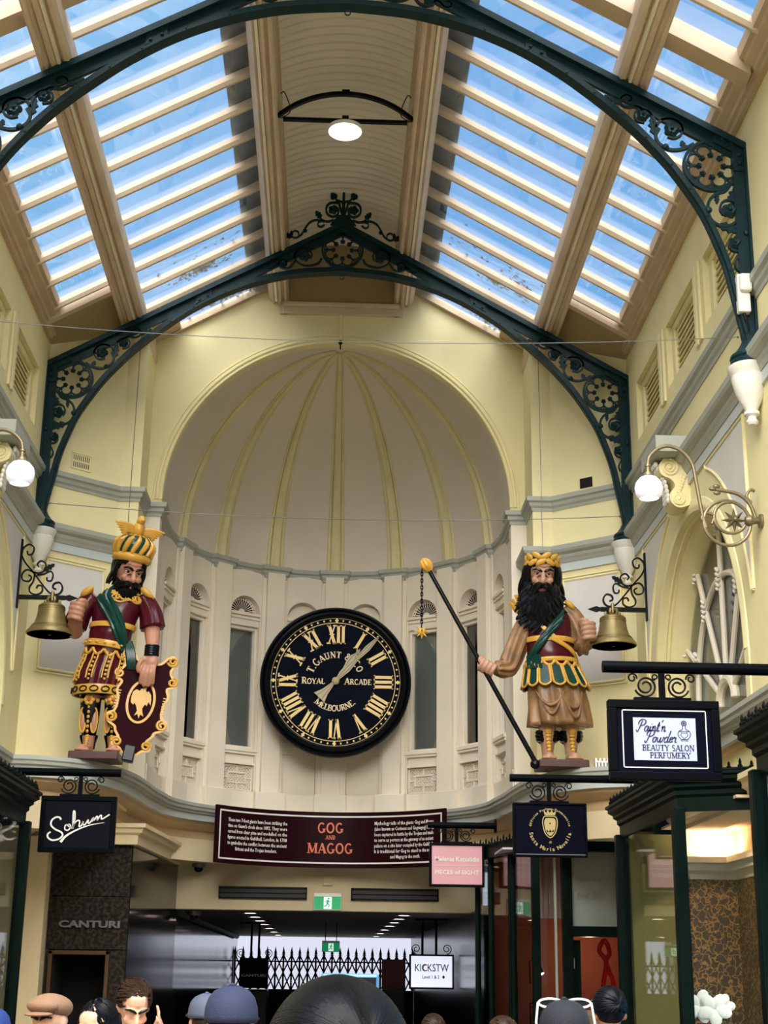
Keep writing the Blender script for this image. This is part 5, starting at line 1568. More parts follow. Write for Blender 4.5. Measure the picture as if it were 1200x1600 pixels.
wp.links.new(ad.outputs['Color'], vr.inputs['Vector']); wp.links.new(vr.outputs['Distance'], cr2.inputs['Fac']); wp.links.new(cr2.outputs['Color'], pb.inputs['Base Color'])
mat('shop_wall', (214, 184, 150), 0.7)
mat('olive_panel', (150, 142, 84), 0.7)
IR = struct(empty('wall_shop_interior', (3.0, 12.85, 0)))
b = MB(); b.box(-.08, .55, 0, .06, 0, 2.62); b.build('wallpaper_wall', 'wallpaper', IR)
b = MB(); b.box(.0, .9, 0, .06, 2.62, 3.0); b.build('upper_wall', 'shop_wall', IR)
b = MB(); b.box(.50, .56, -2.2, .06, 0, 2.62); b.build('wallpaper_wall', 'wallpaper', IR)
b = MB(); b.box(.52, .58, -2.2, .06, 2.62, 3.0); b.build('upper_wall', 'shop_wall', IR)
b = MB(); b.sweep([(.10, .0), (.10, -.06), (.50, -.06), (.50, -2.2)], [(-.02, 2.56), (.02, 2.56), (.03, 2.60), (.08, 2.63), (.09, 2.68), (.13, 2.69), (.13, 2.74), (-.02, 2.74)], side=1)
b.build('mantel_cornice', 'urn_white', IR)
b = MB(); b.box(-.42, -.05, -.05, .0, 0, 2.93); b.build('olive_screen', 'olive_panel', IR)
b = MB(); b.box(-.12, .6, -2.4, .06, 2.98, 3.0); b.build('shop_ceiling', 'shop_wall', IR)
b = MB(); b.box(-.45, .6, -2.35, .06, .5, .56); b.build('window_floor', 'interior_dark', IR)
lampd = bpy.data.lights.new('shop_cove_light', 'AREA'); lampd.energy = 3.5; lampd.color = (1.0, .78, .55); lampd.shape = 'RECTANGLE'; lampd.size = .35; lampd.size_y = .03
lo_ = bpy.data.objects.new('shop_cove_light', lampd); COL.objects.link(lo_); lo_.location = (3.30, 12.70, 2.76); lo_.rotation_euler = (RAD(160), 0, 0)
lampd = bpy.data.lights.new('shop_spot', 'SPOT'); lampd.energy = 30; lampd.color = (1.0, .78, .50); lampd.spot_size = RAD(70); lampd.shadow_soft_size = .04
lo_ = bpy.data.objects.new('shop_spot', lampd); COL.objects.link(lo_); lo_.location = (3.1, 11.4, 2.93); lo_.rotation_euler = (RAD(40), 0, RAD(-10))
b = MB(); b.lathe([(0, 0), (.035, 0), (.04, .03), (.0, .04)], n=14); tag(b.build('ceiling_spotlight', 'lamp_disc', None, loc=(3.32, 11.3, 2.93)), 'tiny bright spotlight in the ceiling of the wallpapered shop', 'spotlight')
# left bay interior: pale curtains
b = MB(); b.box(-2.99, -2.95, 8.3, 12.7, .5, 2.93); struct(b.build('wall_shop_left', 'shop_wall'))
# orchids in the window
mat('petal_white', (244, 238, 226), 0.5)
mat('leaf_green', (40, 66, 34), 0.5, var=.2)
def orchid(loc, label, s=1.0, seed=0, nf=2):
    rnd = random.Random(seed)
    t = thing('white_orchid', label, 'flower', loc, 0, 'white orchids in the shop window')
    b = MB(); b.lathe([(0, 0), (.05, 0), (.065, .10), (.055, .11), (0, .11)], n=14); b.build('pot', 'urn_white', t, smooth=True)
    b = MB(); b.tube(catmull([(0, 0, .1), (.02, 0, .5), (-.02, -.03, .85), (-.06, -.06, 1.0)], 6), .008, 6); b.build('stem', 'leaf_green', t)
    for k in range(5):
        a = 2 * pi * k / 5
        q = MB(); d = Vector((cos(a), sin(a), .0))
        rings = []
        for i in range(7):
            u = i / 6; p = d * (.22 * u) + Vector((0, 0, .12 + .10 * sin(pi * u)))
            w_ = .035 * sin(pi * (.1 + .85 * u)); sd = Vector((-d.y, d.x, 0)) * w_
            rings.append([p + sd, p + Vector((0, 0, -.012)), p - sd, p + Vector((0, 0, -.004))])
        q.rings(rings); q.build('leaf', 'leaf_green', t, smooth=True)
    for k in range(nf):
        c_ = Vector((-.06 + .10 * k, -.06 - .02 * k, 1.0 + .03 * (k % 2) - .05 * k))
        for j in range(5):
            a = 2 * pi * j / 5 + k
            q = MB(); q.ball((c_.x + .05 * s * cos(a), c_.y - .01 * j * .3, c_.z + .045 * s * sin(a)), (.045 * s, .012, .035 * s), 8, 6, R=Matrix.Rotation(-a, 3, 'Y')); q.build('petal', 'petal_white', t, smooth=True)
orchid((2.80, 11.3, .56), 'larger white orchid at the left in the wallpapered shop window', 1.35, 1, 2)
orchid((3.02, 11.5, .56), 'smaller white orchid at the right in the wallpapered shop window', 1.0, 2, 1)
# far right shop: splayed glass and door facing the camera
FR = thing('corner_shopfront', 'dark green corner shopfront with door and pink curtain below the navy sign', 'shopfront', (2.06, 15.0, 0))
def fb(name, x0, x1, y0, y1, z0, z1, m='shop_green', parent=FR, bev=.006):
    q = MB(); q.box(x0 - 2.06, x1 - 2.06, y0 - 15.0, y1 - 15.0, z0, z1); return q.build(name, m, parent, bevel=bev)
fb('post', 2.02, 2.10, 14.96, 15.04, 0, 2.96)
fb('post', 2.32, 2.42, 14.95, 15.05, 0, 2.96)
fb('post', 2.88, 2.99, 14.95, 15.05, 0, 2.99)
fb('header', 2.02, 2.99, 14.93, 15.06, 2.95, 3.05)
fb('transom_bar', 2.38, 2.92, 14.93, 15.06, 2.13, 2.23)
fb('stallriser', 2.06, 2.34, 14.97, 15.03, 0, .5)
fb('pane', 2.10, 2.32, 15.0, 15.008, .5, 2.95, 'shop_glass', bev=0)
tp = fb('transom_pane', 2.42, 2.88, 15.0, 15.008, 2.23, 2.95, 'shop_glass', bev=0)
mat('frosted', (196, 192, 190), 0.5)
fb('transom_blind', 2.42, 2.88, 15.03, 15.04, 2.23, 2.95, 'frosted', bev=0)
mat('gilt_letter', (150, 142, 120), .5)
q = MB(); text_mesh(q, 'Melanie', .085, width=.26, T=Matrix.Translation((.53, -.003, 2.66))); q.build('lettering', 'gilt_letter', tp)
q = MB(); text_mesh(q, 'PIECES', .085, width=.25, T=Matrix.Translation((.535, -.003, 2.50))); q.build('lettering', 'gilt_letter', tp)
dl = fb('door_leaf', 2.42, 2.46, 15.02, 15.62, 0, 2.10)
fb('door_stile', 2.46, 2.50, 15.02, 15.06, 0, 2.10)
fb('door_hinge', 2.415, 2.432, 14.985, 15.0, 1.83, 1.93, 'sign_gold', bev=0)
q = MB(); q.prism([(2.06 - 2.06, .0), (1.64 - 2.06, 1.55), (1.60 - 2.06, 1.54), (2.02 - 2.06, 0)], 0, .5, 'z'); q.build('stallriser', 'shop_green', FR)
def sp(u): return (-.42 * u, 1.55 * u)
for u in (.36, .40, .75, 1.0):
    x, y = sp(u)
    q = MB(); q.box(x - .03, x + .03, y - .03, y + .03, .5, 2.96); q.build('post', 'shop_green', FR, bevel=.006)
q = MB(); q.prism([(0, .0), (-.42, 1.55), (-.428, 1.549), (-.008, -.002)], .5, 2.96, 'z'); q.build('pane', 'shop_glass', FR)
q = MB(); q.sweep([(-.42, 1.55), (0, 0), (.30, 0)], [(-.08, 2.95), (.0, 2.95), (.02, 2.98), (.05, 3.0), (.05, 3.03), (.08, 3.05), (.08, 3.08), (-.08, 3.08)], side=-1); cq = q.build('cornice', 'shop_green', FR)
for j in range(20):
    x, y = sp(j / 19)
    o = bpy.data.objects.new('cresting_spike', SPIKE); COL.objects.link(o); o.parent = cq; o.location = (x - .06, y - .02, 3.08); o.scale = (1, 1, 1.2 if j % 2 == 0 else .8)
# cream fascia panels above that shop
b = MB(); b.box(1.98, 3.05, 15.02, 15.12, 3.05, 3.24); FP = struct(b.build('wall_fascia_right', 'fascia_cream'))
# inside: curtain, spotlights, lit back wall
mat('curtain_pink', (204, 172, 168), .8, var=.05, vscale=4, stretch=(14, 14, .3))
mat('red_glass', (190, 24, 30), .25)
b = MB(); pts = [(i / 40 * .55, .03 * sin(i * 1.35)) for i in range(41)]
b.rings([[(x, y, 0), (x, y + .01, 0), (x, y + .01, .62), (x, y, .62)] for x, y in pts]); tag(b.build('pink_curtain', 'curtain_pink', None, smooth=True, loc=(1.98, 15.75, 2.33)), 'pleated pink curtain hung behind the corner shop window', 'curtain')
b = MB(); b.box(1.80, 3.6, 17.0, 17.06, 0, 3.0); b.box(3.3, 3.36, 15.3, 17.0, 0, 3.0); mat('terracotta', (116, 56, 40), .7)
struct(b.build('wall_shop_back', 'terracotta'))
b = MB(); b.box(1.75, 3.2, 15.1, 17.06, 2.97, 2.99); struct(b.build('ceiling_shop', 'frosted'))
for (x, y, z, lb) in ((2.10, 15.35, 1.78, 'upper black track spotlight in the corner shop window'), (2.10, 15.35, 1.38, 'lower black track spotlight in the corner shop window')):
    t = thing('track_spotlight', lb, 'spotlight', (x, y, z), 0, 'black track spotlights')
    b = MB(); b.tube([(-.02, 0, .16), (.05, -.05, .0)], .03, 12); b.build('barrel', 'black_gloss', t, smooth=True)
    b = MB(); b.tube([(.05, -.05, .0), (.053, -.052, -.006)], .024, 12); b.build('lens', 'lamp_disc', t)
    b = MB(); b.tube([(-.02, 0, .12), (-.06, .02, .12), (-.06, .02, -.10)], .008, 6); b.build('bracket', 'black_gloss', t)
b = MB(); b.box(-.012, .012, -.012, .012, 0, 2.4); tag(b.build('white_pole', 'urn_white', None, loc=(2.30, 15.3, .52)), 'slim white upright pole behind the corner shop glass', 'pole')
b = MB(); P = catmull([(-.05, 0, 0), (-.06, 0, .25), (-.02, 0, .5), (-.09, 0, .62), (-.03, 0, .72), (.02, 0, .6), (-.02, 0, .5), (.05, 0, .3), (.04, 0, .1), (.05, 0, 0)], 5)
b.tube(P, .025, 8); tag(b.build('red_sculpture', 'red_glass', None, smooth=True, loc=(2.93, 15.9, 1.40)), 'glossy red looped sculpture glimpsed inside the open shop door', 'sculpture')
b = MB(); b.box(-.5, .5, -.25, .25, 0, 1.38); tag(b.build('display_counter', 'shop_wall', None, bevel=.01, loc=(2.9, 16.0, 0)), 'pale display counter inside the open shop door', 'counter')
t = thing('potted_plant', 'small leafy green plant on the counter inside the shop door', 'plant', (2.70, 15.85, 1.38))
b = MB(); b.lathe([(0, 0), (.035, 0), (.045, .05), (0, .05)], n=12); b.build('pot', 'urn_white', t, smooth=True)
rnd = random.Random(3)
for k in range(14):
    a = rnd.uniform(0, 2 * pi); q = MB(); q.ball((.05 * cos(a), .05 * sin(a), .08 + rnd.uniform(0, .07)), (.03, .02, .014), 7, 5, R=Matrix.Rotation(a, 3, 'Z')); q.build('leaf', 'leaf_green', t, smooth=True)
lampd = bpy.data.lights.new('back_shop_light', 'POINT'); lampd.energy = 7; lampd.color = (1.0, .62, .36); lampd.shadow_soft_size = .06
lo_ = bpy.data.objects.new('back_shop_light', lampd); COL.objects.link(lo_); lo_.location = (2.8, 16.3, 2.0)
# ================================================================== BELLS, LAMPS
mat('bell_bronze', (146, 130, 86), 0.45, metal=.65, var=.15, vscale=6, bump=.1, bscale=30)
mat('bell_inside', (84, 70, 36), 0.5, metal=.5)
mat('brass_aged', (122, 110, 84), 0.42, metal=.55, var=.1)
glass_globe = emit('lamp_globe', (226, 226, 238), .22)
emit('lamp_bulb', (255, 250, 240), 2.0)
def bell_bracket(sg, nm):
    t = thing('bell_bracket', 'black wrought iron scroll bracket holding the %s bell' % nm, 'bracket', (sg * 3.0, 13.6, 5.10), 0, 'wrought iron bell brackets')
    m = lambda p: (-sg * p[0], p[1])
    def flat(mb, pts, w=.016, n=5):
        P = catmull([(*m(p), 0) for p in pts], n); mb.bar([(p.x, p.y) for p in P], w, -.012, .012)
    b = MB(); b.box(min(0, -sg * .025), max(0, -sg * .025), -.02, .02, -.10, .57); b.build('wall_plate', 'wrought', t)
    b = MB(); b.box(min(0, -sg * .46), max(0, -sg * .46), -.016, .016, -.016, .024); b.prism([(-sg * .46, -.012), (-sg * .50, -.025), (-sg * .58, .004), (-sg * .50, .033), (-sg * .46, .02)], -.012, .012); b.build('arm', 'wrought', t)
    b = MB(); flat(b, [(.02, .41), (.06, .34), (.14, .25), (.22, .15), (.30, .06), (.36, .03), (.41, .05), (.43, .10), (.40, .15), (.35, .14), (.34, .10), (.37, .085)]); b.build('main_scroll', 'wrought', t)
    for nm2, pts in (('scroll', [(.02, .41), (.03, .48), (.08, .52), (.13, .49), (.12, .43), (.08, .42), (.07, .455)]),
                     ('scroll', [(.14, .25), (.08, .27), (.04, .23), (.05, .17), (.11, .16), (.13, .20), (.10, .22)]),
                     ('scroll', [(.16, .24), (.15, .16), (.12, .10), (.13, .05), (.19, .03), (.24, .06), (.235, .11), (.20, .12), (.185, .09)]),
                     ('scroll', [(.14, .25), (.20, .24), (.25, .27), (.255, .33), (.21, .36), (.175, .33), (.19, .30)]),
                     ('scroll', [(.18, .22), (.24, .23), (.30, .26), (.33, .23), (.32, .17), (.28, .17), (.275, .20)])):
        b = MB(); flat(b, pts, .013); b.build(nm2, 'wrought', t)
    b = MB(); leaf(b, -sg * .24, .265, atan2(.08, -sg * .12), .12, .03); b.build('leaf', 'wrought', t)
    bl = thing('bell', 'bronze bell hanging from the %s wrought iron bracket' % nm, 'bell', (sg * (3.0 - .345), 13.6, 4.745), 0, 'bronze bells beside the giants')
    bl.scale = (.94, .94, .98)
    prof = [(.222, .0), (.235, .005), (.232, .025), (.21, .05), (.185, .075), (.16, .115), (.145, .16), (.135, .22), (.13, .255), (.125, .285), (.105, .30), (.06, .31), (.0, .312)]
    inner = [(.0, .285), (.10, .28), (.115, .25), (.125, .16), (.15, .09), (.20, .03), (.215, .0)]
    q = MB(); q.lathe(prof + [], n=40); q.lathe(inner, n=40)
    q.lathe([(.215, 0), (.222, 0.0), (.222, .001), (.215, .001)], n=40)
    q.build('bell_body', 'bell_bronze', bl, smooth=True)
    for z, r in ((.265, .131), (.275, .129), (.248, .133), (.085, .182), (.07, .193)):
        q = MB(); q.lathe([(r - .004, z - .004), (r + .003, z - .002), (r + .003, z + .002), (r - .004, z + .004)], n=40); q.build('bell_band', 'bell_bronze', bl, smooth=True)
    for k in range(6):
        a = 2 * pi * k / 6
        q = MB(); q.tube([(.05 * cos(a), .05 * sin(a), .30), (.075 * cos(a), .075 * sin(a), .33), (.06 * cos(a), .06 * sin(a), .36), (.02 * cos(a), .02 * sin(a), .36)], .014, 8); q.build('crown_loop', 'bell_bronze', bl, smooth=True)
    q = MB(); q.tube([(0, -.03, .33), (0, -.03, .42), (0, .03, .42), (0, .03, .33)], .014, 8); q.build('hanger', 'bell_bronze', bl, smooth=True)
    q = MB(); q.tube([(0, 0, .28), (0, 0, .06)], .012, 8); q.ball((0, 0, .03), .035, 12, 8); q.build('clapper', 'bell_inside', bl, smooth=True)
bell_bracket(-1, 'left'); bell_bracket(1, 'right')

def globe_lamp(sg, label):
    t = thing('wall_lamp', label, 'wall lamp', (sg * 3.0, 9.8, 4.83), 0, 'globe wall lamps on brass swan necks')
    m = lambda x: -sg * (3.0 - x)
    # coordinates: world x mirrored into local
    X = lambda x: sg * (x - 3.0)
    def tube(name, pts, r, parent=t):
        q = MB(); q.tube(catmull([(X(x), y, z) for x, y, z in pts], 7), r, 10); return q.build(name, 'brass_aged', parent, smooth=True)
    tube('swan_neck', [(2.60, 0, -.06), (2.575, 0, .05), (2.545, 0, .28), (2.52, 0, .42), (2.45, 0, .51), (2.36, 0, .545), (2.28, 0, .52), (2.22, 0, .46), (2.205, 0, .40)], .014)
    q = MB(); q.tube([(X(x), 0, z) for x, z in arc(2.75, -.02, .165, 0, 360, 40)], .013, 8); q.build('outer_ring', 'brass_aged', t, smooth=True)
    q = MB(); q.tube([(X(x), 0, z) for x, z in arc(2.775, .02, .115, 40, 330, 36)], .012, 8); q.build('inner_ring', 'brass_aged', t, smooth=True)
    tube('leaf_stem', [(2.96, 0, .0), (2.92, 0, .12), (2.85, 0, .19), (2.76, 0, .215), (2.68, 0, .225)], .014)
    for (x, z) in ((2.66, .23), (2.69, .25), (2.69, .20)):
        q = MB(); q.ball((X(x), 0, z), (.028, .014, .016), 8, 6); q.build('bud', 'brass_aged', t, smooth=True)
    tube('curl', [(2.60, 0, -.03), (2.57, 0, .01), (2.60, 0, .05), (2.66, 0, .03), (2.64, 0, -.03)], .011)
    tube('curl', [(2.93, 0, .13), (2.90, 0, .18), (2.93, 0, .23), (2.96, 0, .22)], .011)
    q = MB(); pts = []
    for i in range(16):
        a = 2 * pi * i / 16; rr = .095 if i % 2 == 0 else .04
        pts.append((rr * cos(a), rr * sin(a)))
    vs = [(X(2.80) + x, 0.0, z) for x, z in pts] + [(X(2.80), -.035, 0), (X(2.80), .02, 0)]
    q.add(vs, [(i, (i + 1) % 16, 16) for i in range(16)] + [((i + 1) % 16, i, 17) for i in range(16)]); q.build('star', 'brass_aged', t)
    q = MB(); q.ball((X(2.80), -.035, 0), .016, 8, 6); q.build('star_boss', 'brass_aged', t, smooth=True)
    q = MB(); q.lathe([(0, .0), (.05, .0), (.05, .02), (.02, .03), (.025, .06), (.045, .09), (.03, .12), (0, .125)], n=16, axis='x')
    if sg < 0: q.v = [(-x, y, z) for x, y, z in q.v]
    q.v = [(-x if sg > 0 else -x, y, z) for x, y, z in q.v]; q.build('wall_rose', 'brass_aged', t, smooth=True)
    g = X(2.205)
    q = MB(); q.lathe([(0, .40), (.022, .40), (.024, .385), (.018, .38), (.018, .34), (.04, .335), (.042, .315), (.03, .31), (0, .31)], c=(g, 0, 0), n=16); q.build('gallery', 'brass_aged', t, smooth=True)
    q = MB(); q.lathe([(.03, .315), (.06, .30), (.09, .265), (.10, .225), (.092, .18), (.072, .15), (.066, .148), (.085, .183), (.093, .225), (.084, .26), (.056, .292), (.03, .305)], c=(g, 0, 0), n=28); q.build('globe_shade', 'lamp_globe', t, smooth=True)
    q = MB(); q.ball((g, 0, .19), (.035, .035, .045), 12, 8); q.build('bulb', 'lamp_bulb', t, smooth=True)
globe_lamp(1, 'white globe lamp on a brass swan neck with star ring on the right wall')
globe_lamp(-1, 'white globe lamp on a brass swan neck at the left edge')
# ================================================================== THE TWO GIANTS
mat('paint_skin', (172, 122, 98), 0.35, var=.08, vscale=6, spec=.25, coat=.1)
mat('paint_skin2', (168, 128, 102), 0.35, var=.08, vscale=6, spec=.25, coat=.1)
mat('paint_black', (11, 12, 15), 0.25, spec=.2, coat=.1)
mat('paint_maroon', (70, 12, 26), 0.25, var=.12, vscale=5, spec=.25, coat=.12)
mat('paint_green', (14, 54, 46), 0.25, var=.15, vscale=6, spec=.25, coat=.12)
mat('paint_gold', (198, 150, 62), 0.32, var=.12, vscale=9, spec=.25, coat=.1)
mat('paint_tan', (134, 101, 69), 0.38, var=.28, vscale=7, spec=.25, coat=.1)
mat('paint_brown', (66, 30, 26), 0.35, var=.15)
mat('eye_white', (186, 170, 150), .35, spec=.2)
mat('lip_red', (168, 84, 74), .35)

def lerp_prof(prof, z):
    if z <= prof[0][0]: return prof[0][1:]
    for a, b_ in zip(prof[:-1], prof[1:]):
        if a[0] <= z <= b_[0]:
            t = (z - a[0]) / (b_[0] - a[0]); t = t * t * (3 - 2 * t) * .5 + t * .5
            return tuple(a[i] + (b_[i] - a[i]) * t for i in range(1, 5))
    return prof[-1][1:]
class Torso:
    def __init__(s, prof): s.p = prof
    def pt(s, ang, z, off=0.0):
        """ang degrees: 0 = front (towards -y), positive towards +x"""
        cx, cy, rx, ry = lerp_prof(s.p, z)
        a = RAD(ang)
        return Vector((cx + (rx + off) * sin(a), cy - (ry + off) * cos(a), z))
    def loft(s, mb, z0, z1, off=0.0, n=48, k=24, fold=None):
        rings = []
        for i in range(k + 1):
            z = z0 + (z1 - z0) * i / k
            ring = []
            for j in range(n):
                a = 360 * j / n
                o = off + (fold(a, (z - z0) / (z1 - z0)) if fold else 0)
                ring.append(s.pt(a, z, o))
            rings.append(ring)
        mb.rings(rings)
    def band(s, mb, z0, z1, off0, off1, n=56, tilt=0.0):
        """a raised belt"""
        rings = []
        for j in range(n + 1):
            a = 360 * j / n
            dz = tilt * sin(RAD(a))
            rings.append([s.pt(a, z0 + dz, off0), s.pt(a, z0 + dz, off1), s.pt(a, (z0 + z1) / 2 + dz, off1 + .006), s.pt(a, z1 + dz, off1), s.pt(a, z1 + dz, off0)])
        mb.rings(rings, cap=False)
def remesh(o, vox, smooth_it=4):
    r = o.modifiers.new('fuse', 'REMESH'); r.mode = 'VOXEL'; r.voxel_size = vox; r.use_smooth_shade = True
    if smooth_it:
        s = o.modifiers.new('soften', 'SMOOTH'); s.factor = .5; s.iterations = smooth_it
def chain(mb, pts, rs, n=14):
    """overlapping limb: smooth tapered tube with round ends"""
    P = catmull(pts, 6); m = len(P)
    k = len(rs) - 1
    R = []
    for i in range(m):
        u = i / (m - 1) * k; j = min(k - 1, int(u)); R.append(rs[j] + (rs[j + 1] - rs[j]) * (u - j))
    mb.tube(P, R, n); mb.ball(P[0], R[0], n, 8); mb.ball(P[-1], R[-1], n, 8)
def fist(mb, c, M_, s=1.0):
    """closed hand: four stacked curled fingers and a thumb; local -y faces out, z up, knuckles to -x"""
    keep = mb.T; T = Matrix.Translation(c) @ M_ @ Matrix.Scale(s, 4)
    mb.T = T
    mb.ball((-.012, .025, .0), (.052, .045, .075), 14, 10)
    for i in range(4):
        z = .062 - .040 * i; q = 1 - .06 * abs(i - 1)
        P = catmull([(-.055, .03, z), (-.066, -.03, z + .004), (-.03, -.062, z + .004), (.022, -.055, z), (.038, -.022, z - .002)], 4)
        mb.tube(P, [.0215 * q] * (len(P) - 3) + [.019 * q] * 3, 10); mb.ball(P[-1], .019 * q, 8, 6); mb.ball(P[0], .02 * q, 8, 6)
    P = catmull([(.03, .03, .05), (.045, -.01, .085), (.03, -.045, .10), (.0, -.06, .092)], 4)
    mb.tube(P, .023, 10); mb.ball(P[-1], .022, 8, 6)
    mb.T = keep
def open_hand(mb, c, M_, s=1.0):
    """back of a hand with fingers hanging down over an edge"""
    keep = mb.T; mb.T = Matrix.Translation(c) @ M_ @ Matrix.Scale(s, 4)
    mb.ball((0, 0, 0), (.068, .032, .085), 14, 10)
    for i, (x, L) in enumerate(((-.048, .115), (-.016, .135), (.018, .13), (.048, .105))):
        P = catmull([(x * .8, -.005, -.04), (x, -.022, -.085), (x * 1.1, -.018, -.085 - L * .5), (x * 1.15, .006, -.085 - L)], 4)
        mb.tube(P, [.021, .021, .02, .019] + [.018] * (len(P) - 4), 10); mb.ball(P[-1], .0175, 8, 6)
    P = catmull([(-.05, .0, .03), (-.085, -.02, -.02), (-.095, -.02, -.075), (-.085, -.01, -.105)], 4)
    mb.tube(P, .022, 10); mb.ball(P[-1], .02, 8, 6)
    mb.T = keep
def head_skin(mb, H, s=1.0):
    """skull, jaw, nose, brow, cheeks, lips and ears; face towards local -y, origin between the eyes' height inside the skull"""
    keep = mb.T; mb.T = H @ Matrix.Scale(s, 4)
    mb.ball((0, .02, .04), (.118, .145, .155), 24, 16)
    mb.ball((0, -.02, -.065), (.092, .105, .11), 20, 14)
    mb.ball((0, -.09, -.15), (.05, .045, .04), 14, 10)                  # chin
    mb.tube([(0, -.125, .03), (0, -.15, -.01), (0, -.178, -.055)], [.018, .021, .026], 10)   # nose bridge
    mb.ball((0, -.172, -.06), (.026, .028, .022), 12, 8)
    for e in (-1, 1):
        mb.ball((e * .026, -.152, -.064), (.018, .022, .016), 10, 8)    # nostril wing
        mb.tube([(e * .085, -.10, .032), (e * .05, -.130, .040), (e * .012, -.134, .026)], [.014, .020, .016], 8)   # brow
        mb.ball((e * .062, -.105, -.045), (.036, .03, .032), 12, 8)     # cheekbone
        mb.tube([(e * .03, -.13, -.05), (e * .055, -.122, -.085), (e * .058, -.108, -.11)], [.012, .014, .010], 8)  # nasolabial fold
        mb.ball((e * .122, .03, -.01), (.018, .035, .05), 10, 8)        # ear
        mb.tube([(e * .028, -.13, .004), (e * .05, -.128, -.012), (e * .078, -.112, .0)], .009, 8)     # lower lid
    for q in range(3):
        mb.tube([(-.07, -.112 + q * .01, .085 + q * .025), (0, -.128 + q * .01, .078 + q * .025), (.07, -.112 + q * .01, .085 + q * .025)], .008, 8)  # forehead creases
    mb.tube([(-.035, -.128, -.108), (0, -.14, -.104), (.035, -.128, -.108)], [.010, .014, .010], 8)
    mb.tube([(-.03, -.126, -.122), (0, -.138, -.126), (.03, -.126, -.122)], [.010, .015, .010], 8)
    mb.T = keep
def eyes(H, s, parent):
    for e in (-1, 1):
        b = MB(); b.T = H @ Matrix.Scale(s, 4); b.ball((e * .05, -.106, .010), (.024, .022, .013), 14, 10); ey = b.build('eye', 'eye_white', parent, smooth='all')
        b = MB(); b.T = H @ Matrix.Scale(s, 4); b.ball((e * .05, -.126, .009), (.012, .005, .010), 10, 8); b.build('iris', 'paint_black', ey, smooth='all')
        b = MB(); b.T = H @ Matrix.Scale(s, 4)
        b.tube([(e * .092, -.105, .038), (e * .06, -.140, .050), (e * .03, -.148, .040), (e * .010, -.146, .026)], [.006, .011, .013, .008], 8); b.build('eyebrow', 'paint_black', parent, smooth=True)
    b = MB(); b.T = H @ Matrix.Scale(s, 4)
    b.tube([(-.032, -.134, -.110), (0, -.148, -.106), (.032, -.134, -.110)], [.006, .010, .006], 8); b.tube([(-.028, -.132, -.124), (0, -.146, -.129), (.028, -.132, -.124)], [.006, .011, .006], 8)
    b.build('lips', 'lip_red', parent, smooth=True)
def lock(mb, p0, d, L, r, amp, ph, n=9, side=None):
    d = d.normalized(); s_ = (side or d.cross(Vector((0, 1, 0)))).normalized() if (side or d.cross(Vector((0, 1, 0))).length > .1) else Vector((1, 0, 0))
    P = []; R = []
    for i in range(n):
        t = i / (n - 1)
        P.append(Vector(p0) + d * L * t + s_ * amp * sin(ph + t * 6.0) * (.3 + t))
        R.append(r * (1 - .75 * t ** 2))
    mb.tube(P, R, 7)

def base_plate(root, x0, x1, y0, y1):
    b = MB(); b.box(x0, x1, y0, y1, 0, .075); b.build('base_block', 'paint_brown', root, bevel=.01)

# ------------------------------------------------------------------ left giant, with shield
G1 = thing('giant_statue', 'painted wooden giant in a maroon tunic with turban crown and shield', 'statue', (-2.13, 13.72, 3.58), 0, 'pair of painted wooden giants')
H1 = Matrix.Translation((.165, -.05, 1.80)) @ Matrix.Rotation(RAD(26), 4, 'Z') @ Matrix.Rotation(RAD(17), 4, 'X') @ Matrix.Rotation(RAD(5), 4, 'Y')
hs = 1.06
T1p = Torso([(.60, -.07, .0, .205, .18), (.80, -.045, .0, .215, .185), (1.00, .0, .0, .195, .165), (1.10, .01, -.01, .185, .16), (1.20, .025, -.02, .188, .165), (1.30, .045, -.01, .192, .158), (1.42, .06, .0, .215, .16), (1.52, .075, .01, .235, .15), (1.60, .09, .02, .17, .12), (1.66, .12, .0, .085, .085), (1.72, .14, -.01, .08, .08)])
b = MB()
T1p.loft(b, .95, 1.71, -.012, 28, 22)
head_skin(b, H1, hs)
chain(b, [(.13, -.01, 1.62), (.155, -.03, 1.72)], [.085, .08])
# legs
chain(b, [(-.10, -.01, 1.0), (-.11, -.02, .62), (-.115, -.01, .42), (-.115, .02, .14)], [.11, .095, .082, .05]); chain(b, [(.06, .0, 1.0), (.10, -.02, .62), (.11, -.01, .42), (.115, .02, .14)], [.11, .095, .082, .05])
for fx, sp_ in ((-.12, -1), (.125, 1)):
    chain(b, [(fx, .05, .115), (fx + sp_ * .008, -.06, .115), (fx + sp_ * .02, -.16, .100)], [.052, .055, .045])
    for q in range(5): b.ball((fx + sp_ * .02 + (q - 2) * .026, -.20 + .012 * abs(q - 1.5), .095), (.017, .028, .017), 8, 6)
# arms
chain(b, [(-.20, .02, 1.53), (-.30, -.01, 1.32), (-.305, -.04, 1.22), (-.29, -.16, 1.27), (-.262, -.23, 1.315)], [.085, .078, .075, .068, .052])
fist(b, (-.245, -.27, 1.345), Matrix.Rotation(RAD(8), 4, 'Y'), 1.12)
chain(b, [(.33, .02, 1.52), (.40, .0, 1.30), (.425, -.06, 1.18), (.435, -.11, 1.06), (.437, -.14, 1.0)], [.085, .08, .072, .055, .045])
open_hand(b, (.435, -.155, .925), Matrix.Rotation(RAD(8), 4, 'Y'), 1.05)
body = b.build('body', 'paint_skin', G1, smooth='all'); remesh(body, .0085, 3)
eyes(H1, hs, G1)
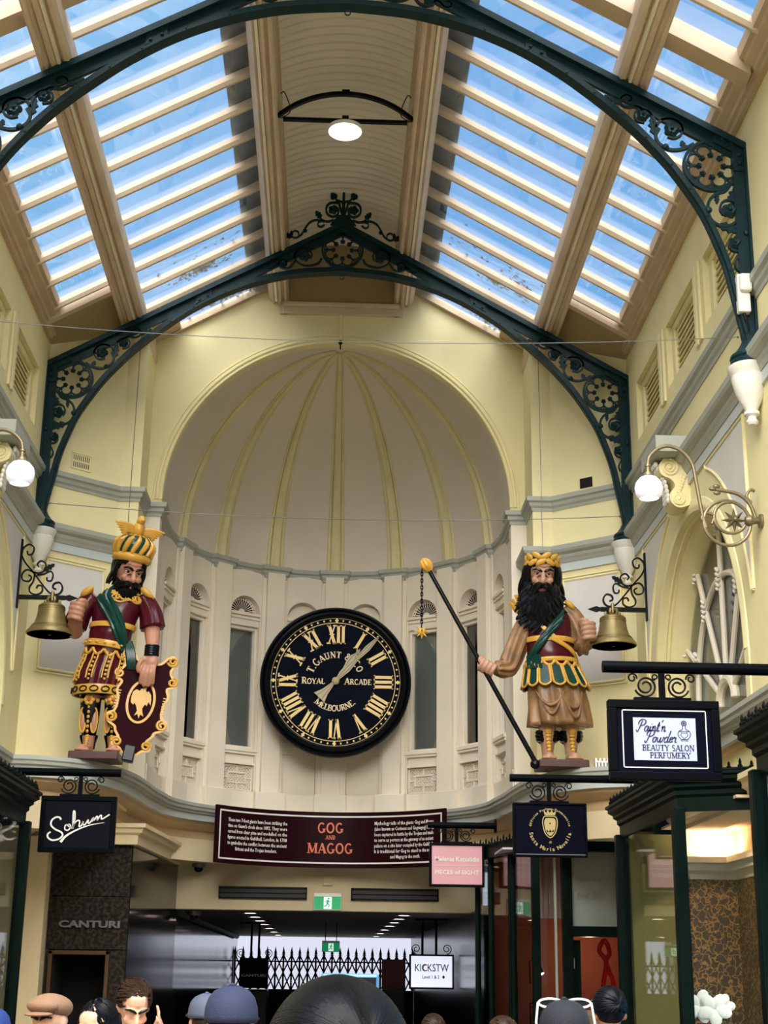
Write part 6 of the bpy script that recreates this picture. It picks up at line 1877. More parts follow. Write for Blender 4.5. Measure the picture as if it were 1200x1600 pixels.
# hair, moustache, beard
b = MB(); b.T = H1 @ Matrix.Scale(hs, 4)
b.ball((0, .045, .055), (.132, .150, .150), 20, 14)
rnd = random.Random(5)
for i in range(26):
    a = RAD(-150 + 300 * i / 25)
    p = Vector((.125 * sin(a), .04 - .135 * cos(a), .12 - .02 * abs(sin(a)))); 
    if abs(a) < RAD(62): L = .05
    else: L = .24
    lock(b, p, Vector((.12 * sin(a), .02, -1)), L, .027, .012, rnd.uniform(0, 6))
b.build('hair', 'paint_black', G1, smooth=True)
b = MB(); b.T = H1 @ Matrix.Scale(hs, 4)
b.ball((0, -.05, -.165), (.085, .085, .065), 16, 12)
for i in range(46):
    a = RAD(-95 + 190 * i / 45 + rnd.uniform(-3, 3)); row = i % 3
    p = Vector(((.10 - .01 * row) * sin(a), -.02 - (.105 + .012 * row) * cos(a), -.07 - .045 * row - .06 * cos(a) * .5))
    lock(b, p, Vector((.1 * sin(a), -.25 + .1 * row, -1)), .075 + .035 * cos(a), .021, .012, rnd.uniform(0, 6))
b.build('beard', 'paint_black', G1, smooth=True)
b = MB(); b.T = H1 @ Matrix.Scale(hs, 4)
for e in (-1, 1):
    for q in range(4):
        b.tube(catmull([(e * .006, -.165 + .004 * q, -.083 - .007 * q), (e * .05, -.155, -.082 - .009 * q), (e * .092, -.12, -.098 - .012 * q), (e * .12, -.085, -.10 - .02 * q)], 5), [.014] * 6 + [.013] * 6 + [.009] * 4, 7)
b.build('moustache', 'paint_black', G1, smooth=True)
# turban crown with brim and eagle
Ht = H1 @ Matrix.Translation((0, .025, .125)) @ Matrix.Rotation(RAD(-8), 4, 'X')
b = MB(); b.T = Ht; b.lathe([(.10, -.03), (.165, -.03), (.185, -.012), (.19, .015), (.18, .04), (.165, .05), (.10, .045)], n=36); b.build('crown_brim', 'paint_gold', G1, smooth=True)
b = MB(); b.T = Ht; b.lathe([(.12, .03), (.165, .06), (.182, .12), (.172, .18), (.13, .22), (.05, .235), (0, .235)], n=36); tb = b.build('turban', 'paint_green', G1, smooth=True)
for i in range(13):
    a = 2 * pi * i / 13
    pts = []
    for k in range(8):
        t = k / 7; rr = .168 + .018 * sin(pi * t) - .10 * max(0, t - .6) / .4; aa = a + .45 * t
        pts.append((rr * cos(aa), rr * sin(aa), .045 + .19 * t))
    b = MB(); b.T = Ht; b.tube(pts, [.02, .024, .026, .027, .026, .024, .02, .014], 8); b.build('turban_fold', 'paint_gold', tb, smooth=True)
eg = empty('eagle'); eg.parent = G1
He = Ht @ Matrix.Translation((.0, -.03, .215)) @ Matrix.Scale(1.35, 4)
b = MB(); b.T = He
b.ball((0, -.005, .055), (.042, .045, .07), 14, 10); b.ball((0, -.025, .125), (.030, .034, .036), 12, 8); b.tube([(0, -.05, .128), (0, -.075, .118)], [.013, .004], 8); b.tube([(0, 0, .08), (0, -.02, .12)], .03, 10); b.ball((0, .03, .01), (.03, .06, .015), 10, 6)
b.build('eagle_body', 'paint_gold', eg, smooth=True)
for e in (-1, 1):
    w_ = MB(); w_.T = He
    for q in range(6):
        t = q / 5
        w_.tube(catmull([(e * .03, .0, .06 - .03 * t), (e * (.09 + .0 * t), -.02, .075 - .045 * t), (e * (.185 - .075 * t), -.03 + .01 * t, .075 - .085 * t)], 4), [.018, .02, .02, .018, .017, .015, .013, .010, .005], 7)
    w_.build('eagle_wing', 'paint_gold', eg, smooth=True)
# tunic, sleeves
b = MB(); T1p.loft(b, .98, 1.64, .012, 40, 24); b.build('tunic', 'paint_maroon', G1, smooth='all')
def sleeve(mb, pts, rs, nf=9, amp=.010, n=30, seed=0):
    P = catmull(pts, 7); m = len(P); k = len(rs) - 1
    t0 = (P[1] - P[0]).normalized(); u = t0.cross(Vector((0, 1, 0))).normalized(); rings = []
    for i, p in enumerate(P):
        t = (P[min(m - 1, i + 1)] - P[max(0, i - 1)]).normalized(); u = (u - t * u.dot(t)).normalized(); w_ = t.cross(u)
        uu = i / (m - 1) * k; j = min(k - 1, int(uu)); r = rs[j] + (rs[j + 1] - rs[j]) * (uu - j)
        rings.append([p + (u * cos(2 * pi * q / n) + w_ * sin(2 * pi * q / n)) * (r + amp * (.3 + .7 * i / m) * sin(nf * 2 * pi * q / n + seed + i * .12)) for q in range(n)])
    mb.rings(rings)
b = MB(); sleeve(b, [(-.17, .02, 1.57), (-.27, .0, 1.42), (-.32, -.02, 1.27)], [.095, .105, .112], 9, .009); b.build('sleeve', 'paint_maroon', G1, smooth='all')
b = MB(); sleeve(b, [(.30, .02, 1.57), (.385, .0, 1.42), (.415, -.02, 1.27)], [.095, .105, .115], 9, .009); b.build('sleeve', 'paint_maroon', G1, smooth='all')
# gold belts with studs
b = MB(); T1p.band(b, 1.245, 1.295, .005, .026, tilt=-.012); b.build('chest_belt', 'paint_gold', G1, smooth=True)
b = MB(); T1p.band(b, 1.055, 1.115, .005, .036, tilt=-.03); bt = b.build('waist_belt', 'paint_gold', G1, smooth=True)
for k in range(9):
    a = -80 + 20 * k; p = T1p.pt(a, 1.085 - .03 * sin(RAD(a)), .044); q = MB(); q.ball(p, (.016, .012, .010), 8, 6); q.build('stud', 'paint_gold', bt, smooth=True)
# skirt with folds, scalloped trim, bead straps and hem
b = MB(); T1p.loft(b, .64, 1.06, .006, 72, 14, fold=lambda a, t: .012 * (1 - t) * sin(RAD(a) * 16)); b.build('skirt', 'paint_maroon', G1, smooth='all')
b = MB()
for k in range(12):
    a0 = -180 + 30 * k
    pts = [T1p.pt(a0 + 30 * j / 10, 1.03 - .055 * sin(pi * j / 10) - .03 * sin(RAD(a0 + 3 * j)), .026) for j in range(11)]
    b.tube(pts, .013, 7)
b.build('scallop_trim', 'paint_gold', G1, smooth=True)
for k in range(10):
    a = -162 + 36 * k
    st = empty('bead_strap'); st.parent = G1
    q = MB()
    for da in (-7, 7):
        q.tube([T1p.pt(a + da, 1.0 - .035 * j, .024 + .004 * (j % 2)) for j in range(8)], .0085, 6)
    q.build('strap_edge', 'paint_gold', st, smooth=True)
    for j in range(7):
        q = MB(); q.ball(T1p.pt(a, .985 - .04 * j, .026), .0125 + .003 * (j == 3), 8, 6); q.build('bead', 'paint_gold', st, smooth=True)
b = MB(); T1p.band(b, .615, .70, .0, .022); hm = b.build('hem_band', 'paint_gold', G1, smooth=True)
b = MB()
for k in range(14):
    a = -180 + 360 / 14 * k
    b.tube([T1p.pt(a + 9 * cos(RAD(q)), .655 + .024 * sin(RAD(q)), .030) for q in range(0, 361, 30)], .007, 6)
b.build('hem_ornament', 'paint_black', hm, smooth=True)
# collar ornaments and epaulettes
b = MB(); T1p.band(b, 1.575, 1.615, .0, .03); b.build('collar', 'paint_gold', G1, smooth=True)
b = MB()
for (a, z) in ((-2, 1.545), (18, 1.54), (36, 1.535), (52, 1.53)):
    b.tube([T1p.pt(a + 9 * cos(RAD(q)), z + .028 * sin(RAD(q)), .022) for q in range(0, 361, 30)], .010, 7)
    b.tube([T1p.pt(a + 4 * cos(RAD(q)) + 4, z + .014 * sin(RAD(q)), .024) for q in range(0, 271, 30)], .008, 7)
b.tube([T1p.pt(a, 1.50 - .012 * sin(RAD(a * 9)), .018) for a in range(-8, 66, 3)], .010, 7)
b.build('collar_scrolls', 'paint_gold', G1, smooth=True)
for cx, e in ((-.215, -1), (.345, 1)):
    ep = empty('epaulette'); ep.parent = G1
    for q in range(4):
        w_ = MB(); w_.ball((cx + e * (.008 * q), -.075 + .045 * q, 1.605 - .008 * q), (.075, .032, .034), 10, 8, R=Matrix.Rotation(e * RAD(38), 3, 'Y')); w_.build('epaulette_lobe', 'paint_gold', ep, smooth=True)
# green sash from the shoulder to the far hip
def sash(root, T_, a0, z0, a1, z1, n=6, width=.075, tail=None, off=.03):
    s_ = MB()
    for k in range(n):
        u = (k - (n - 1) / 2) / (n - 1)
        pts = []
        for j in range(15):
            t = j / 14
            a = a0 + (a1 - a0) * t; z = z0 + (z1 - z0) * t + width * u * .9
            pts.append(T_.pt(a + 10 * u, z, off + .010 * sin(k * 2.2 + t * 4)))
        s_.tube(pts, .019, 7)
    if tail: 
        for k in range(n):
            u = (k - (n - 1) / 2) / (n - 1)
            P = [Vector(p) + Vector((.06 * u, 0, 0)) for p in tail]
            s_.tube(catmull(P, 4), .018, 7)
    s_.build('sash', 'paint_green', root, smooth=True)
sash(G1, T1p, -40, 1.60, 52, 1.08, 7, .125, [(.20, -.10, 1.12), (.235, -.12, 1.02), (.25, -.12, .92), (.26, -.10, .86)])
# greaves: knee flowers, beaded shins, boots
for fx in (-.115, .11):
    gr = empty('greave'); gr.parent = G1
    q = MB(); q.tube([(fx, -.012, .64), (fx, -.014, .56), (fx, -.008, .45), (fx, .002, .33), (fx, .012, .25)], [.098, .098, .092, .080, .066], 20); q.build('greave_shell', 'paint_black', gr, smooth='all')
    for e in (-1, 1):
        q = MB(); q.ball((fx + e * .052, -.066, .38), (.026, .022, .105), 12, 8); q.build('calf_inset', 'paint_skin', gr, smooth='all')
    q = MB(); q.T = Matrix.Translation((fx, -.115, .565)) @ Matrix.Rotation(0, 4, 'X')
    for k in range(6):
        a = 2 * pi * k / 6; q.ball((.032 * cos(a), -.0, .032 * sin(a)), (.022, .012, .022), 9, 6)
    q.build('knee_flower', 'paint_gold', gr, smooth=True)
    q = MB(); q.ball((fx, -.13, .565), (.016, .010, .016), 9, 6); q.build('flower_centre', 'lip_red', gr, smooth=True)
    for e in (-1, 1):
        q = MB(); q.ball((fx + e * .068, -.07, .565), .024, 10, 7); q.build('knee_bead', 'paint_gold', gr, smooth=True)
        q = MB(); q.tube([(fx + e * (.052 + .028 * cos(RAD(w_))), -.082 + .012 * abs(cos(RAD(w_))), .38 + .115 * sin(RAD(w_))) for w_ in range(0, 361, 20)], .0095, 7); q.build('shin_oval', 'paint_gold', gr, smooth=True)
    q = MB(); q.tube([(fx + .098 * cos(RAD(w_)), -.01 + .098 * sin(RAD(w_)), .63) for w_ in range(0, 361, 20)], .018, 7); q.build('knee_band', 'paint_black', gr, smooth=True)
    for k in range(6):
        q = MB(); q.ball((fx, -.098, .50 - .045 * k), (.014, .012, .017), 8, 6); q.build('bead', 'paint_gold', gr, smooth=True)
    for k in range(6):
        q = MB(); q.ball((fx, -.075 - .012 * k, .235 - .022 * k), (.02 - .001 * k, .012, .014), 8, 6); q.build('boot_tongue', 'paint_gold', gr, smooth=True)
    q = MB(); q.lathe([(.060, .13), (.068, .18), (.085, .24), (.082, .255), (.06, .25)], c=(fx, .025, 0), n=18, a0=RAD(-20), a1=RAD(200)); q.build('boot', 'paint_black', gr, smooth=True)
# wrist cuff
b = MB()
for k in range(5): b.tube([(.436 + .058 * cos(RAD(w_)), -.115 + .05 * sin(RAD(w_)) - .006 * k, 1.075 - .022 * k) for w_ in range(0, 361, 24)], .014, 7)
b.build('wrist_cuff', 'frieze' if False else 'paint_black', G1, smooth=True)
base_plate(G1, -.25, .20, -.24, .14)
# shield
SHD = thing('shield', 'maroon scrolled shield with a gold eagle in an oval held by the left giant', 'shield', (-1.85, 13.615, 3.63))
SHD.rotation_euler = (RAD(-2), RAD(9), RAD(6)); SHD.scale = (1.06, 1, .98)
right = [(0, 0), (.06, .02), (.10, .06), (.155, .075), (.16, .12), (.12, .15), (.16, .21), (.175, .25), (.24, .29), (.255, .36), (.205, .40), (.20, .52), (.225, .60), (.20, .68), (.25, .71), (.27, .77), (.225, .80), (.20, .86), (.235, .95), (.20, 1.0), (.155, .98), (.10, .91), (0, .90)]
outl = catmull([(x, z, 0) for x, z in right], 4)
poly = [(p.x, p.y) for p in outl] + [(-p.x, p.y) for p in reversed(outl[1:-1])]
b = MB(); b.prism(poly, -.022, .022); mat('shield_maroon', (40, 9, 15), 0.45, spec=.02); b.build('shield_board', 'shield_maroon', SHD, bevel=.006)
b = MB(); b.bar(poly, .022, -.032, -.02, closed=True); b.build('gold_border', 'paint_gold', SHD)
for e in (-1, 1):
    for (cx, cz, r, a0, tr) in ((.20, .955, .05, 200, 1.6), (.235, .755, .045, 90, -1.5), (.225, .33, .05, 100, 1.5), (.13, .11, .045, 0, 1.4)):
        q = MB(); q.tube([(e * x, -.03, z) for x, z in spiral(cx, cz, r, .010, a0, tr, 26)], .012, 7); q.build('border_scroll', 'paint_gold', SHD, smooth=True)
    for k in range(7):
        q = MB(); q.box(min(e * .185, e * .222), max(e * .185, e * .222), -.034, -.02, .43 + .026 * k, .440 + .026 * k); q.build('border_fluting', 'paint_gold', SHD)
b = MB(); b.bar([(.115 * cos(RAD(a)), .52 + .20 * sin(RAD(a))) for a in range(0, 360, 8)], .022, -.034, -.022, closed=True); b.build('oval_ring', 'paint_gold', SHD)
b = MB()
bird = [(0, .66), (.018, .672), (.03, .66), (.022, .64), (.03, .62), (.05, .63), (.075, .60), (.085, .56), (.09, .50), (.065, .53), (.06, .49), (.04, .50), (.025, .46), (.035, .42), (.05, .385), (.02, .40), (.012, .36), (-.005, .40), (-.03, .38), (-.015, .43), (-.03, .47), (-.05, .50), (-.06, .48), (-.085, .50), (-.09, .54), (-.085, .60), (-.06, .63), (-.03, .62), (-.02, .64)]
b.prism(bird, -.034, -.02); b.build('eagle_emblem', 'paint_gold', SHD)
b = MB(); b.box(-.05, .05, -.10, .02, -.06, .09); b.build('shield_foot', 'paint_black', SHD, bevel=.01)

# ------------------------------------------------------------------ right giant, with flail
G2 = thing('giant_statue', 'painted wooden giant with long black beard, gold wreath and tan robe', 'statue', (2.08, 13.72, 3.58), 0, 'pair of painted wooden giants')
H2 = Matrix.Translation((-.085, -.06, 1.86)) @ Matrix.Rotation(RAD(-4), 4, 'Z') @ Matrix.Rotation(RAD(12), 4, 'X') @ Matrix.Rotation(RAD(3), 4, 'Y')
T2p = Torso([(.40, .066, .0, .285, .22), (.60, .05, .0, .275, .215), (.80, .03, .0, .262, .205), (.98, .0, .0, .225, .185), (1.10, -.012, -.015, .212, .18), (1.22, -.022, -.01, .208, .17), (1.36, -.03, .0, .215, .165), (1.46, -.035, .01, .22, .155), (1.55, -.04, .02, .16, .12), (1.62, -.06, .0, .085, .085), (1.70, -.075, -.01, .08, .08)])
hs2 = 1.08
b = MB()
T2p.loft(b, .95, 1.69, -.012, 28, 22)
head_skin(b, H2, hs2)
for x0, x1, x2 in ((-.02, -.05, -.055), (.14, .155, .165)):
    chain(b, [(x0, .0, .9), (x1, -.01, .5), (x2, .0, .32), (x2, .02, .15)], [.11, .095, .078, .052])
for fx, sp_ in ((-.055, -1), (.165, 1)):
    chain(b, [(fx, .05, .115), (fx, -.06, .115), (fx + sp_ * .012, -.16, .100)], [.054, .058, .05])
    for q in range(5): b.ball((fx + sp_ * .012 + (q - 2) * .028, -.20 + .012 * abs(q - 1.5), .095), (.018, .03, .018), 8, 6)
chain(b, [(-.22, .02, 1.46), (-.33, .0, 1.18), (-.41, -.03, .96), (-.50, -.10, .925), (-.575, -.175, .93)], [.08, .075, .07, .055, .042])
fist(b, (-.63, -.225, .925), Matrix.Rotation(RAD(-62), 4, 'Y') @ Matrix.Rotation(RAD(0), 4, 'Z'), 1.0)
chain(b, [(.17, .02, 1.48), (.25, .0, 1.32), (.285, -.03, 1.18), (.29, -.14, 1.20), (.292, -.20, 1.23)], [.08, .078, .072, .06, .05])
fist(b, (.295, -.25, 1.265), Matrix.Scale(-1, 4, (1, 0, 0)) @ Matrix.Rotation(RAD(4), 4, 'Y'), 1.1)
body = b.build('body', 'paint_skin2', G2, smooth='all'); remesh(body, .0085, 3)
eyes(H2, hs2, G2)
# hair
rnd = random.Random(11)
b = MB(); b.T = H2 @ Matrix.Scale(hs2, 4)
b.ball((0, .05, .06), (.135, .145, .150), 20, 14)
for i in range(30):
    a = RAD(-150 + 300 * i / 29)
    p = Vector((.128 * sin(a), .04 - .14 * cos(a), .13 - .02 * abs(sin(a))))
    L = .05 if abs(a) < RAD(55) else .34
    lock(b, p, Vector((.22 * sin(a), .02, -1)), L, .028, .016, rnd.uniform(0, 6))
b.build('hair', 'paint_black', G2, smooth=True)
# long beard spreading over the chest
b = MB(); b.T = H2 @ Matrix.Scale(hs2, 4)
b.ball((0, -.045, -.25), (.13, .08, .12), 18, 12)
for i in range(84):
    u = -1 + 2 * (i % 21) / 20 + rnd.uniform(-.04, .04); row = i // 21
    a = RAD(100 * u * (1 - .12 * row))
    p = Vector(((.105 + .01 * row) * sin(a), -.03 - (.105 + .02 * row) * cos(a), -.055 - .052 * row - .095 * cos(a)))
    lock(b, p, Vector((.45 * sin(a), -.16 + .02 * row, -1)), .24 + .07 * cos(a) - .03 * row, .023, .030, rnd.uniform(0, 6), 13)
b.build('beard', 'paint_black', G2, smooth=True)
b = MB(); b.T = H2 @ Matrix.Scale(hs2, 4)
for e in (-1, 1):
    for q in range(5):
        b.tube(catmull([(e * .004, -.168 + .004 * q, -.082 - .006 * q), (e * .04, -.165, -.080 - .008 * q), (e * .075, -.14, -.11 - .014 * q), (e * .09, -.125, -.17 - .018 * q), (e * .125, -.11, -.21 - .012 * q)], 5), [.015] * 8 + [.014] * 8 + [.009] * 5, 7)
b.build('moustache', 'paint_black', G2, smooth=True)
# laurel wreath
wr = empty('laurel_wreath'); wr.parent = G2
for i in range(22):
    a = RAD(-165 + 330 * i / 21); e = 1 if i % 2 else -1
    q = MB(); q.T = H2 @ Matrix.Scale(hs2, 4)
    c_ = Vector((.150 * sin(a), .035 - .165 * cos(a), .115 + .028 * e + .03 * cos(a)))
    q.ball(c_, (.052, .014, .026), 9, 6, R=(Matrix.Rotation(a, 3, 'Z') @ Matrix.Rotation(RAD(28 * e) * (1 if a < 0 else -1), 3, 'Y'))); q.build('leaf', 'paint_gold', wr, smooth=True)
# clothing
b = MB(); T2p.loft(b, .96, 1.58, .012, 40, 22); b.build('tunic', 'paint_maroon', G2, smooth='all')
b = MB(); sleeve(b, [(-.17, .02, 1.53), (-.28, .01, 1.30), (-.385, -.02, 1.05), (-.44, -.06, .945), (-.55, -.15, .928)], [.085, .10, .098, .085, .055], 7, .017, 36); b.build('sleeve', 'paint_tan', G2, smooth='all')
b = MB(); sleeve(b, [(.14, .02, 1.56), (.235, .01, 1.42), (.285, -.01, 1.24), (.288, -.05, 1.17), (.29, -.155, 1.205)], [.085, .098, .10, .085, .062], 7, .015, 36); b.build('sleeve', 'paint_tan', G2, smooth='all')
for cx, e, zz in ((-.235, -1, 1.535), (.175, 1, 1.575)):
    ep = empty('epaulette'); ep.parent = G2
    for q in range(4):
        w_ = MB(); w_.ball((cx + e * .008 * q, -.075 + .042 * q, zz), (.06, .028, .028), 10, 8, R=Matrix.Rotation(e * RAD(45), 3, 'Y')); w_.build('epaulette_lobe', 'paint_gold', ep, smooth=True)
b = MB(); T2p.band(b, 1.195, 1.245, .005, .026, tilt=.0); b.build('chest_belt', 'paint_gold', G2, smooth=True)
b = MB(); T2p.band(b, 1.0, 1.04, .005, .030, tilt=.01); b.build('waist_belt', 'paint_gold', G2, smooth=True)
b = MB()
for du in (-1, 0, 1): b.tube([T2p.pt(-2 + 92 * t, 1.22 - .19 * t + du * .014, .026) for t in [i / 12 for i in range(13)]], .012, 7)
b.build('cross_belt', 'paint_gold', G2, smooth=True)
b = MB()
for du in (-1, 0, 1): b.tube([T2p.pt(-42 + 50 * t, 1.42 - .20 * t + du * .014, .024) for t in [i / 12 for i in range(13)]], .012, 7)
b.build('chest_strap', 'paint_gold', G2, smooth=True)
sash(G2, T2p, 30, 1.44, -62, 1.02, 7, .12, None)
sash_t = MB()
for k in range(5):
    a = -66 + 8 * k; sash_t.tube([T2p.pt(a + 3 * t, 1.06 - .13 * t, .034) for t in (0, .3, .6, 1)], .020, 7)
sash_t.build('sash_knot', 'paint_green', G2, smooth=True)
# robe skirt
b = MB(); T2p.loft(b, .41, 1.0, .0, 90, 18, fold=lambda a, t: .030 * (1 - t) * sin(RAD(a) * 9 + 1.2 * sin(t * 3)) + .010 * (1 - t) * sin(RAD(a) * 17 + 2)); rs = b.build('robe_skirt', 'paint_tan', G2, smooth='all')
b = MB()
for (a0, a1, z0, dz) in ((-50, 10, .72, .14), (-44, 4, .70, .20), (-4, 52, .72, .16), (4, 46, .70, .23)):
    b.tube([T2p.pt(a0 + (a1 - a0) * j / 12, z0 - dz * sin(pi * j / 12), .012) for j in range(13)], [.006 + .010 * sin(pi * j / 12) for j in range(13)], 7)
b.build('drapery_folds', 'paint_tan', rs, smooth=True)
# scalloped waist trim and tabs
b = MB()
for k in range(14):
    a0 = -180 + 360 / 14 * k
    b.tube([T2p.pt(a0 + 25.7 * j / 10, 1.0 - .045 * sin(pi * j / 10), .034) for j in range(11)], .014, 7)
b.build('scallop_trim', 'paint_gold', G2, smooth=True)
for k in range(15):
    a = -168 + 24 * k
    tb = empty('skirt_tab'); tb.parent = G2
    def tp(u, v, o): return T2p.pt(a + u * 10.0 * (1 - .0 * v), .97 - .20 * v, .022 + .028 * v + o)
    outl = [(-1, 0), (-1, .80), (-.8, .93), (-.45, 1.0), (0, 1.03), (.45, 1.0), (.8, .93), (1, .80), (1, 0)]
    q = MB(); n_ = len(outl)
    q.add([tp(u, v, .0) for u, v in outl] + [tp(u, v, .012) for u, v in outl], [tuple(range(n_)), tuple(range(2 * n_ - 1, n_ - 1, -1))] + [(i, i + n_, (i + 1) % n_ + n_, (i + 1) % n_) for i in range(n_)]); q.build('tab_panel', 'paint_green', tb)
    q = MB(); q.tube(catmull([tp(u, v, .012) for u, v in outl], 3), .0105, 7); q.build('tab_border', 'paint_gold', tb, smooth=True)
# sandals
for fx in (-.055, .165):
    sd_ = empty('sandal'); sd_.parent = G2
    q = MB(); q.ball((fx, -.085, .36), (.036, .016, .036), 12, 8); q.build('gold_disc', 'paint_gold', sd_, smooth=True)
    for k in range(6):
        q = MB(); q.ball((fx, -.082 - .012 * max(0, k - 2), .315 - .034 * k), (.030 - .002 * k, .014, .018), 9, 6); q.build('gold_scale', 'paint_gold', sd_, smooth=True)
    q = MB()
    for zz, r in ((.34, .092), (.31, .095), (.28, .088)):
        q.tube([(fx + r * cos(RAD(w_)), .0 + r * sin(RAD(w_)), zz + .012 * cos(RAD(w_ * 2))) for w_ in range(-50, 231, 20)], .024, 8)
    q.build('ankle_wrap', 'paint_black', sd_, smooth=True)
# arrows in a quiver behind the shoulder
for dx in (-.03, 0, .035):
    q = MB(); p0 = Vector((-.20, .12, 1.40)); p1 = Vector((-.355 + dx, .10, 1.66 + dx * 1.2))
    q.tube([p0, p1], .008, 6)
    for w_ in range(4):
        q.tube([p1 - (p1 - p0).normalized() * .13, p1 - (p1 - p0).normalized() * .11 + Vector((.016 * cos(w_ * pi / 2), .016 * sin(w_ * pi / 2), 0)), p1 + Vector((.012 * cos(w_ * pi / 2), .012 * sin(w_ * pi / 2), 0))], .007, 5)
    q.build('arrow', 'paint_gold', G2, smooth=True)
base_plate(G2, -.17, .29, -.25, .14)
# flail: pole, gourd knob, chain and spiked ball
FLA = thing('flail', 'long black pole with gold knob, chain and spiked ball in the right giant hand', 'flail', (1.88, 13.52, 3.58))
top = Vector((.87 - 1.88, 13.40 - 13.52, 5.43 - 3.58)); bot = Vector((0, 0, .05))
b = MB(); b.tube([bot, bot.lerp(top, .5), top], [.024, .023, .020], 12); b.build('pole', 'paint_black', FLA, smooth=True)
b = MB(); d_ = (top - bot).normalized()
for k in range(8):
    a = 2 * pi * k / 8; o1 = d_.orthogonal().normalized(); o2 = d_.cross(o1); r_ = o1 * cos(a) + o2 * sin(a)
    b.tube(catmull([top - d_ * .04 + r_ * .015, top + r_ * .04, top + d_ * .05 + r_ * .036, top + d_ * .08], 4), .018, 7)
b.build('knob', 'paint_gold', FLA, smooth=True)
ch = empty('chain'); ch.parent = FLA
cx_ = top + Vector((-.05, 0, -.02)); zb = 4.80 - 3.58
nl = 17
for k in range(nl):
    z = cx_.z - (cx_.z - zb - .05) * (k + .5) / nl; L = (cx_.z - zb - .05) / nl * .75
    q = MB(); pts = [((.011 * cos(RAD(w_)) if k % 2 else 0), (0 if k % 2 else .011 * cos(RAD(w_))), L * sin(RAD(w_))) for w_ in range(0, 361, 45)]
    q.tube([(cx_.x + x, cx_.y + y, z + zz) for x, y, zz in pts], .0055, 5); q.build('chain_link', 'paint_black', ch, smooth=True)
bc = Vector((cx_.x, cx_.y, zb))
b = MB(); b.ball(bc, .038, 14, 10); sb = b.build('spiked_ball', 'paint_gold', FLA, smooth=True)
for v in ((1, 0, .2), (-1, 0, .2), (0, -1, .2), (.6, -.5, -.7), (-.6, -.5, -.7), (0, -.3, -1), (.7, -.4, .7), (-.7, -.4, .7), (0, 1, 0)):
    d_ = Vector(v).normalized(); q = MB(); q.tube([bc + d_ * .03, bc + d_ * .075], [.011, .002], 7); q.build('spike', 'paint_gold', sb, smooth=True)
b = MB(); b.ball((0, 0, .03), (.05, .045, .045), 10, 8); b.build('pole_foot', 'paint_black', FLA, smooth=True)
# little white castle ornament on the ledge beside the giant
CS = thing('castle_ornament', 'small white battlemented box on the ledge behind the nearest sign', 'ornament', (2.52, 13.58, 3.58))
b = MB(); b.box(-.085, .085, -.04, .04, 0, .075)
for k in range(5): b.box(-.085 + .0375 * k, -.065 + .0375 * k, -.04, .04, .075, .10)
b.build('castle_body', 'urn_white', CS)
for k in range(5):
    q = MB(); q.box(-.07 + .03 * k, -.058 + .03 * k, -.044, -.04, .02, .06); q.build('window_slot', 'slab_grey', CS)
# ================================================================== PEOPLE (only their heads reach into the picture)
mat('skin_a', (214, 166, 140), .5, var=.05); mat('skin_b', (196, 142, 112), .5, var=.05); mat('skin_c', (150, 100, 74), .5, var=.05)
mat('hair_black', (12, 15, 22), .4, spec=.12, var=.3, vscale=30, stretch=(1, 1, .2)); mat('hair_brown', (48, 34, 27), .45, spec=.15, var=.25, vscale=30); mat('hair_grey', (168, 164, 158), .5)
mat('cap_navy', (38, 46, 78), .8, bump=.3, bscale=200); mat('cap_blue', (24, 54, 122), .8, bump=.3, bscale=200); mat('cap_tan', (142, 110, 88), .85, bump=.4, bscale=150); mat('cap_dark', (22, 26, 40), .8, bump=.3, bscale=200); mat('cap_slate', (78, 86, 108), .8)
mat('cloth_dark', (34, 36, 42), .85); mat('cloth_white', (222, 222, 220), .85); mat('cloth_navy', (30, 40, 66), .85); mat('cloth_grey', (110, 112, 116), .85); mat('denim', (52, 66, 92), .85); mat('shoe', (28, 26, 26), .5)
mat('phone_blue', (70, 130, 190), .25); mat('sunglass_white', (232, 232, 236), .3); mat('lens_dark', (30, 30, 36), .1)
PT = Torso([(.88, 0, .0, .165, .115), (.98, 0, .0, .16, .11), (1.10, 0, .0, .145, .105), (1.22, 0, -.005, .16, .115), (1.34, 0, .0, .175, .115), (1.42, 0, .01, .165, .10), (1.47, 0, .015, .09, .075), (1.52, 0, .01, .058, .058)])
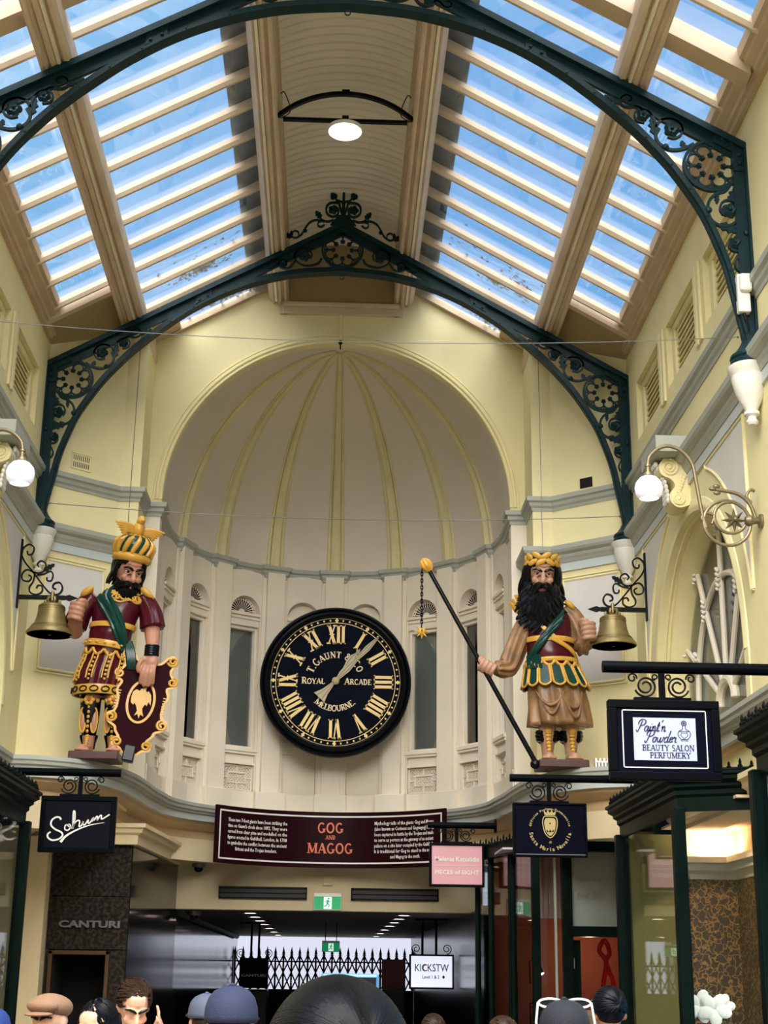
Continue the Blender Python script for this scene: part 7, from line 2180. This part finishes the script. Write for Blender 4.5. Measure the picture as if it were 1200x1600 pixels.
def person(label, px, py, top, face, look=(0, 0), skin='skin_a', hair=None, hairm='hair_black', cap=None, capm='cap_navy', top_m='cloth_dark', leg_m='denim', pose='down', seed=0, dense=420, thick=.011, group='visitors in the arcade'):
    t = thing('person', label, 'person', (px, py, 0), RAD(face), group)
    k = top / 1.75
    S = Matrix.Scale(k, 4)
    hs_ = .62
    H = S @ Matrix.Translation((0, -.012, 1.75 - .122)) @ Matrix.Rotation(RAD(look[0]), 4, 'Z') @ Matrix.Rotation(RAD(look[1]), 4, 'X')
    b = MB(); b.T = S
    PT.loft(b, .86, 1.52, -.01, 20, 16)
    chain(b, [(0, .01, 1.46), (0, -.0, 1.58)], [.056, .053])
    b.T = None; head_skin(b, H, hs_); b.T = S
    for e in (-1, 1):
        chain(b, [(e * .085, 0, .92), (e * .09, -.01, .50), (e * .09, .02, .10)], [.085, .058, .040])
        chain(b, [(e * .09, .03, .05), (e * .095, -.10, .035)], [.035, .03])
    arms = []
    for e in (-1, 1):
        if pose == 'ear' and e == 1: pts = [(e * .175, .01, 1.41), (e * .235, -.06, 1.20), (e * .20, -.10, 1.32), (e * .125, -.055, 1.545)]
        elif pose == 'phone': pts = [(e * .175, .01, 1.41), (e * .22, -.10, 1.20), (e * .16, -.28, 1.30), (e * .07, -.36, 1.52)]
        else: pts = [(e * .175, .01, 1.41), (e * .215, .01, 1.15), (e * .225, -.02, 1.02), (e * .22, -.06, .86)]
        arms.append(pts)
        chain(b, pts, [.052, .042, .038, .027], 10)
        hc = Vector(pts[-1])
        b.ball(hc + Vector((0, -.01, .0)), (.022, .036, .045), 10, 8)
        dz = 1 if pose in ('ear', 'phone') and (e == 1 or pose == 'phone') else -1
        for q in range(4):
            yy = -.035 + .022 * q
            b.tube([hc + Vector((0, yy, dz * .03)), hc + Vector((-e * .004, yy * 1.05, dz * .075)), hc + Vector((-e * .014, yy, dz * (.105 - .006 * abs(q - 1.5))))], [.0095, .009, .008], 7)
        b.tube([hc + Vector((0, -.035, 0)), hc + Vector((-e * .008, -.062, dz * .02)), hc + Vector((-e * .012, -.066, dz * .05))], [.011, .010, .009], 7)
    bd = b.build('body', skin, t, smooth='all'); remesh(bd, .009, 2)
    eyes(H, hs_, t)
    b = MB(); b.T = S; PT.loft(b, .88, 1.475, .018, 28, 16)
    for pts in arms:
        P = catmull(pts, 5); m_ = int(len(P) * .86); b.tube(P[:m_], [.068 - .026 * i / m_ for i in range(m_)], 12)
    b.build('jacket', top_m, t, smooth=True)
    b = MB(); b.T = S
    PT.loft(b, .86, .99, .012, 24, 6)
    for e in (-1, 1): b.tube([(e * .085, 0, .93), (e * .09, -.01, .50), (e * .09, .02, .09)], [.098, .075, .062], 14)
    b.build('trousers', leg_m, t, smooth=True)
    for e in (-1, 1):
        q = MB(); q.T = S; q.ball((e * .093, -.03, .04), (.045, .13, .042), 12, 8); q.build('shoe', 'shoe', t, smooth=True)
    rnd = random.Random(seed)
    HS = H @ Matrix.Scale(hs_, 4)
    if hair:
        b = MB(); b.T = HS
        b.ball((0, .045, .055), (.129, .142, .150), 24, 16)
        n_ = dense
        for i in range(n_):
            a = rnd.uniform(0, 2 * pi); u = rnd.uniform(.0, 1.0)
            th = math.acos(max(-1, 1 - u * 1.3))
            nrm = Vector((sin(th) * cos(a), sin(th) * sin(a), cos(th)))
            p = Vector((.126 * nrm.x, .045 + .140 * nrm.y, .055 + .148 * nrm.z))
            if p.y < -.03 and p.z < .12: continue
            if hair == 'short': d = Vector((-.35, .9, .15)) - nrm * nrm.dot(Vector((-.35, .9, .15))) + nrm * .10; L = .10
            elif hair == 'swept': d = Vector((.25, -1, .5)) - nrm * nrm.dot(Vector((.25, -1, .5))) * .6 + nrm * .30; L = .10
            else: d = Vector((nrm.x * .9, .35, -1)) - nrm * nrm.dot(Vector((nrm.x * .9, .35, -1))); L = .13
            if d.length < .05: continue
            # follow the skull
            d.normalize(); P = []; R = []
            for k2 in range(6):
                q = p + d * L * k2 / 5; c0 = Vector((0, .045, .055)); v = q - c0
                e_ = sqrt((v.x / .129) ** 2 + (v.y / .142) ** 2 + (v.z / .150) ** 2)
                lift = 1.0 + (.05 + .10 * k2 / 5 * (hair == 'swept'))
                P.append(c0 + v / e_ * lift); R.append(thick * (1 - .7 * (k2 / 5) ** 2))
            b.tube(P, R, 5)
        if hair == 'long':
            for i in range(90):
                a = RAD(-150 + 300 * i / 89)
                p = Vector((.130 * sin(a), .045 + .140 * cos(a), .07))
                if p.y < -.055: continue
                lock(b, p, Vector((.12 * sin(a), .04, -1)), .44, .018, .008, rnd.uniform(0, 6))
        b.build('hair', hairm, t, smooth=True)
    if cap:
        c_ = empty('cap'); c_.parent = t
        if cap == 'flat':
            b = MB(); b.T = HS @ Matrix.Translation((0, .0, .085)) @ Matrix.Rotation(RAD(-10), 4, 'X'); b.ball((0, .03, .03), (.160, .20, .10), 24, 14); b.ball((0, -.10, .02), (.135, .10, .06), 20, 10); b.build('crown', capm, c_, smooth='all')
            b = MB(); b.T = HS @ Matrix.Translation((0, -.13, .07)); b.ball((0, -.03, 0), (.12, .09, .018), 20, 8); b.build('visor', capm, c_, smooth='all')
        else:
            b = MB(); b.T = HS; b.lathe([(.142, .03), (.146, .06), (.142, .11), (.125, .16), (.095, .195), (.05, .216), (0, .222)], c=(0, .03, 0), n=30)
            b.v = [tuple(HS @ (Vector((1, 1.14, 1)) * 0 + Vector(((HS.inverted() @ Vector(v)).x, (HS.inverted() @ Vector(v)).y * 1.12, (HS.inverted() @ Vector(v)).z)))) for v in b.v]
            b.build('crown', capm, c_, smooth='all')
            b = MB(); b.T = HS @ Matrix.Translation((0, -.17, .055)) @ Matrix.Rotation(RAD(12), 4, 'X'); b.ball((0, -.02, 0), (.11, .12, .014), 20, 8); b.build('visor', capm, c_, smooth='all')
            for q in range(6):
                a = RAD(60 * q); w_ = MB(); w_.T = HS
                w_.tube([(.146 * cos(a) * cos(u), .034 + .165 * sin(a) * cos(u), .05 + .174 * sin(u)) for u in [RAD(90 * j / 8) for j in range(9)]], .0035, 5); w_.build('cap_seam', capm, c_, smooth=True)
            b = MB(); b.T = HS; b.ball((0, .034, .226), (.016, .016, .010), 10, 6); b.build('cap_button', capm, c_, smooth=True)
        if not hair:
            b = MB(); b.T = HS; b.ball((0, .06, .0), (.124, .115, .085), 18, 12); b.build('hair', hairm, t, smooth='all')
    return t, HS, S
p_, HS, S = person('person with dark hair seen from behind in the middle, holding up a phone', -.004 + .028, 1.74, 1.735, 180, (0, 6), 'skin_b', 'short', 'hair_black', None, None, 'cloth_dark', 'denim', 'phone', 1, 2600, .005)
PH = thing('phone', 'phone with a pale blue edge held up above the nearest dark-haired head', 'phone', (.042, 2.12, 1.606))
b = MB(); b.box(-.04, .04, -.005, .005, 0, .145); b.build('case', 'phone_blue', PH, bevel=.004)
b = MB(); b.box(-.036, .036, -.0065, -.005, .005, .140); b.build('screen', 'lens_dark', PH)
person('person in a dark navy baseball cap seen from behind, left of the middle', -.295, 5.1, 1.695, 180, (-10, 0), 'skin_a', None, 'hair_brown', 'ball', 'cap_navy', 'cloth_dark', 'denim', 'down', 2)
person('person in a slate grey cap partly hidden behind the navy cap', -.56, 7.4, 1.64, 200, (0, 0), 'skin_b', None, 'hair_brown', 'ball', 'cap_slate', 'cloth_grey', 'denim', 'down', 3)
person('young man with swept brown hair, looking down with a hand at his ear', -.925, 7.6, 1.70, 8, (12, 26), 'skin_a', 'swept', 'hair_brown', None, None, 'cloth_white', 'denim', 'ear', 4)
person('woman with long black parted hair in front of the granite doorway', -.95, 6.6, 1.625, -25, (0, 8), 'skin_a', 'long', 'hair_black', None, None, 'cloth_dark', 'denim', 'down', 5)
person('older man in a brown flat cap with grey hair', -1.255, 7.2, 1.64, -20, (0, 4), 'skin_a', None, 'hair_grey', 'flat', 'cap_tan', 'cloth_navy', 'denim', 'down', 6)
person('person in a bright blue cap at the bottom left corner', -1.27, 6.0, 1.60, 170, (0, 0), 'skin_b', None, 'hair_brown', 'ball', 'cap_blue', 'cloth_dark', 'denim', 'down', 7)
p_, HS, S = person('person in a dark cap with white sunglasses pushed up, right of the middle', .81, 5.2, 1.665, 180, (0, 0), 'skin_b', None, 'hair_black', 'ball', 'cap_dark', 'cloth_dark', 'denim', 'down', 8)
SG = thing('sunglasses', 'white sunglasses resting on top of the dark cap', 'sunglasses', (.81, 5.19, 1.667))
for e in (-1, 1):
    q = MB(); q.bar([(e * (.048 + .040 * cos(RAD(a))), .0 + .014 * sin(RAD(a))) for a in range(0, 360, 20)], .007, -.012, -.004, closed=True); q.build('rim', 'sunglass_white', SG)
    q = MB(); q.prism([(e * .048 + .037 * cos(RAD(a)), .012 * sin(RAD(a))) for a in range(0, 360, 20)], -.009, -.007); q.build('lens', 'lens_dark', SG)
    q = MB(); q.tube([(e * .090, -.01, .002), (e * .098, -.02, -.06), (e * .096, -.03, -.13)], .004, 6); q.build('temple_arm', 'sunglass_white', SG, smooth=True)
q = MB(); q.tube([(-.012, -.008, .004), (0, -.008, .008), (.012, -.008, .004)], .004, 6); q.build('bridge', 'sunglass_white', SG, smooth=True)
person('person with short dark hair seen from behind in front of the open shop door', 1.405, 7.6, 1.70, 180, (0, 0), 'skin_b', 'short', 'hair_black', None, None, 'cloth_dark', 'denim', 'down', 9)
person('short person with brown hair, only the crown showing beside the dark cap', .83, 7.2, 1.565, 180, (0, 0), 'skin_b', 'short', 'hair_brown', None, None, 'cloth_grey', 'denim', 'down', 10)
person('distant person with brown hair below the white passage sign', .66, 9.4, 1.52, 180, (0, 0), 'skin_a', 'short', 'hair_brown', None, None, 'cloth_grey', 'denim', 'down', 11)
